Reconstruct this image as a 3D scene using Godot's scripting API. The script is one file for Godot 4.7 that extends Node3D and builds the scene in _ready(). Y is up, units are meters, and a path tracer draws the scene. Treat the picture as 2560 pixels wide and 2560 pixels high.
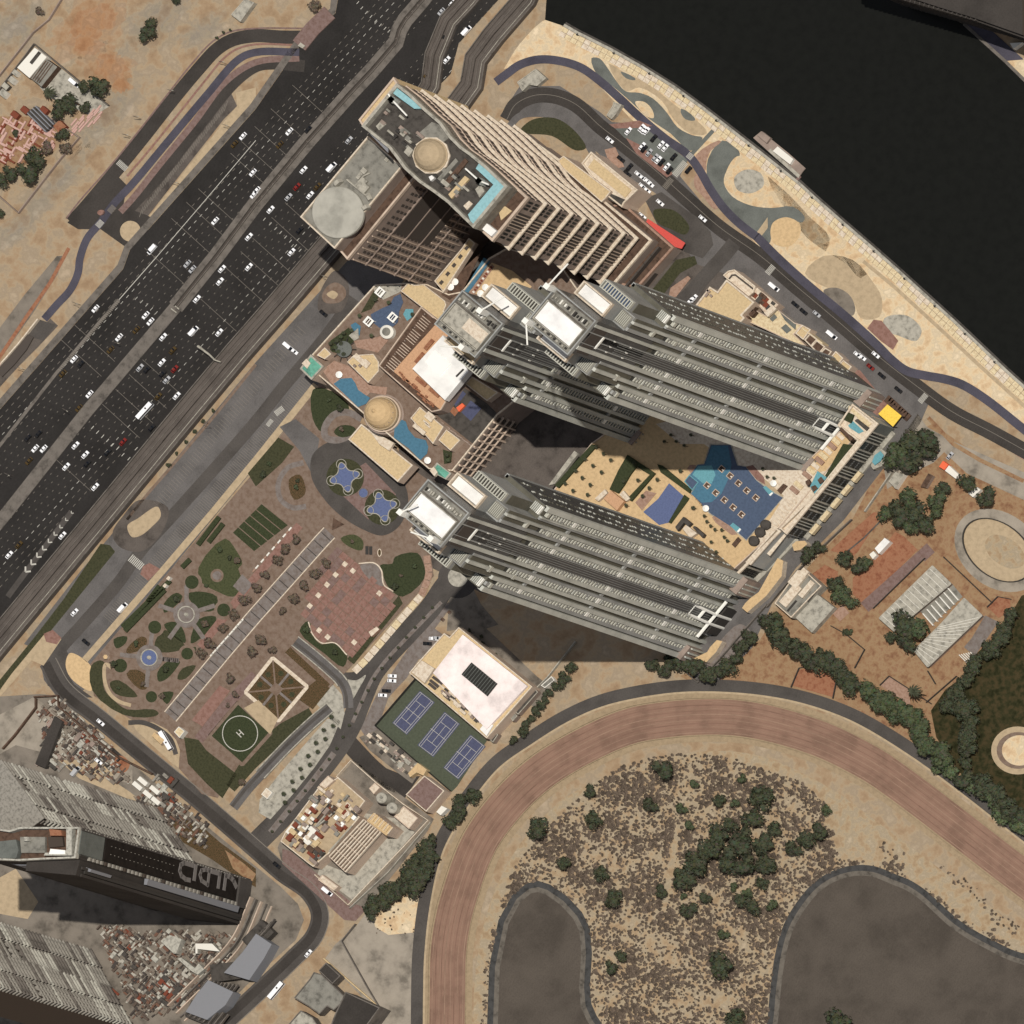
extends Node3D
# Aerial view of a hotel district between a wide highway, a canal and a race course.
# Places are given in photo pixels (2560 wide) on a map of 0.227 m per pixel; x runs east, z runs south.

const S := 0.227
const CAM_H := 12000.0
const LEAN := Vector2(0.4994, 0.1737)    # how far the eye stands off to the east-south-east, per metre of height
const Z := 640.0 / 1932.0

class Mb:
	var v := PackedVector3Array()
	var n := PackedVector3Array()
	var c := PackedColorArray()
	var tint := Color.WHITE
	func tri(a: Vector3, b: Vector3, d: Vector3) -> void:
		var nn := (d - a).cross(b - a)
		if nn.length_squared() < 1e-12: return
		nn = nn.normalized()
		v.append(a); v.append(b); v.append(d)
		n.append(nn); n.append(nn); n.append(nn)
		c.append(tint); c.append(tint); c.append(tint)
	func quad(a: Vector3, b: Vector3, d: Vector3, e: Vector3) -> void:
		tri(a, b, d); tri(a, d, e)
	# ground plan: p in (x, z), extruded from y0 to y1
	func prism(p: PackedVector2Array, y0: float, y1: float, top := true, side := true) -> void:
		var q := p.duplicate()
		if area(q) < 0.0: q.reverse()
		if side:
			for i in q.size():
				var a := q[i]; var b := q[(i + 1) % q.size()]
				quad(Vector3(a.x, y1, a.y), Vector3(a.x, y0, a.y), Vector3(b.x, y0, b.y), Vector3(b.x, y1, b.y))
		if top: flat(q, y1)
	func flat(p: PackedVector2Array, y: float) -> void:
		var t := Geometry2D.triangulate_polygon(p)
		for k in range(0, t.size(), 3):
			var a := p[t[k]]; var b := p[t[k + 1]]; var d := p[t[k + 2]]
			if (b - a).cross(d - a) < 0.0:
				var s := b; b = d; d = s
			tri(Vector3(a.x, y, a.y), Vector3(b.x, y, b.y), Vector3(d.x, y, d.y))
	static func area(p: PackedVector2Array) -> float:
		var s := 0.0
		for i in p.size(): s += p[i].cross(p[(i + 1) % p.size()])
		return s
	# a box with its own axes: centre of the base, x axis direction (in plan), size
	func box(at: Vector3, ax: Vector2, sx: float, sy: float, sz: float) -> void:
		var u := ax.normalized(); var w := Vector2(-u.y, u.x); var o := Vector2(at.x, at.z)
		prism(PackedVector2Array([o - u * sx / 2 - w * sz / 2, o + u * sx / 2 - w * sz / 2, o + u * sx / 2 + w * sz / 2, o - u * sx / 2 + w * sz / 2]), at.y, at.y + sy)
	func bar(a: Vector3, b: Vector3, r: float, sides := 5) -> void:
		var d := (b - a).normalized()
		var u := d.cross(Vector3.UP if absf(d.y) < 0.9 else Vector3.RIGHT).normalized(); var w := d.cross(u)
		for k in sides:
			var p := TAU * k / sides; var q := TAU * (k + 1) / sides
			var e := (u * cos(p) + w * sin(p)) * r; var f := (u * cos(q) + w * sin(q)) * r
			quad(a + e, b + e, b + f, a + f)
			tri(b, b + f, b + e); tri(a, a + e, a + f)
	func ring(p: PackedVector2Array, inset: float, y0: float, y1: float) -> void:
		var q := p.duplicate()
		if area(q) < 0.0: q.reverse()
		var r := Mb.inset_of(q, inset)
		for i in q.size():
			var j := (i + 1) % q.size()
			quad(Vector3(q[i].x, y1, q[i].y), Vector3(q[i].x, y0, q[i].y), Vector3(q[j].x, y0, q[j].y), Vector3(q[j].x, y1, q[j].y))
			quad(Vector3(r[j].x, y1, r[j].y), Vector3(r[j].x, y0, r[j].y), Vector3(r[i].x, y0, r[i].y), Vector3(r[i].x, y1, r[i].y))
			quad(Vector3(q[i].x, y1, q[i].y), Vector3(q[j].x, y1, q[j].y), Vector3(r[j].x, y1, r[j].y), Vector3(r[i].x, y1, r[i].y))
	static func inset_of(p: PackedVector2Array, w: float) -> PackedVector2Array:
		var s := 1.0 if area(p) > 0.0 else -1.0
		var out := PackedVector2Array()
		for i in p.size():
			var a := (p[i] - p[i - 1]).normalized(); var b := (p[(i + 1) % p.size()] - p[i]).normalized()
			var na := Vector2(-a.y, a.x) * s; var nb := Vector2(-b.y, b.x) * s
			var m := (na + nb)
			m = m / maxf(m.length_squared() / 2.0, 0.25)
			out.append(p[i] + m * w)
		return out
	func lathe(at: Vector3, prof: Array, sides := 24) -> void:    # prof: [radius, height] pairs from the bottom up
		for i in prof.size() - 1:
			for k in sides:
				var p := TAU * k / sides; var q := TAU * (k + 1) / sides
				var r0: float = prof[i][0]; var y0: float = prof[i][1]; var r1: float = prof[i + 1][0]; var y1: float = prof[i + 1][1]
				quad(at + Vector3(r1 * cos(p), y1, r1 * sin(p)), at + Vector3(r0 * cos(p), y0, r0 * sin(p)), at + Vector3(r0 * cos(q), y0, r0 * sin(q)), at + Vector3(r1 * cos(q), y1, r1 * sin(q)))
	func add(o: Mb, t: Transform3D) -> void:
		for i in o.v.size():
			v.append(t * o.v[i]); n.append((t.basis * o.n[i]).normalized()); c.append(o.c[i] * tint)
	func mesh(off := Vector3.ZERO) -> ArrayMesh:
		var a := []; a.resize(Mesh.ARRAY_MAX)
		var w := v
		if off != Vector3.ZERO:
			w = PackedVector3Array(); w.resize(v.size())
			for i in v.size(): w[i] = v[i] - off
		a[Mesh.ARRAY_VERTEX] = w; a[Mesh.ARRAY_NORMAL] = n; a[Mesh.ARRAY_COLOR] = c
		var m := ArrayMesh.new()
		if v.size(): m.add_surface_from_arrays(Mesh.PRIMITIVE_TRIANGLES, a)
		return m

var M := {}
var used := {}
var rng := RandomNumberGenerator.new()
var V := Vector2(0.766, 0.643)      # the hotel quarter's own axes
var U := Vector2(0.643, -0.766)

# ---- places -------------------------------------------------------------------------------------------------------
func w2(px: Vector2) -> Vector2: return (px - Vector2(1280, 1280)) * S
func W(px: Vector2, h := 0.0) -> Vector3:      # the point at height h on the sight line over that map place
	var g := w2(px); var k := h / CAM_H
	return Vector3(g.x + (LEAN.x * CAM_H - g.x) * k, h, g.y + (LEAN.y * CAM_H - g.y) * k)
func G(px: Vector2, h: float) -> Vector2:      # plan position (metres) of a roof point seen at px at height h
	var p := W(px, h); return Vector2(p.x, p.z)
func plan(poly: PackedVector2Array, h := 0.0) -> PackedVector2Array:
	var o := PackedVector2Array()
	for p in poly: o.append(G(p, h))
	return o
func C(ox: float, oy: float, k: float, a: Array) -> PackedVector2Array:    # crop coordinates to map pixels
	var o := PackedVector2Array()
	for i in range(0, a.size(), 2): o.append(Vector2(ox + a[i] / k, oy + a[i + 1] / k))
	return o
func T(c: int, r: int, a: Array) -> PackedVector2Array: return C(c * 640, r * 640, 1.0 / Z, a)
func N(a: Array) -> PackedVector2Array: return C(0, 0, 1.0, a)
func F(a: Array) -> PackedVector2Array: return C(0, 0, 1932.0 / 2560.0, a)
func t1(c: int, r: int, x: float, y: float) -> Vector2: return Vector2(c * 640 + x * Z, r * 640 + y * Z)
func circ(c: Vector2, r: float, n := 28, ry := -1.0, turn := 0.0) -> PackedVector2Array:
	var o := PackedVector2Array()
	for i in n: o.append(c + Vector2(r * cos(TAU * i / n), (ry if ry > 0 else r) * sin(TAU * i / n)).rotated(turn))
	return o
func rectp(c: Vector2, ax: Vector2, a: float, b: float) -> PackedVector2Array:
	var u := ax.normalized(); var w := Vector2(-u.y, u.x)
	return PackedVector2Array([c - u * a / 2 - w * b / 2, c + u * a / 2 - w * b / 2, c + u * a / 2 + w * b / 2, c - u * a / 2 + w * b / 2])
func smooth(p: PackedVector2Array, closed := false, k := 6) -> PackedVector2Array:
	var o := PackedVector2Array(); var n := p.size()
	for i in (n if closed else n - 1):
		var a := p[(i - 1 + n) % n] if closed or i > 0 else p[0] * 2 - p[1]
		var b := p[i]; var c := p[(i + 1) % n]
		var d := p[(i + 2) % n] if closed or i + 2 < n else p[n - 1] * 2 - p[n - 2]
		var tb := maxf(sqrt(b.distance_to(c)), 0.01)
		for j in k: o.append(b.cubic_interpolate_in_time(c, a, d, float(j) / k, tb, -maxf(sqrt(a.distance_to(b)), 0.01), tb + maxf(sqrt(c.distance_to(d)), 0.01)))
	if not closed: o.append(p[n - 1])
	return o
func band(p: PackedVector2Array, w: float, w1 := -1.0) -> PackedVector2Array:     # outline of a strip along p
	var l := PackedVector2Array(); var r := PackedVector2Array(); var n := p.size()
	for i in n:
		var d := (p[mini(i + 1, n - 1)] - p[maxi(i - 1, 0)]).normalized(); var q := Vector2(-d.y, d.x)
		var ww := w if w1 < 0 else lerpf(w, w1, float(i) / (n - 1))
		l.append(p[i] + q * ww / 2); r.append(p[i] - q * ww / 2)
	r.reverse(); l.append_array(r); return l
func off_line(p: PackedVector2Array, d: float) -> PackedVector2Array:
	var o := PackedVector2Array(); var n := p.size()
	for i in n:
		var t := (p[mini(i + 1, n - 1)] - p[maxi(i - 1, 0)]).normalized()
		o.append(p[i] + Vector2(-t.y, t.x) * d)
	return o

# ---- objects ------------------------------------------------------------------------------------------------------
func numbered(called: String) -> String:
	used[called] = used.get(called, -1) + 1
	return called if used[called] == 0 else "%s_%03d" % [called, used[called]]
func tag(o: Node3D, label: String, category: String, group := "") -> Node3D:
	o.set_meta("label", label); o.set_meta("category", category)
	if group != "": o.set_meta("group", group)
	return o
func thing(called: String, label: String, category: String, at: Vector3, group := "") -> Node3D:
	var o := Node3D.new(); o.name = numbered(called); add_child(o); o.position = at
	return tag(o, label, category, group)
func put(called: String, b: Mb, m: Material, parent: Node3D = null, label := "") -> MeshInstance3D:
	var o := MeshInstance3D.new(); o.material_override = m
	if parent == null:
		o.name = numbered(called); add_child(o); o.mesh = b.mesh()
	else:
		o.name = called
		var off := Vector3.ZERO; var q: Node3D = parent
		while q != self: off += q.position; q = q.get_parent()
		parent.add_child(o, true); o.mesh = b.mesh(off)
	if label != "": o.set_meta("label", label)
	return o
func stuff(o: Node3D) -> Node3D: o.set_meta("kind", "stuff"); return o
func lay(called: String, px: PackedVector2Array, h: float, m: Material, kind := "structure") -> MeshInstance3D:    # a level sheet of ground
	var b := Mb.new(); b.flat(plan(px, 0.0), h)
	var o := put(called, b, m); o.set_meta("kind", kind); return o
func road(called: String, p: PackedVector2Array, w: float, h: float, m: Material, w1 := -1.0) -> MeshInstance3D:
	var b := Mb.new(); strip_into(b, p, w, h, w1)
	var o := put(called, b, m); o.set_meta("kind", "structure"); return o
func strip_into(b: Mb, p: PackedVector2Array, w: float, h: float, w1 := -1.0) -> void:
	var e := band(p, w, w1); var n := p.size()
	for i in n - 1:
		var q := plan(PackedVector2Array([e[i], e[i + 1], e[2 * n - 2 - i], e[2 * n - 1 - i]]))
		b.quad(Vector3(q[3].x, h, q[3].y), Vector3(q[2].x, h, q[2].y), Vector3(q[1].x, h, q[1].y), Vector3(q[0].x, h, q[0].y))
func wall_into(b: Mb, p: PackedVector2Array, w_m: float, h0: float, h1: float) -> void:
	var g := plan(p); var e := band(g, w_m); var n := p.size()
	for i in n - 1: b.prism(PackedVector2Array([e[i], e[i + 1], e[2 * n - 2 - i], e[2 * n - 1 - i]]), h0, h1)
func wall(called: String, label: String, cat: String, p: PackedVector2Array, w_m: float, h1: float, m: Material, h0 := 0.0) -> Node3D:
	var b := Mb.new(); wall_into(b, p, w_m, h0, h1)
	return tag(put(called, b, m), label, cat)
func centre(p: PackedVector2Array) -> Vector2:
	var s := Vector2.ZERO
	for q in p: s += q
	return s / p.size()
# a building part: walls and a roof with a parapet; px is the roof outline as the photo shows it at height h1
func block(t: Node3D, px: PackedVector2Array, h0: float, h1: float, wall_m: Material, roof_m: Material, para := 0.9, pw := 0.5, para_m: Material = null) -> PackedVector2Array:
	var g := plan(px, h1)
	return block_g(t, g, h0, h1, wall_m, roof_m, para, pw, para_m)
func block_g(t: Node3D, g: PackedVector2Array, h0: float, h1: float, wall_m: Material, roof_m: Material, para := 0.9, pw := 0.5, para_m: Material = null) -> PackedVector2Array:
	var b := Mb.new(); b.prism(g, h0, h1, false); put("wall", b, wall_m, t)
	var r := Mb.new(); r.flat(g, h1); put("roof", r, roof_m, t)
	if para > 0.0:
		var q := Mb.new(); q.ring(g, pw, h1 - 0.02, h1 + para); put("parapet", q, para_m if para_m else wall_m, t)
	return g
func house(called: String, label: String, cat: String, px: PackedVector2Array, h0: float, h1: float, wall_m: Material, roof_m: Material, para := 0.9, pw := 0.5, para_m: Material = null, group := "") -> Node3D:
	var c := G(centre(px), h1)
	var t := thing(called, label, cat, Vector3(c.x, h0, c.y), group)
	block(t, px, h0, h1, wall_m, roof_m, para, pw, para_m)
	return t
func boxes_on(t: Node3D, called: String, list: Array, h: float, m: Material, ax: Vector2) -> void:   # [px, py, length, width, height] roof boxes, in photo pixels and metres
	for k in list:
		var b := Mb.new(); var g := G(Vector2(k[0], k[1]), h)
		b.box(Vector3(g.x, h, g.y), ax, k[2], k[4], k[3]); put(called, b, m, t)

# ---- materials ----------------------------------------------------------------------------------------------------
func noise(freq: float, seed_: int, ramp: Array, size := 512, oct := 5, kind := FastNoiseLite.TYPE_SIMPLEX_SMOOTH) -> NoiseTexture2D:
	var f := FastNoiseLite.new(); f.seed = seed_; f.frequency = freq; f.noise_type = kind; f.fractal_octaves = oct; f.fractal_gain = 0.62
	var g := Gradient.new(); g.offsets = PackedFloat32Array(); g.colors = PackedColorArray()
	var offs := PackedFloat32Array(); var cols := PackedColorArray()
	for r in ramp:
		offs.append(r[0]); cols.append(r[1] if r[1] is Color else Color(r[1], r[1], r[1]))
	g.offsets = offs; g.colors = cols
	var t := NoiseTexture2D.new(); t.width = size; t.height = size; t.seamless = true; t.noise = f; t.color_ramp = g; t.normalize = true
	return t
func mat(key: String, r: float, g: float, b: float, rough := 0.9, tex := "fine", span := 60.0, tex2 := "", span2 := 9.0, metal := 0.0) -> StandardMaterial3D:
	var m := StandardMaterial3D.new(); m.resource_name = key
	m.albedo_color = Color(r / 255.0, g / 255.0, b / 255.0); m.roughness = rough; m.metallic = metal
	m.metallic_specular = 0.25
	if tex != "":
		m.albedo_texture = TX[tex]; m.uv1_triplanar = true; m.uv1_world_triplanar = true; m.uv1_scale = Vector3.ONE / span
		if tex2 != "":
			m.detail_enabled = true; m.detail_albedo = TX[tex2]; m.detail_blend_mode = BaseMaterial3D.BLEND_MODE_MUL
			m.detail_uv_layer = BaseMaterial3D.DETAIL_UV_2; m.uv2_triplanar = true; m.uv2_world_triplanar = true; m.uv2_scale = Vector3.ONE / span2
	M[key] = m; return m
func leafy(key: String, r: float, g: float, b: float) -> void:
	var m := mat(key, r, g, b, 0.85, ""); m.vertex_color_use_as_albedo = true; m.vertex_color_is_srgb = false
	m.backlight_enabled = true; m.backlight = Color(0.12, 0.12, 0.06)
var TX := {}

func _ready() -> void:
	rng.seed = 4
	var cam := Camera3D.new(); cam.name = "camera"; add_child(cam)
	cam.projection = Camera3D.PROJECTION_FRUSTUM
	cam.near = 4000.0; cam.far = 40000.0
	cam.size = 2560.0 * S * cam.near / CAM_H
	cam.frustum_offset = Vector2(-LEAN.x, LEAN.y) * cam.near
	cam.position = Vector3(LEAN.x * CAM_H, CAM_H, LEAN.y * CAM_H)
	cam.rotation_degrees = Vector3(-90, 0, 0)
	var env := Environment.new()
	env.background_mode = Environment.BG_SKY
	var sky := Sky.new(); var sm := ProceduralSkyMaterial.new()
	sm.sky_top_color = Color(0.52, 0.53, 0.56); sm.sky_horizon_color = Color(0.68, 0.67, 0.66); sm.sky_curve = 0.2
	sm.ground_bottom_color = Color(0.40, 0.35, 0.29); sm.ground_horizon_color = Color(0.55, 0.50, 0.44)
	sm.sun_angle_max = 4.0
	sm.energy_multiplier = 0.92
	sky.sky_material = sm; env.sky = sky
	env.tonemap_mode = Environment.TONE_MAPPER_LINEAR
	env.tonemap_exposure = 1.0
	env.sdfgi_enabled = true; env.ssao_enabled = true; env.ssil_enabled = true
	var we := WorldEnvironment.new(); we.name = "world_environment"; we.environment = env; add_child(we)
	var sun := DirectionalLight3D.new(); sun.name = "sun"; add_child(sun)
	sun.light_energy = 1.10; sun.light_color = Color(1.0, 0.97, 0.925); sun.light_angular_distance = 0.5; sun.shadow_enabled = true
	sun.look_at_from_position(Vector3.ZERO, Vector3(-0.42, -1.0, 0.0), Vector3(0, 0, 1))

	textures(); materials()
	ground(); highway(); north_west(); hotel_roads(); garden(); promenade(); race_course(); riding_school()
	tower_blocks(); curved_hotel(); podium(); beach_club(); canal_side_block(); long_block()
	sports_hall(); plant_yard(); building_site()
	vehicles(); trees(); small_things()

func textures() -> void:
	TX.fine = noise(0.03, 3, [[0.0, 0.86], [0.5, 0.95], [1.0, 1.0]])
	TX.grain = noise(0.12, 8, [[0.0, 0.82], [0.5, 0.95], [1.0, 1.0]], 512, 3)
	TX.patch = noise(0.006, 5, [[0.15, 0.85], [0.5, 0.95], [0.85, 1.0]], 512, 5)
	TX.dirt = noise(0.010, 11, [[0.1, 0.70], [0.4, 0.90], [0.6, 0.96], [0.9, 1.0]], 512, 6)
	TX.sand = noise(0.007, 21, [[0.1, Color(0.84, 0.77, 0.70)], [0.36, Color(0.92, 0.86, 0.79)], [0.5, Color(0.95, 0.92, 0.87)], [0.64, Color(0.88, 0.86, 0.83)], [0.9, Color(1.0, 0.98, 0.95)]], 1024, 6)
	TX.earth = noise(0.009, 31, [[0.1, Color(0.80, 0.68, 0.62)], [0.4, Color(0.94, 0.86, 0.78)], [0.6, Color(0.99, 0.95, 0.87)], [0.9, Color(0.91, 0.80, 0.74)]], 1024, 6)
	TX.lawn = noise(0.03, 41, [[0.1, Color(0.74, 0.74, 0.68)], [0.5, Color(0.90, 0.92, 0.86)], [0.9, Color(1.0, 0.97, 0.90)]], 512, 5)
	TX.pave = noise(0.02, 51, [[0.1, Color(0.85, 0.81, 0.78)], [0.5, Color(0.95, 0.93, 0.92)], [0.9, Color(1.0, 1.0, 1.0)]], 512, 5)
	TX.weed = noise(0.02, 61, [[0.15, Color(0.55, 0.57, 0.46)], [0.45, Color(0.76, 0.76, 0.66)], [0.62, Color(0.92, 0.83, 0.74)], [0.9, Color(1.0, 0.92, 0.84)]], 1024, 6)

func materials() -> void:
	mat("sand_ground", 184, 170, 151, 0.95, "sand", 120.0, "grain", 11.0)
	mat("pale_sand", 240, 226, 200, 0.95, "sand", 70.0, "grain", 9.0)
	mat("infield_sand", 188, 176, 156, 0.95, "sand", 60.0, "grain", 9.0)
	mat("bright_sand", 236, 220, 192, 0.95, "sand", 60.0, "grain", 9.0)
	mat("tan_sand", 198, 178, 148, 0.95, "fine", 60.0, "grain", 9.0)
	mat("beach_sand", 226, 196, 152, 0.95, "fine", 40.0, "grain", 7.0)
	mat("dust_track", 172, 163, 150, 0.95, "dirt", 90.0, "grain", 12.0)
	mat("grey_dirt", 140, 132, 122, 0.95, "dirt", 70.0, "grain", 10.0)
	mat("red_earth", 164, 143, 122, 0.95, "earth", 70.0, "grain", 9.0)
	mat("rust_earth", 164, 124, 106, 0.95, "earth", 45.0, "grain", 9.0)
	mat("asphalt_dark", 54, 52, 51, 0.9, "patch", 130.0, "fine", 24.0)
	mat("asphalt_mid", 72, 68, 65, 0.9, "patch", 90.0, "fine", 20.0)
	mat("asphalt", 90, 86, 83, 0.9, "patch", 80.0, "fine", 18.0)
	mat("asphalt_pale", 112, 109, 108, 0.9, "patch", 60.0, "fine", 16.0)
	mat("asphalt_worn", 104, 97, 92, 0.9, "dirt", 70.0, "fine", 16.0)
	mat("cycle_path", 86, 84, 96, 0.9, "patch", 60.0, "fine", 14.0)
	mat("slate_green", 116, 120, 116, 0.9, "patch", 40.0, "fine", 12.0)
	mat("pink_paving", 138, 118, 114, 0.9, "pave", 30.0, "grain", 6.0)
	mat("red_paving", 154, 122, 113, 0.9, "pave", 30.0, "grain", 6.0)
	mat("salmon_paving", 178, 150, 134, 0.9, "pave", 24.0, "grain", 6.0)
	mat("garden_paving", 138, 122, 110, 0.9, "pave", 40.0, "grain", 7.0)
	mat("grey_paving", 136, 130, 127, 0.9, "pave", 40.0, "grain", 7.0)
	mat("dark_joint", 70, 66, 62, 0.9, "")
	mat("concrete", 122, 116, 110, 0.9, "dirt", 40.0, "fine", 12.0)
	mat("deck_concrete", 104, 97, 92, 0.9, "patch", 60.0, "fine", 12.0)
	mat("pale_concrete", 188, 184, 172, 0.9, "dirt", 24.0, "fine", 8.0)
	mat("cream_stone", 236, 226, 208, 0.85, "pave", 24.0, "grain", 6.0)
	mat("promenade_stone", 236, 222, 186, 0.85, "pave", 20.0, "grain", 5.0)
	mat("tan_roof", 226, 202, 160, 0.9, "fine", 30.0, "grain", 6.0)
	mat("salmon_roof", 220, 176, 140, 0.9, "fine", 24.0, "grain", 6.0)
	mat("deck_white", 250, 250, 250, 0.7, "fine", 240.0)
	for k in 4:
		var e := Color8(184, 170, 151).lerp(Color8(182, 142, 112), (k + 1) * 0.2)
		mat("stain_%d" % k, e.r8, e.g8, e.b8, 0.95, "sand", 120.0, "grain", 11.0)
		e = Color8(184, 170, 151).lerp(Color8(166, 160, 150), (k + 1) * 0.24)
		mat("grey_stain_%d" % k, e.r8, e.g8, e.b8, 0.95, "sand", 120.0, "grain", 11.0)
	mat("white_roof", 248, 248, 246, 0.7, "fine", 240.0)
	mat("white_paint", 246, 246, 242, 0.6, "")
	mat("soft_white", 226, 224, 216, 0.8, "")
	mat("pinkish_roof", 250, 238, 236, 0.8, "patch", 50.0)
	mat("grey_roof", 150, 148, 140, 0.9, "dirt", 40.0, "grain", 8.0)
	mat("pad_grey", 188, 186, 176, 0.9, "patch", 50.0, "grain", 8.0)
	mat("dark_roof", 88, 84, 80, 0.9, "dirt", 30.0, "fine", 8.0)
	mat("brown_roof", 104, 84, 72, 0.9, "dirt", 20.0, "fine", 6.0)
	mat("aqua_panel", 150, 196, 204, 0.45, "fine", 40.0)
	mat("teal_copper", 112, 178, 158, 0.6, "dirt", 18.0)
	mat("blue_glass", 70, 88, 120, 0.25, "")
	mat("stone_wall", 218, 198, 180, 0.85, "patch", 40.0, "fine", 9.0)
	mat("brown_wall", 164, 148, 138, 0.85, "patch", 40.0, "fine", 9.0)
	mat("dark_pane_and_shade", 78, 72, 68, 0.8, "")  # dark tone shared by windows and by shade painted onto gaps
	mat("window_glass", 52, 52, 50, 0.3, "")
	mat("tower_cladding", 208, 210, 202, 0.75, "patch", 60.0, "fine", 9.0)
	mat("tower_grey", 172, 174, 172, 0.75, "patch", 60.0, "fine", 9.0)
	mat("tower_glass", 88, 88, 88, 0.35, "patch", 40.0)
	mat("tower_brown", 104, 102, 92, 0.6, "patch", 40.0)
	mat("tower_slab", 184, 184, 174, 0.7, "")
	mat("steel_white", 238, 238, 232, 0.5, "", 1.0, "", 1.0, 0.0)
	mat("dark_metal", 62, 60, 58, 0.5, "")
	mat("pool_deep", 84, 98, 122, 0.12, "fine", 30.0)
	mat("pool_water", 82, 124, 148, 0.12, "fine", 30.0)
	mat("pool_shallow", 110, 166, 178, 0.12, "fine", 20.0)
	mat("fountain_water", 100, 112, 150, 0.15, "fine", 20.0)
	mat("canal_water", 27, 28, 26, 0.25, "fine", 120.0)
	mat("clay_bed", 93, 86, 79, 0.95, "patch", 110.0, "fine", 18.0)
	mat("clay_bank", 118, 112, 104, 0.95, "dirt", 30.0, "grain", 8.0)
	mat("clay_rim", 80, 80, 80, 0.95, "dirt", 30.0, "grain", 8.0)
	mat("lawn", 86, 90, 68, 0.95, "lawn", 22.0, "grain", 5.0)
	mat("dark_lawn", 70, 76, 58, 0.95, "lawn", 22.0, "grain", 5.0)
	mat("dry_bed", 112, 98, 82, 0.95, "weed", 18.0, "grain", 5.0)
	mat("weedy_field", 76, 75, 58, 0.95, "weed", 110.0, "grain", 8.0)
	mat("verge", 78, 78, 62, 0.95, "lawn", 26.0, "grain", 6.0)
	mat("court_green", 84, 90, 76, 0.9, "fine", 30.0)
	mat("court_blue", 84, 88, 114, 0.9, "fine", 30.0)
	mat("marking", 200, 198, 190, 0.8, "grain", 6.0)
	mat("faint_marking", 132, 126, 118, 0.9, "grain", 6.0)
	mat("track_dirt", 152, 122, 106, 0.95, "patch", 60.0, "grain", 9.0)
	mat("track_rake_dark", 142, 112, 98, 0.95, "patch", 50.0, "grain", 7.0)
	mat("track_rake_pale", 162, 134, 116, 0.95, "patch", 50.0, "grain", 7.0)
	mat("track_sand", 176, 156, 128, 0.95, "fine", 50.0, "grain", 8.0)
	mat("timber_pink", 206, 170, 160, 0.85, "grain", 3.0)
	mat("rust_brown", 128, 72, 56, 0.85, "grain", 3.0)
	mat("slate_sheet", 140, 142, 148, 0.6, "grain", 4.0)
	mat("red_awning", 214, 92, 84, 0.8, "fine", 12.0)
	mat("yellow_canopy", 250, 214, 92, 0.7, "fine", 20.0)
	mat("orange_sheet", 232, 110, 76, 0.7, "")
	mat("site_cloth", 44, 39, 36, 0.9, "dirt", 40.0, "fine", 9.0)
	mat("banner_letter", 122, 118, 116, 0.9, "")
	mat("site_slab", 150, 146, 138, 0.9, "dirt", 12.0)
	mat("site_shade_tone", 74, 66, 60, 0.95, "")  # shade inside the open storeys, put into a flat dark colour
	mat("site_pale", 186, 184, 174, 0.9, "dirt", 14.0)
	mat("white_car", 244, 246, 250, 0.3, ""); mat("silver_car", 176, 178, 182, 0.3, ""); mat("black_car", 30, 29, 30, 0.3, "")
	mat("red_car", 122, 36, 30, 0.3, ""); mat("bronze_car", 74, 58, 26, 0.35, "")
	mat("car_glass", 24, 28, 36, 0.1, ""); mat("tyre", 22, 22, 22, 0.9, "")
	mat("bark", 96, 78, 62, 0.95, "")
	mat("rubble", 255, 255, 255, 0.95, "").vertex_color_use_as_albedo = true
	leafy("leaf_dark", 72, 76, 60); leafy("leaf_green", 80, 88, 66); leafy("leaf_dry", 108, 96, 85); leafy("leaf_light", 92, 102, 76)
	for k in ["white_car", "silver_car", "black_car", "red_car", "bronze_car"]:
		M[k].clearcoat_enabled = true; M[k].clearcoat = 0.5

# ---- ground and water ---------------------------------------------------------------------------------------------
func ground() -> void:
	lay("ground", N([-9000, -9000, 11500, -9000, 11500, 11500, -9000, 11500]), 0.0, M.sand_ground)
	var canal := T(2, 0, [300, -600, 250, 150, 400, 200, 720, 370, 960, 510, 1200, 660, 1420, 820, 1640, 990, 1860, 1160])
	canal.append_array(T(3, 0, [210, 1370, 330, 1490, 540, 1680, 750, 1860]))
	canal.append_array(T(3, 1, [970, 110, 1170, 300, 1380, 490, 1580, 680, 1780, 870, 2100, 1150, 3600, 2500, 6000, 4000]))
	canal.append_array(T(3, 0, [6000, 4200, 3400, 2000, 1932, 600, 1790, 460, 1480, 180, 1090, 40, 700, -600]))
	lay("canal_water", canal, 0.1, M.canal_water)
	# soft stained patches of open ground, each its own dirt
	stain("stain", t1(0, 0, 690, 190), 95.0, 52.0, -0.6, 1); stain("stain", t1(0, 0, 830, 500), 62.0, 48.0, 0.4, 2); stain("stain", t1(0, 0, 640, 330), 60.0, 40.0, 0.2, 3); stain("stain", t1(0, 0, 900, 620), 40.0, 26.0, 0.9, 9)
	stain("grey_stain", t1(0, 0, 120, 190), 90.0, 60.0, -0.7, 4); stain("grey_stain", t1(0, 0, 1180, 150), 110.0, 50.0, -0.8, 5); stain("grey_stain", t1(0, 0, 800, 870), 130.0, 36.0, -0.82, 6); stain("grey_stain", t1(0, 0, 420, 1390), 130.0, 34.0, -0.8, 7); stain("grey_stain", t1(0, 0, 1520, 230), 70.0, 34.0, -0.6, 8); stain("grey_stain", t1(0, 0, 150, 1700), 90.0, 30.0, -0.75, 10)

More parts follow.
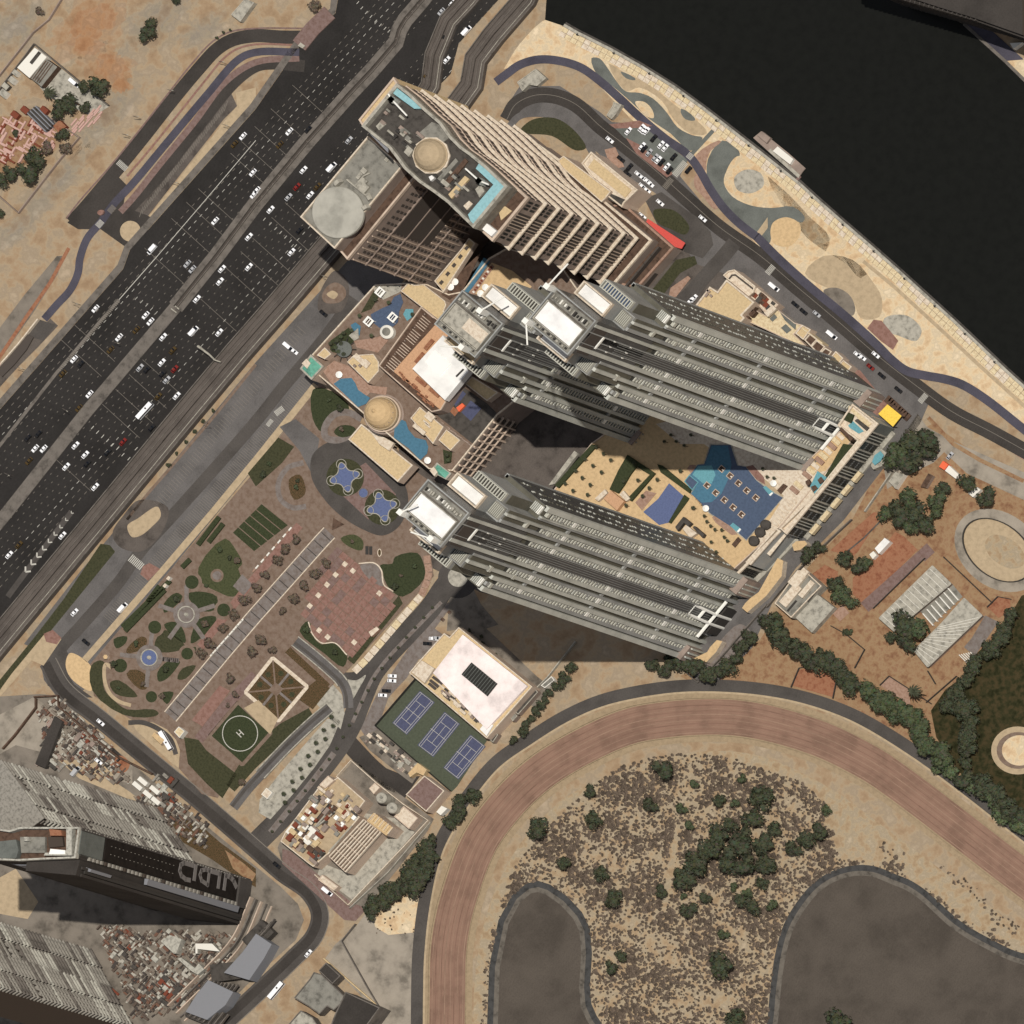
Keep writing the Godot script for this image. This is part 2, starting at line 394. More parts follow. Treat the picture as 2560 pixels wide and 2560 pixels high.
# ---- the wide highway with its two carriageways -------------------------------------------------------------------
func stain(key: String, c: Vector2, rx: float, ry: float, turn: float, seed_: int) -> void:      # weathered soil, fading out in ragged steps
	var f := FastNoiseLite.new(); f.seed = seed_; f.frequency = 0.9
	for k in 4:
		var p := PackedVector2Array()
		for i in 44:
			var a := TAU * i / 44.0; var r := (1.15 - k * 0.24) * (1.0 + 0.55 * f.get_noise_2d(cos(a) * 1.4 + k * 0.3, sin(a) * 1.4))
			p.append(c + Vector2(cos(a) * rx * r, sin(a) * ry * r).rotated(turn))
		lay("soil_stain", p, 0.03 + k * 0.012 + seed_ * 0.0011, M["%s_%d" % [key, k]])

func highway() -> void:
	var left := N([860, -60, 845, 0, 839, 33, 749, 116, 640, 272, 325, 626, 308, 673, 0, 1024, -120, 1160])
	var p := left.duplicate()
	p.append_array(N([-120, 1710, 0, 1545, 228, 1280, 232, 1280, 543, 895, 640, 782, 772, 640, 1097, 215, 1127, 185, 1147, 109, 1246, 0, 1300, -60]))
	lay("highway", p, 0.15, M.asphalt_dark)
	road("highway_shoulder", off_line(left, 9.0), 17.0, 0.22, M.concrete)
	# the raised verge between the carriageways, cut by a gap where it splits
	var med := N([1100, -60, 1057, 0, 1014, 50, 999, 76, 991, 106, 931, 176, 878, 232, 772, 351, 640, 510, 543, 640, 440, 768])
	for s in [-1.0, 1.0]:
		var q := off_line(med, s * 12.0); var b := Mb.new()
		var e := band(q, 16.0); var n := q.size()
		for i in n - 1: b.prism(plan(PackedVector2Array([e[i], e[i + 1], e[2 * n - 2 - i], e[2 * n - 1 - i]])), 0.1, 0.55)
		put("median_strip", b, M.concrete).set_meta("kind", "structure")
		b = Mb.new(); wall_into(b, off_line(med, s * 4.6), 0.35, 0.1, 1.5)
		tag(put("median_parapet", b, M.concrete), "low concrete parapet on the %s lip of the gap between the carriageways" % ("southeast" if s > 0 else "northwest"), "parapet")
	road("median_gap_shade", med, 7.0, 0.2, M.dark_pane_and_shade)  # shade of the open gap and its barrier, laid as a dark strip
	var m2 := N([440, 768, 219, 1028, 20, 1280, -120, 1450])
	var b2 := Mb.new(); var e2 := band(m2, 31.0)
	for i in 3: b2.prism(plan(PackedVector2Array([e2[i], e2[i + 1], e2[6 - i], e2[7 - i]])), 0.1, 0.6)
	put("median_strip", b2, M.concrete).set_meta("kind", "structure")
	# white separator line of the far side lane, and the lane dashes
	road("edge_line", T(0, 0, [1932, 1060, 1560, 1500, 1190, 1932]), 1.6, 0.24, M.marking)
	road("edge_line", T(0, 1, [1190, 0, 900, 330]), 1.8, 0.24, M.marking)
	road("lane_divider", T(0, 1, [900, 330, 760, 490, 430, 880, 0, 1430, -200, 1680]), 8.0, 0.24, M.concrete)
	var b3 := Mb.new()
	for i in 44:
		var t := float(i) / 44.0
		strip_into(b3, PackedVector2Array([t1(0, 1, lerpf(890, 440, t) - 9, lerpf(345, 870, t) - 4), t1(0, 1, lerpf(890, 440, t) + 13, lerpf(345, 870, t) + 8)]), 2.0, 0.28)
	put("hatch_marking", b3, M.faint_marking).set_meta("kind", "structure")
	var b := Mb.new(); var bd := Mb.new()
	var axis := Vector2(0.672, -0.741); var nrm := Vector2(0.741, 0.672)
	var base := Vector2(440, 772)
	for lane in range(-8, 8):
		var d := (lane + (0.5 if lane >= 0 else 0.5)) * 16.0
		d += 22.0 * signf(d)
		for k in range(-46, 60):
			var c := base + axis * (k * 21.0 + (lane * 7) % 21) + nrm * d
			if c.x < -30 or c.y < -30 or c.x > 1300 or c.y > 1640: continue
			if not Geometry2D.is_point_in_polygon(c, p): continue
			strip_into(b if (lane == -6 or lane == 5) else bd, PackedVector2Array([c, c + axis * (9.0 if absi(lane) > 4 else 5.0)]), 1.1, 0.23)
	for o in [put("lane_dashes", b, M.marking), put("lane_dashes", bd, M.faint_marking)]: o.set_meta("kind", "structure")
	# thin expansion joints across the lanes
	var j := Mb.new()
	for k in [-560, -520, -480, -300, -250, -200, -150, 60, 110, 160, 215, 260, 330, 380, 420, 470, 530, 570, 610]:
		for side in [[-160.0, -24.0], [24.0, 150.0]]:
			var c: Vector2 = base + axis * float(k)
			if rng.randf() < 0.3: continue
			var a: Vector2 = c + nrm * float(side[0]); var e: Vector2 = c + nrm * float(side[1])
			if Geometry2D.is_point_in_polygon(a, p) and Geometry2D.is_point_in_polygon(e, p): strip_into(j, PackedVector2Array([a, e]), 0.9, 0.225)
	put("pavement_joints", j, M.faint_marking).set_meta("kind", "structure")
	# white arrows and bars painted across the lanes
	var w := Mb.new()
	for q in [[700, 1295], [738, 1330], [776, 1362], [814, 1392], [852, 1425], [890, 1452], [930, 1500], [975, 1530], [1030, 1455]]:
		var c := t1(0, 1, q[0], q[1]); strip_into(w, PackedVector2Array([c - axis * 5, c + axis * 5]), 1.6, 0.26)
	for q in [[1030, 320], [1070, 345], [1110, 370], [1145, 400], [1180, 430]]:
		var c := t1(0, 1, q[0], q[1]); strip_into(w, PackedVector2Array([c - axis * 5, c + axis * 5]), 1.2, 0.26)
	for q in [[65, 1655], [110, 1690], [150, 1725], [188, 1755], [225, 1790], [262, 1820], [300, 1855], [335, 1890], [770, 20], [800, 60], [835, 95], [870, 125], [905, 160], [940, 190], [975, 215], [1005, 235]]:
		var c := t1(1, 0, q[0], q[1]); strip_into(w, PackedVector2Array([c - axis * 4.5, c + axis * 4.5]), 1.5, 0.26)
	for i in 9:      # chevrons that point up the road
		var c := t1(0, 2, lerpf(205, 545, i / 8.0), lerpf(440, 5, i / 8.0)); var z := lerpf(9.0, 4.0, i / 8.0)
		for s in [-1.0, 1.0]:
			strip_into(w, PackedVector2Array([c - axis * z * 0.6, c + axis * z * 0.5 + nrm * s * z]), z * 0.45, 0.27)
	put("road_markings", w, M.marking).set_meta("kind", "structure")
	road("chevron_strip", T(0, 2, [60, 640, 200, 450, 540, 0]), 14.0, 0.25, M.asphalt)
	# the viaduct decks along the near side
	for spec in [
			[N([1222, -60, 1175, 0, 1125, 55, 1090, 140, 1080, 215, 1040, 280, 900, 440]), 46.0, 1.6, "grey slip road deck beside the carriageway at the canal bridge"],
			[N([1345, -60, 1318, 0, 1240, 90, 1195, 150, 1184, 215, 1150, 262, 1060, 360]), 54.0, 2.6, "ribbed grey bridge deck between two dark gaps by the canal"],
			[N([880, 560, 706, 764, 600, 885, 480, 1028, 276, 1275, 0, 1608, -120, 1755]), 62.0, 3.2, "long grey viaduct deck running along the near side of the highway"]]:
		var q: PackedVector2Array = spec[0]; var n := q.size(); var bb := Mb.new(); var e := band(q, spec[1])
		for i in n - 1: bb.prism(plan(PackedVector2Array([e[i], e[i + 1], e[2 * n - 2 - i], e[2 * n - 1 - i]]), 0.0), 0.1, spec[2])
		var t := thing("viaduct", spec[3], "viaduct", W(q[n / 2]))
		put("deck", bb, M.deck_concrete, t)
		for k in 7:
			var ww := Mb.new(); wall_into(ww, off_line(q, spec[1] * (k / 6.0 - 0.5) * 0.97), 0.5 if k in [0, 6] else 0.3, spec[2] - 0.05, spec[2] + (1.1 if k in [0, 3, 6] else 0.35))
			put("parapet" if k in [0, 6] else "rail_kerb", ww, M.concrete if k % 2 == 0 else M.pale_concrete if k == 1 else M.asphalt_worn, t)

# ---- sand lots, loop road and yard beyond the highway -------------------------------------------------------------
func north_west() -> void:
	var inner := smooth(T(0, 0, [2300, 500, 2050, 480, 1932, 500, 1770, 620, 1500, 950, 1200, 1330, 950, 1600, 880, 1690]))
	lay("parking_apron", T(0, 0, [1740, 690, 1790, 800, 1690, 900, 1110, 1640, 960, 1620, 1200, 1330, 1500, 960]), 0.12, M.asphalt_worn)
	var ph := Mb.new()
	for i in 34:
		var a := t1(0, 0, lerpf(1720, 1080, i / 33.0), lerpf(760, 1560, i / 33.0)); strip_into(ph, PackedVector2Array([a, a + Vector2(-9, 26)]), 1.2, 0.16)
	put("bay_lines", ph, M.faint_marking).set_meta("kind", "structure")
	lay("junction", T(0, 0, [510, 1680, 860, 1300, 960, 1400, 930, 1560, 1100, 1620, 1180, 1660, 1120, 1730, 1080, 1840, 985, 1890, 760, 1730, 590, 1730]), 0.14, M.asphalt_mid)
	road("loop_road", smooth(T(0, 0, [2330, 280, 2130, 280, 1932, 270, 1760, 300, 1640, 370, 1500, 520, 1300, 760, 1080, 1040, 860, 1310, 640, 1570, 540, 1680])), 33.0, 0.17, M.asphalt_mid)
	road("inner_road", inner, 30.0, 0.16, M.asphalt_mid)
	road("pink_path", smooth(T(0, 0, [2260, 440, 1932, 470, 1700, 620, 1470, 920, 1200, 1250, 1010, 1490, 910, 1600])), 16.0, 0.2, M.pink_paving)
	road("cycle_path", smooth(T(0, 0, [2260, 395, 1932, 395, 1800, 450, 1560, 720, 1250, 1090, 1000, 1390, 860, 1540, 760, 1680, 660, 1800, 605, 1950, 590, 2060, 530, 2190, 430, 2300, 335, 2410])), 19.0, 0.22, M.cycle_path)
	road("loop_kerb", smooth(T(0, 0, [2300, 345, 1932, 335, 1790, 370, 1690, 440, 1540, 620, 1340, 870, 1130, 1130, 960, 1330])), 5.0, 0.2, M.red_paving)
	road("loop_kerb", smooth(T(0, 0, [2330, 215, 1932, 215, 1740, 240, 1610, 310, 1450, 480, 1260, 720, 1040, 1000, 820, 1270, 600, 1520, 500, 1650])), 4.0, 0.2, M.pink_paving)
	lay("sand_island", circ(t1(0, 0, 985, 1745), 26.0), 0.2, M.tan_sand)
	lay("red_island", circ(t1(0, 0, 765, 1605), 10.0, 16, 7.0), 0.22, M.red_paving)
	lay("verge_sand", T(0, 0, [1932, 660, 1932, 820, 1200, 1720, 1110, 1650, 1690, 920, 1790, 800, 1780, 700]), 0.1, M.tan_sand)
	lay("bleached_track", T(0, 1, [-60, 620, 180, 300, 430, 0, 470, 0, 440, 130, 250, 430, 30, 740, -60, 860]), 0.1, M.grey_dirt)
	road("red_track", T(0, 1, [520, -60, 380, 200, 200, 460, 0, 760, -60, 850]), 9.0, 0.13, M.rust_earth)
	road("ramp_road", T(0, 1, [410, 500, 260, 660, 120, 800, 0, 930, -60, 1000]), 26.0, 0.14, M.asphalt_worn)
	lay("ramp_head", T(0, 1, [300, 480, 420, 520, 330, 640, 200, 600]), 0.17, M.asphalt)
	wall("ramp_wall", "cream retaining wall along the ramp below the sand lot", "wall", T(0, 1, [300, 480, 150, 670, 0, 840]), 0.7, 2.4, M.cream_stone)
	wall("trench_wall", "dark inner wall of the sunken ramp at the left edge", "wall", T(0, 1, [230, 600, 180, 690, 90, 800, 0, 890]), 5.0, 1.2, M.dark_pane_and_shade)
	for c in [[925, 1250, 0.0, 30.0, 9, 1.0], [845, 1580, 1.57, 20.0, 8, 0.6], [755, 1690, 1.57, 19.0, 8, 1.0]]: crossing(t1(0, 0, c[0], c[1]), Vector2(0.75, 0.66).rotated(c[2]), c[3], c[4], 15.0, M.marking if c[5] > 0.8 else M.faint_marking)
	# the walled yard
	wall("yard_wall", "thin boundary wall running from the top edge down past the white warehouse", "wall", T(0, 0, [490, -30, 380, 150, 260, 250, 0, 580]), 0.5, 2.2, M.brown_wall)
	wall("yard_wall", "yard wall around the white warehouse and down to the gate", "wall", T(0, 0, [0, 690, 270, 335, 600, 610, 830, 800]), 0.5, 2.4, M.concrete)
	wall("yard_wall", "yard wall in front of the timber stacks", "wall", T(0, 0, [400, 900, 610, 1040, 460, 1210, 150, 1610, 0, 1480]), 0.5, 2.2, M.brown_wall)
	lay("yard_floor", T(0, 0, [330, 520, 440, 500, 830, 800, 700, 880, 380, 740, 300, 660]), 0.1, M.pale_concrete)
	var wh := thing("warehouse", "long white roofed warehouse with a dark slot inside the walled yard", "warehouse", W(t1(0, 0, 240, 470)))
	block(wh, T(0, 0, [130, 510, 262, 360, 352, 430, 222, 588]), 0, 6, M.soft_white, M.soft_white, 0.0)
	var sl := Mb.new(); sl.flat(plan(T(0, 0, [222, 470, 290, 385, 312, 400, 242, 488]), 6.2), 6.2); put("roof_light", sl, M.dark_roof, wh)
	var rh := thing("corrugated_shed", "brown corrugated shed roof next to the white warehouse", "shed", W(t1(0, 0, 330, 560)))
	block(rh, T(0, 0, [232, 590, 340, 440, 432, 505, 312, 655]), 0, 5, M.brown_roof, M.grey_roof, 0.0)
	for i in 6:
		var q := Mb.new(); var a := t1(0, 0, lerpf(250, 330, i / 5.0), lerpf(595, 640, i / 5.0)); var k := Vector2(36, -50) * 0.94
		wall_into(q, PackedVector2Array([a, a + k]), 0.5, 5.0, 5.25); put("roof_rib", q, M.brown_roof, rh)
	var cs := thing("striped_shed", "slate grey ridged shed among the timber stacks", "shed", W(t1(0, 0, 300, 900)))
	for i in 7:
		var a := t1(0, 0, lerpf(205, 265, i / 6.0), lerpf(852, 800, i / 6.0)); var q := Mb.new()
		var e := plan(band(PackedVector2Array([a, a + Vector2(46, 46)]), 3.0), 4.0)
		q.prism(e, 0, 4.0 + 0.5 * (i % 2)); put("roof_panel", q, M.slate_sheet if i % 2 == 0 else M.dark_roof, cs)
	house("small_shed", "square rust red shed by the timber stacks", "shed", T(0, 0, [400, 950, 450, 905, 500, 955, 440, 1000]), 0, 3.5, M.rust_brown, M.rust_earth, 0.0)
	for b in [[115, 550, 44, "whitish cabin nearest the warehouse in the row along the wall"], [90, 605, 52, "pale grey cabin in the middle of the row along the yard wall"], [40, 650, 50, "dark topped cabin in the row along the yard wall"], [25, 705, 60, "cream cabin at the left end of the row along the wall"]]:
		house("site_cabin", b[3], "cabin", rectp(t1(0, 0, b[0], b[1]), V, b[2] * Z, b[2] * Z * 0.8), 0, 3, M.soft_white if b[1] != 650 else M.dark_roof, M.pale_concrete, 0.0)
	for b in [[330, 830, "large rust brown container behind the slate shed"], [110, 865, "square rust brown container at the left of the yard"], [185, 830, "small rust brown container beside the slate shed"]]:
		house("container", b[2], "container", rectp(t1(0, 0, b[0], b[1]), V, 19.0, 14.0), 0, 3, M.rust_brown, M.rust_brown, 0.0)
	for i in 110:
		var x := rng.randf_range(-10, 420); var y := rng.randf_range(900, 1230)
		if y - 880 < (x - 330) * 0.9 or y > 1260 - x * 0.25 and x > 250: continue
		var ax := Vector2(0.5, -0.86) if rng.randf() < 0.5 else Vector2(0.86, 0.5)
		var q := Mb.new(); var g := W(t1(0, 0, x, y)); q.box(g, ax, rng.randf_range(3.5, 6.5), rng.randf_range(0.6, 1.6), rng.randf_range(0.8, 1.5))
		tag(put("timber_bundle", q, M.timber_pink if rng.randf() < 0.75 else M.rust_brown), "bundle of pinkish timber lying in the stacked yard by the slate shed", "timber", "timber bundles in the walled yard")
	for i in 16:
		var q := Mb.new(); q.box(W(t1(0, 0, 560 + (i % 4) * 55 + rng.randf() * 20, 1000 - (i % 4) * 32 - (i / 4) * 26)), U, rng.randf_range(4, 7), 0.8, 0.9)
		tag(put("timber_beam", q, M.timber_pink), "single pink beam laid out on the sand by the yard gate", "timber", "beams laid by the yard gate")
	lay("yard_earth", T(0, 0, [-40, 880, 200, 880, 420, 960, 430, 1060, 330, 1130, 180, 1250, -40, 1330]), 0.1, M.red_earth)
	house("pale_hut", "pale flat hut at the top edge of the sand lot by the loop road", "hut", T(0, 0, [1745, 110, 1850, -10, 1920, 20, 1815, 165]), 0, 3.5, M.pale_concrete, M.pale_concrete, 0.3)

func crossing(c: Vector2, across: Vector2, wid: float, n: int, len_: float, m: Material) -> void:     # bars side by side along `across`
	var b := Mb.new(); var along := Vector2(-across.y, across.x)
	for i in n:
		var p := c + across * wid * ((i + 0.5) / n - 0.5)
		strip_into(b, PackedVector2Array([p - along * len_ / 2, p + along * len_ / 2]), wid / n * 0.55, 0.34)
	put("crossing_stripes", b, m).set_meta("kind", "structure")

# ---- roads round the hotels ---------------------------------------------------------------------------------------
func hotel_roads() -> void:
	lay("hotel_ground", N([960, 760, 1150, 560, 1300, 640, 1700, 600, 2000, 760, 2240, 1090, 1900, 1470, 1760, 1640, 1500, 1560, 1200, 1480, 1040, 1400, 1000, 1150]), 0.05, M.asphalt_worn)
	# service road with bays between the viaduct and the garden
	lay("service_road", N([905, 600, 880, 640, 640, 905, 414, 1178, 318, 1290, 200, 1430, 60, 1610, 95, 1625, 110, 1700, 160, 1765, 215, 1720, 250, 1640, 640, 1165, 800, 965, 960, 780, 1010, 700]), 0.12, M.asphalt_pale)
	lay("verge_strip", T(0, 2, [760, 240, 830, 250, 870, 300, 390, 890, 90, 1220, -20, 1390, -60, 1340, 250, 960, 480, 660]), 0.15, M.verge)
	var lane := smooth(N([884, 745, 806, 852, 706, 971, 640, 1054, 440, 1280, 351, 1379, 298, 1455, 200, 1568, 150, 1625, 128, 1670, 150, 1720, 200, 1765, 265, 1815, 340, 1875, 420, 1945, 497, 2010, 560, 2055]))
	road("service_lane", lane, 30.0, 0.18, M.asphalt)
	road("curb_lane", smooth(T(0, 1, [1932, 820, 1650, 1170, 1380, 1490, 1270, 1620, 1120, 1790, 960, 1990])), 7.0, 0.2, M.garden_paving)
	var bays := Mb.new()
	for i in 150:
		var t := i / 149.0
		var a := N([840, 860]) [0].lerp(Vector2(265, 1545), t); var b := N([760, 830])[0].lerp(Vector2(340, 1340), t)
		strip_into(bays, PackedVector2Array([a + Vector2(-6, -6), a + Vector2(20, 16)]), 0.9, 0.2)
		if i % 2 == 0 and t < 0.9: strip_into(bays, PackedVector2Array([b + Vector2(-16, -14), b + Vector2(4, 4)]), 0.9, 0.2)
	put("bay_lines", bays, M.faint_marking).set_meta("kind", "structure")
	road("sand_strip", N([790, 962, 640, 1150, 533, 1280, 414, 1419, 212, 1651]), 17.0, 0.22, M.tan_sand)
	lay("sand_corner", smooth(T(0, 2, [530, 1065, 640, 1115, 690, 1170, 710, 1260, 690, 1350, 600, 1310, 520, 1230, 497, 1140]), true), 0.22, M.beach_sand)
	lay("sand_corner", T(0, 2, [330, 930, 400, 900, 465, 960, 330, 1160, 240, 1120, 120, 1260, -40, 1440, -40, 1400, 90, 1220]), 0.2, M.tan_sand)
	lay("red_bay", T(0, 2, [330, 920, 400, 890, 465, 950, 430, 1000, 350, 980]), 0.24, M.red_paving)
	lay("red_bay", T(0, 2, [1080, 410, 1130, 385, 1210, 430, 1120, 520, 1060, 470]), 0.24, M.red_paving)
	lay("turning_loop", smooth(T(0, 2, [930, 30, 1050, -90, 1270, -30, 1200, 190, 1060, 300, 900, 260, 850, 160]), true), 0.2, M.asphalt_worn)
	lay("sand_island", smooth(T(0, 2, [970, 150, 965, 100, 1040, 50, 1190, -40, 1215, 30, 1150, 110, 1060, 180, 1000, 190]), true), 0.26, M.tan_sand)
	lay("turning_loop", smooth(T(1, 1, [470, 330, 520, 200, 600, 110, 690, 190, 700, 300, 640, 420, 480, 420]), true), 0.2, M.asphalt_worn)
	lay("paved_island", smooth(T(1, 1, [500, 300, 540, 230, 600, 200, 670, 240, 680, 300, 630, 350, 520, 350]), true), 0.26, M.garden_paving)
	lay("sand_island", smooth(T(1, 1, [535, 290, 580, 262, 620, 290, 590, 325]), true), 0.3, M.tan_sand)
	crossing(t1(0, 2, 1030, 380), Vector2(0.77, 0.64), 40.0, 9, 20.0, M.marking)
	crossing(t1(1, 1, 178, 1170), Vector2(0.77, -0.6), 26.0, 8, 15.0, M.marking)
	crossing(t1(1, 1, 105, 1260), Vector2(0.6, -0.77), 20.0, 7, 11.0, M.marking)
	# road along the building site and its bend
	var low := smooth(N([120, 1655, 158, 1722, 250, 1797, 411, 1930, 497, 2000, 640, 2124, 706, 2182, 774, 2232, 800, 2286, 786, 2340, 730, 2400, 640, 2486, 560, 2560, 480, 2640]))
	road("south_road", low, 46.0, 0.14, M.asphalt)
	road("south_lane", off_line(low, 6.0), 22.0, 0.19, M.asphalt_mid)
	road("road_edge", off_line(low, -22.0), 2.0, 0.22, M.faint_marking)
	lay("road_corner", T(0, 2, [340, 1130, 480, 1000, 520, 1080, 500, 1200, 560, 1300, 700, 1400, 560, 1400, 360, 1310]), 0.16, M.asphalt)
	# avenue between the garden and the sports hall
	var ave := smooth(T(1, 2, [1560, 420, 1430, 560, 1320, 720, 1130, 930, 990, 1080, 880, 1220, 800, 1400, 720, 1600, 620, 1770, 500, 1932, 380, 2090, 200, 2300, 60, 2440, -40, 2540]))
	lay("avenue_apron", T(1, 2, [1660, 560, 1500, 680, 1350, 880, 1460, 960, 1330, 1100, 1230, 1110, 1140, 1250, 1000, 1400, 930, 1600, 1010, 1690, 890, 1800, 790, 1640, 900, 1400, 1250, 880, 1420, 700]), 0.1, M.grey_paving)
	road("avenue", ave, 54.0, 0.17, M.asphalt)
	road("avenue_median", smooth(T(1, 2, [1400, 680, 1130, 960, 990, 1110, 880, 1260, 800, 1430, 730, 1590])), 9.0, 0.23, M.grey_paving)
	road("avenue_median", smooth(T(1, 2, [590, 1820, 500, 1940, 390, 2080, 240, 2260, 110, 2420])), 15.0, 0.23, M.grey_paving)
	road("side_road", smooth(T(1, 2, [680, 1720, 780, 1830, 900, 1950, 1010, 2030, 1130, 2080])), 44.0, 0.16, M.asphalt_mid)
	lay("service_yard", T(1, 3, [860, 10, 980, 0, 1150, 70, 1240, 60, 1140, 200, 1120, 240, 960, 110]), 0.15, M.asphalt_mid)
	lay("grey_yard", T(1, 2, [1460, 640, 1640, 580, 1700, 700, 1830, 850, 1740, 880, 1930, 1060, 2120, 1240, 2240, 1330, 2100, 1480, 1800, 1160, 1560, 880, 1440, 900]), 0.13, M.grey_dirt)
	lay("round_island", circ(t1(1, 2, 1525, 490), 25.0), 0.2, M.pale_concrete)
	lay("roundabout", circ(t1(1, 2, 1525, 500), 50.0), 0.15, M.asphalt)
	road("link_road", smooth(T(1, 2, [640, 1250, 760, 1240, 850, 1180])), 25.0, 0.175, M.asphalt)
	lay("pale_island", smooth(T(1, 2, [640, 1260, 760, 1270, 830, 1230, 780, 1330, 720, 1420, 700, 1340]), true), 0.19, M.pale_concrete)
	# ramps down under the garden
	for spec in [[T(1, 2, [300, 975, 420, 1070, 560, 1190, 650, 1280, 690, 1370, 700, 1480]), 25.0, "ramp between grey walls running from the plaza down to the avenue"], [T(1, 2, [560, 1480, 420, 1600, 250, 1760, 60, 1960, -60, 2090, -170, 2230]), 25.0, "long two lane ramp along the foot of the heliport garden"]]:
		var q: PackedVector2Array = smooth(spec[0]); var nn := q.size()
		road("ramp", q, spec[1], 0.24, M.asphalt_pale)
		road("ramp_lane", off_line(q, 4.0), 8.0, 0.28, M.asphalt)
		for s in [-1.0, 1.0]:
			wall("ramp_parapet", "%s parapet of the %s" % ["northeast" if s < 0 else "southwest", spec[2]], "parapet", off_line(q.slice(0, nn * 2 / 3), s * 13.5), 0.6, 1.1, M.pale_concrete)
	lay("palm_terrace", T(1, 2, [460, 1450, 580, 1300, 650, 1380, 670, 1520, 640, 1640, 540, 1540]), 0.2, M.pale_concrete)
	lay("palm_terrace", T(1, 2, [540, 1560, 640, 1570, 560, 1760, 440, 1932, 280, 2130, 110, 2320, 20, 2270, 30, 2170, 160, 2000, 330, 1800]), 0.2, M.pale_concrete)
	# slabs of the cream pavement along the avenue: each one a piece
	var walk := thing("pavement_strip", "strip of large cream paving slabs beside the avenue below the red plaza", "pavement", W(t1(1, 2, 1050, 900)))
	walk.set_meta("kind", "structure")
	var wl := T(1, 2, [1290, 330, 1310, 480, 1250, 630, 1130, 770, 960, 970, 840, 1110, 740, 1210])
	for i in 17:
		var a := sample(wl, i / 17.0); var b := sample(wl, (i + 0.92) / 17.0)
		var q := Mb.new(); q.prism(plan(band(PackedVector2Array([a, b]), 17.0)), 0.1, 0.34 + 0.02 * (i % 3)); put("paving_slab", q, M.salmon_paving if i < 5 else M.cream_stone if i % 3 else M.promenade_stone, walk)
	# the road along the canal and its bays
	var q := smooth(N([1268, 300, 1290, 262, 1335, 240, 1385, 240, 1440, 262, 1500, 316, 1560, 362, 1640, 428, 1720, 500, 1800, 570, 1900, 640, 1990, 716, 2090, 800, 2200, 895, 2290, 965, 2380, 1030, 2480, 1082, 2620, 1160]))
	lay("canal_road_apron", N([1250, 290, 1300, 215, 1400, 215, 1500, 280, 1530, 305, 1610, 312, 1640, 350, 1720, 400, 1700, 440, 1800, 560, 1925, 640, 1945, 662, 1985, 700, 2100, 800, 2230, 905, 2330, 990, 2300, 1060, 2210, 1170, 2170, 1110, 2080, 980, 1940, 790, 1830, 690, 1740, 660, 1700, 600, 1690, 520, 1620, 470, 1560, 440, 1480, 370, 1380, 290]), 0.1, M.asphalt_pale)
	road("canal_road", q, 38.0, 0.17, M.asphalt_mid)
	road("canal_lane", off_line(q, -1.0), 1.2, 0.22, M.faint_marking)
	road("inner_loop", smooth(N([1272, 318, 1300, 290, 1350, 284, 1410, 296, 1450, 330, 1475, 370, 1490, 400])), 17.0, 0.18, M.asphalt_pale)
	lay("loop_garden", smooth(N([1300, 330, 1330, 300, 1390, 296, 1440, 330, 1465, 370, 1440, 376, 1380, 340]), true), 0.22, M.verge)
	lay("car_park", T(2, 0, [770, 960, 1000, 940, 1060, 1000, 1330, 1210, 1240, 1330, 1010, 1130, 850, 1040]), 0.24, M.slate_green)
	lay("red_verge", T(2, 0, [735, 940, 960, 910, 1060, 950, 1000, 965, 780, 970]), 0.27, M.red_paving)
	lay("red_verge", T(2, 0, [860, 1040, 960, 1090, 1220, 1310, 1170, 1340, 940, 1160]), 0.27, M.red_paving)
	lay("red_verge", T(2, 0, [700, 1130, 780, 1110, 850, 1260, 800, 1270, 720, 1190]), 0.27, M.salmon_paving)
	lay("forecourt", T(2, 0, [1000, 1500, 1130, 1450, 1280, 1560, 1400, 1640, 1500, 1750, 1520, 1850, 1440, 1950, 1300, 1900, 1280, 1820, 1100, 1700]), 0.2, M.asphalt)
	lay("planted_island", smooth(T(2, 0, [1070, 1590, 1200, 1580, 1290, 1640, 1340, 1720, 1310, 1770, 1200, 1730, 1100, 1680]), true), 0.3, M.verge)
	lay("planted_island", T(2, 1, [1000, 330, 1240, 30, 1380, 0, 1400, 60, 1270, 130, 1130, 310, 1080, 340]), 0.3, M.verge)
	lay("pink_verge", T(2, 1, [1200, 240, 1330, 150, 1350, 170, 1240, 310, 1180, 320]), 0.33, M.salmon_paving)
	road("hotel_lane", smooth(T(2, 1, [1180, 420, 1330, 300, 1480, 130, 1590, 10, 1680, -100])), 36.0, 0.21, M.asphalt)
	crossing(t1(2, 0, 1270, 1275), Vector2(0.64, -0.77), 44.0, 13, 17.0, M.marking)
	crossing(t1(2, 0, 1345, 1180), Vector2(0.64, -0.77), 16.0, 5, 15.0, M.marking)
	crossing(t1(2, 0, 1180, 1385), Vector2(0.64, -0.77), 30.0, 9, 14.0, M.faint_marking)
	crossing(t1(3, 1, 20, 105), Vector2(0.64, -0.77), 26.0, 8, 15.0, M.marking)
	crossing(t1(3, 1, 1172, 1075), Vector2(0.64, -0.77), 26.0, 9, 14.0, M.marking)
	lay("red_forecourt", N([2120, 930, 2150, 925, 2210, 1000, 2230, 1010, 2180, 1050, 2150, 1030]), 0.27, M.red_paving)
	lay("back_lane", N([2225, 1090, 2260, 1100, 2225, 1150, 2110, 1300, 1990, 1420, 1930, 1510, 1880, 1620, 1800, 1700, 1740, 1700, 1700, 1640, 1740, 1600, 1880, 1440, 2080, 1210]), 0.14, M.asphalt_pale)
	lay("corner_paving", smooth(N([1690, 1650, 1740, 1660, 1850, 1560, 1880, 1590, 1800, 1670, 1750, 1685, 1710, 1672]), true), 0.2, M.grey_paving)

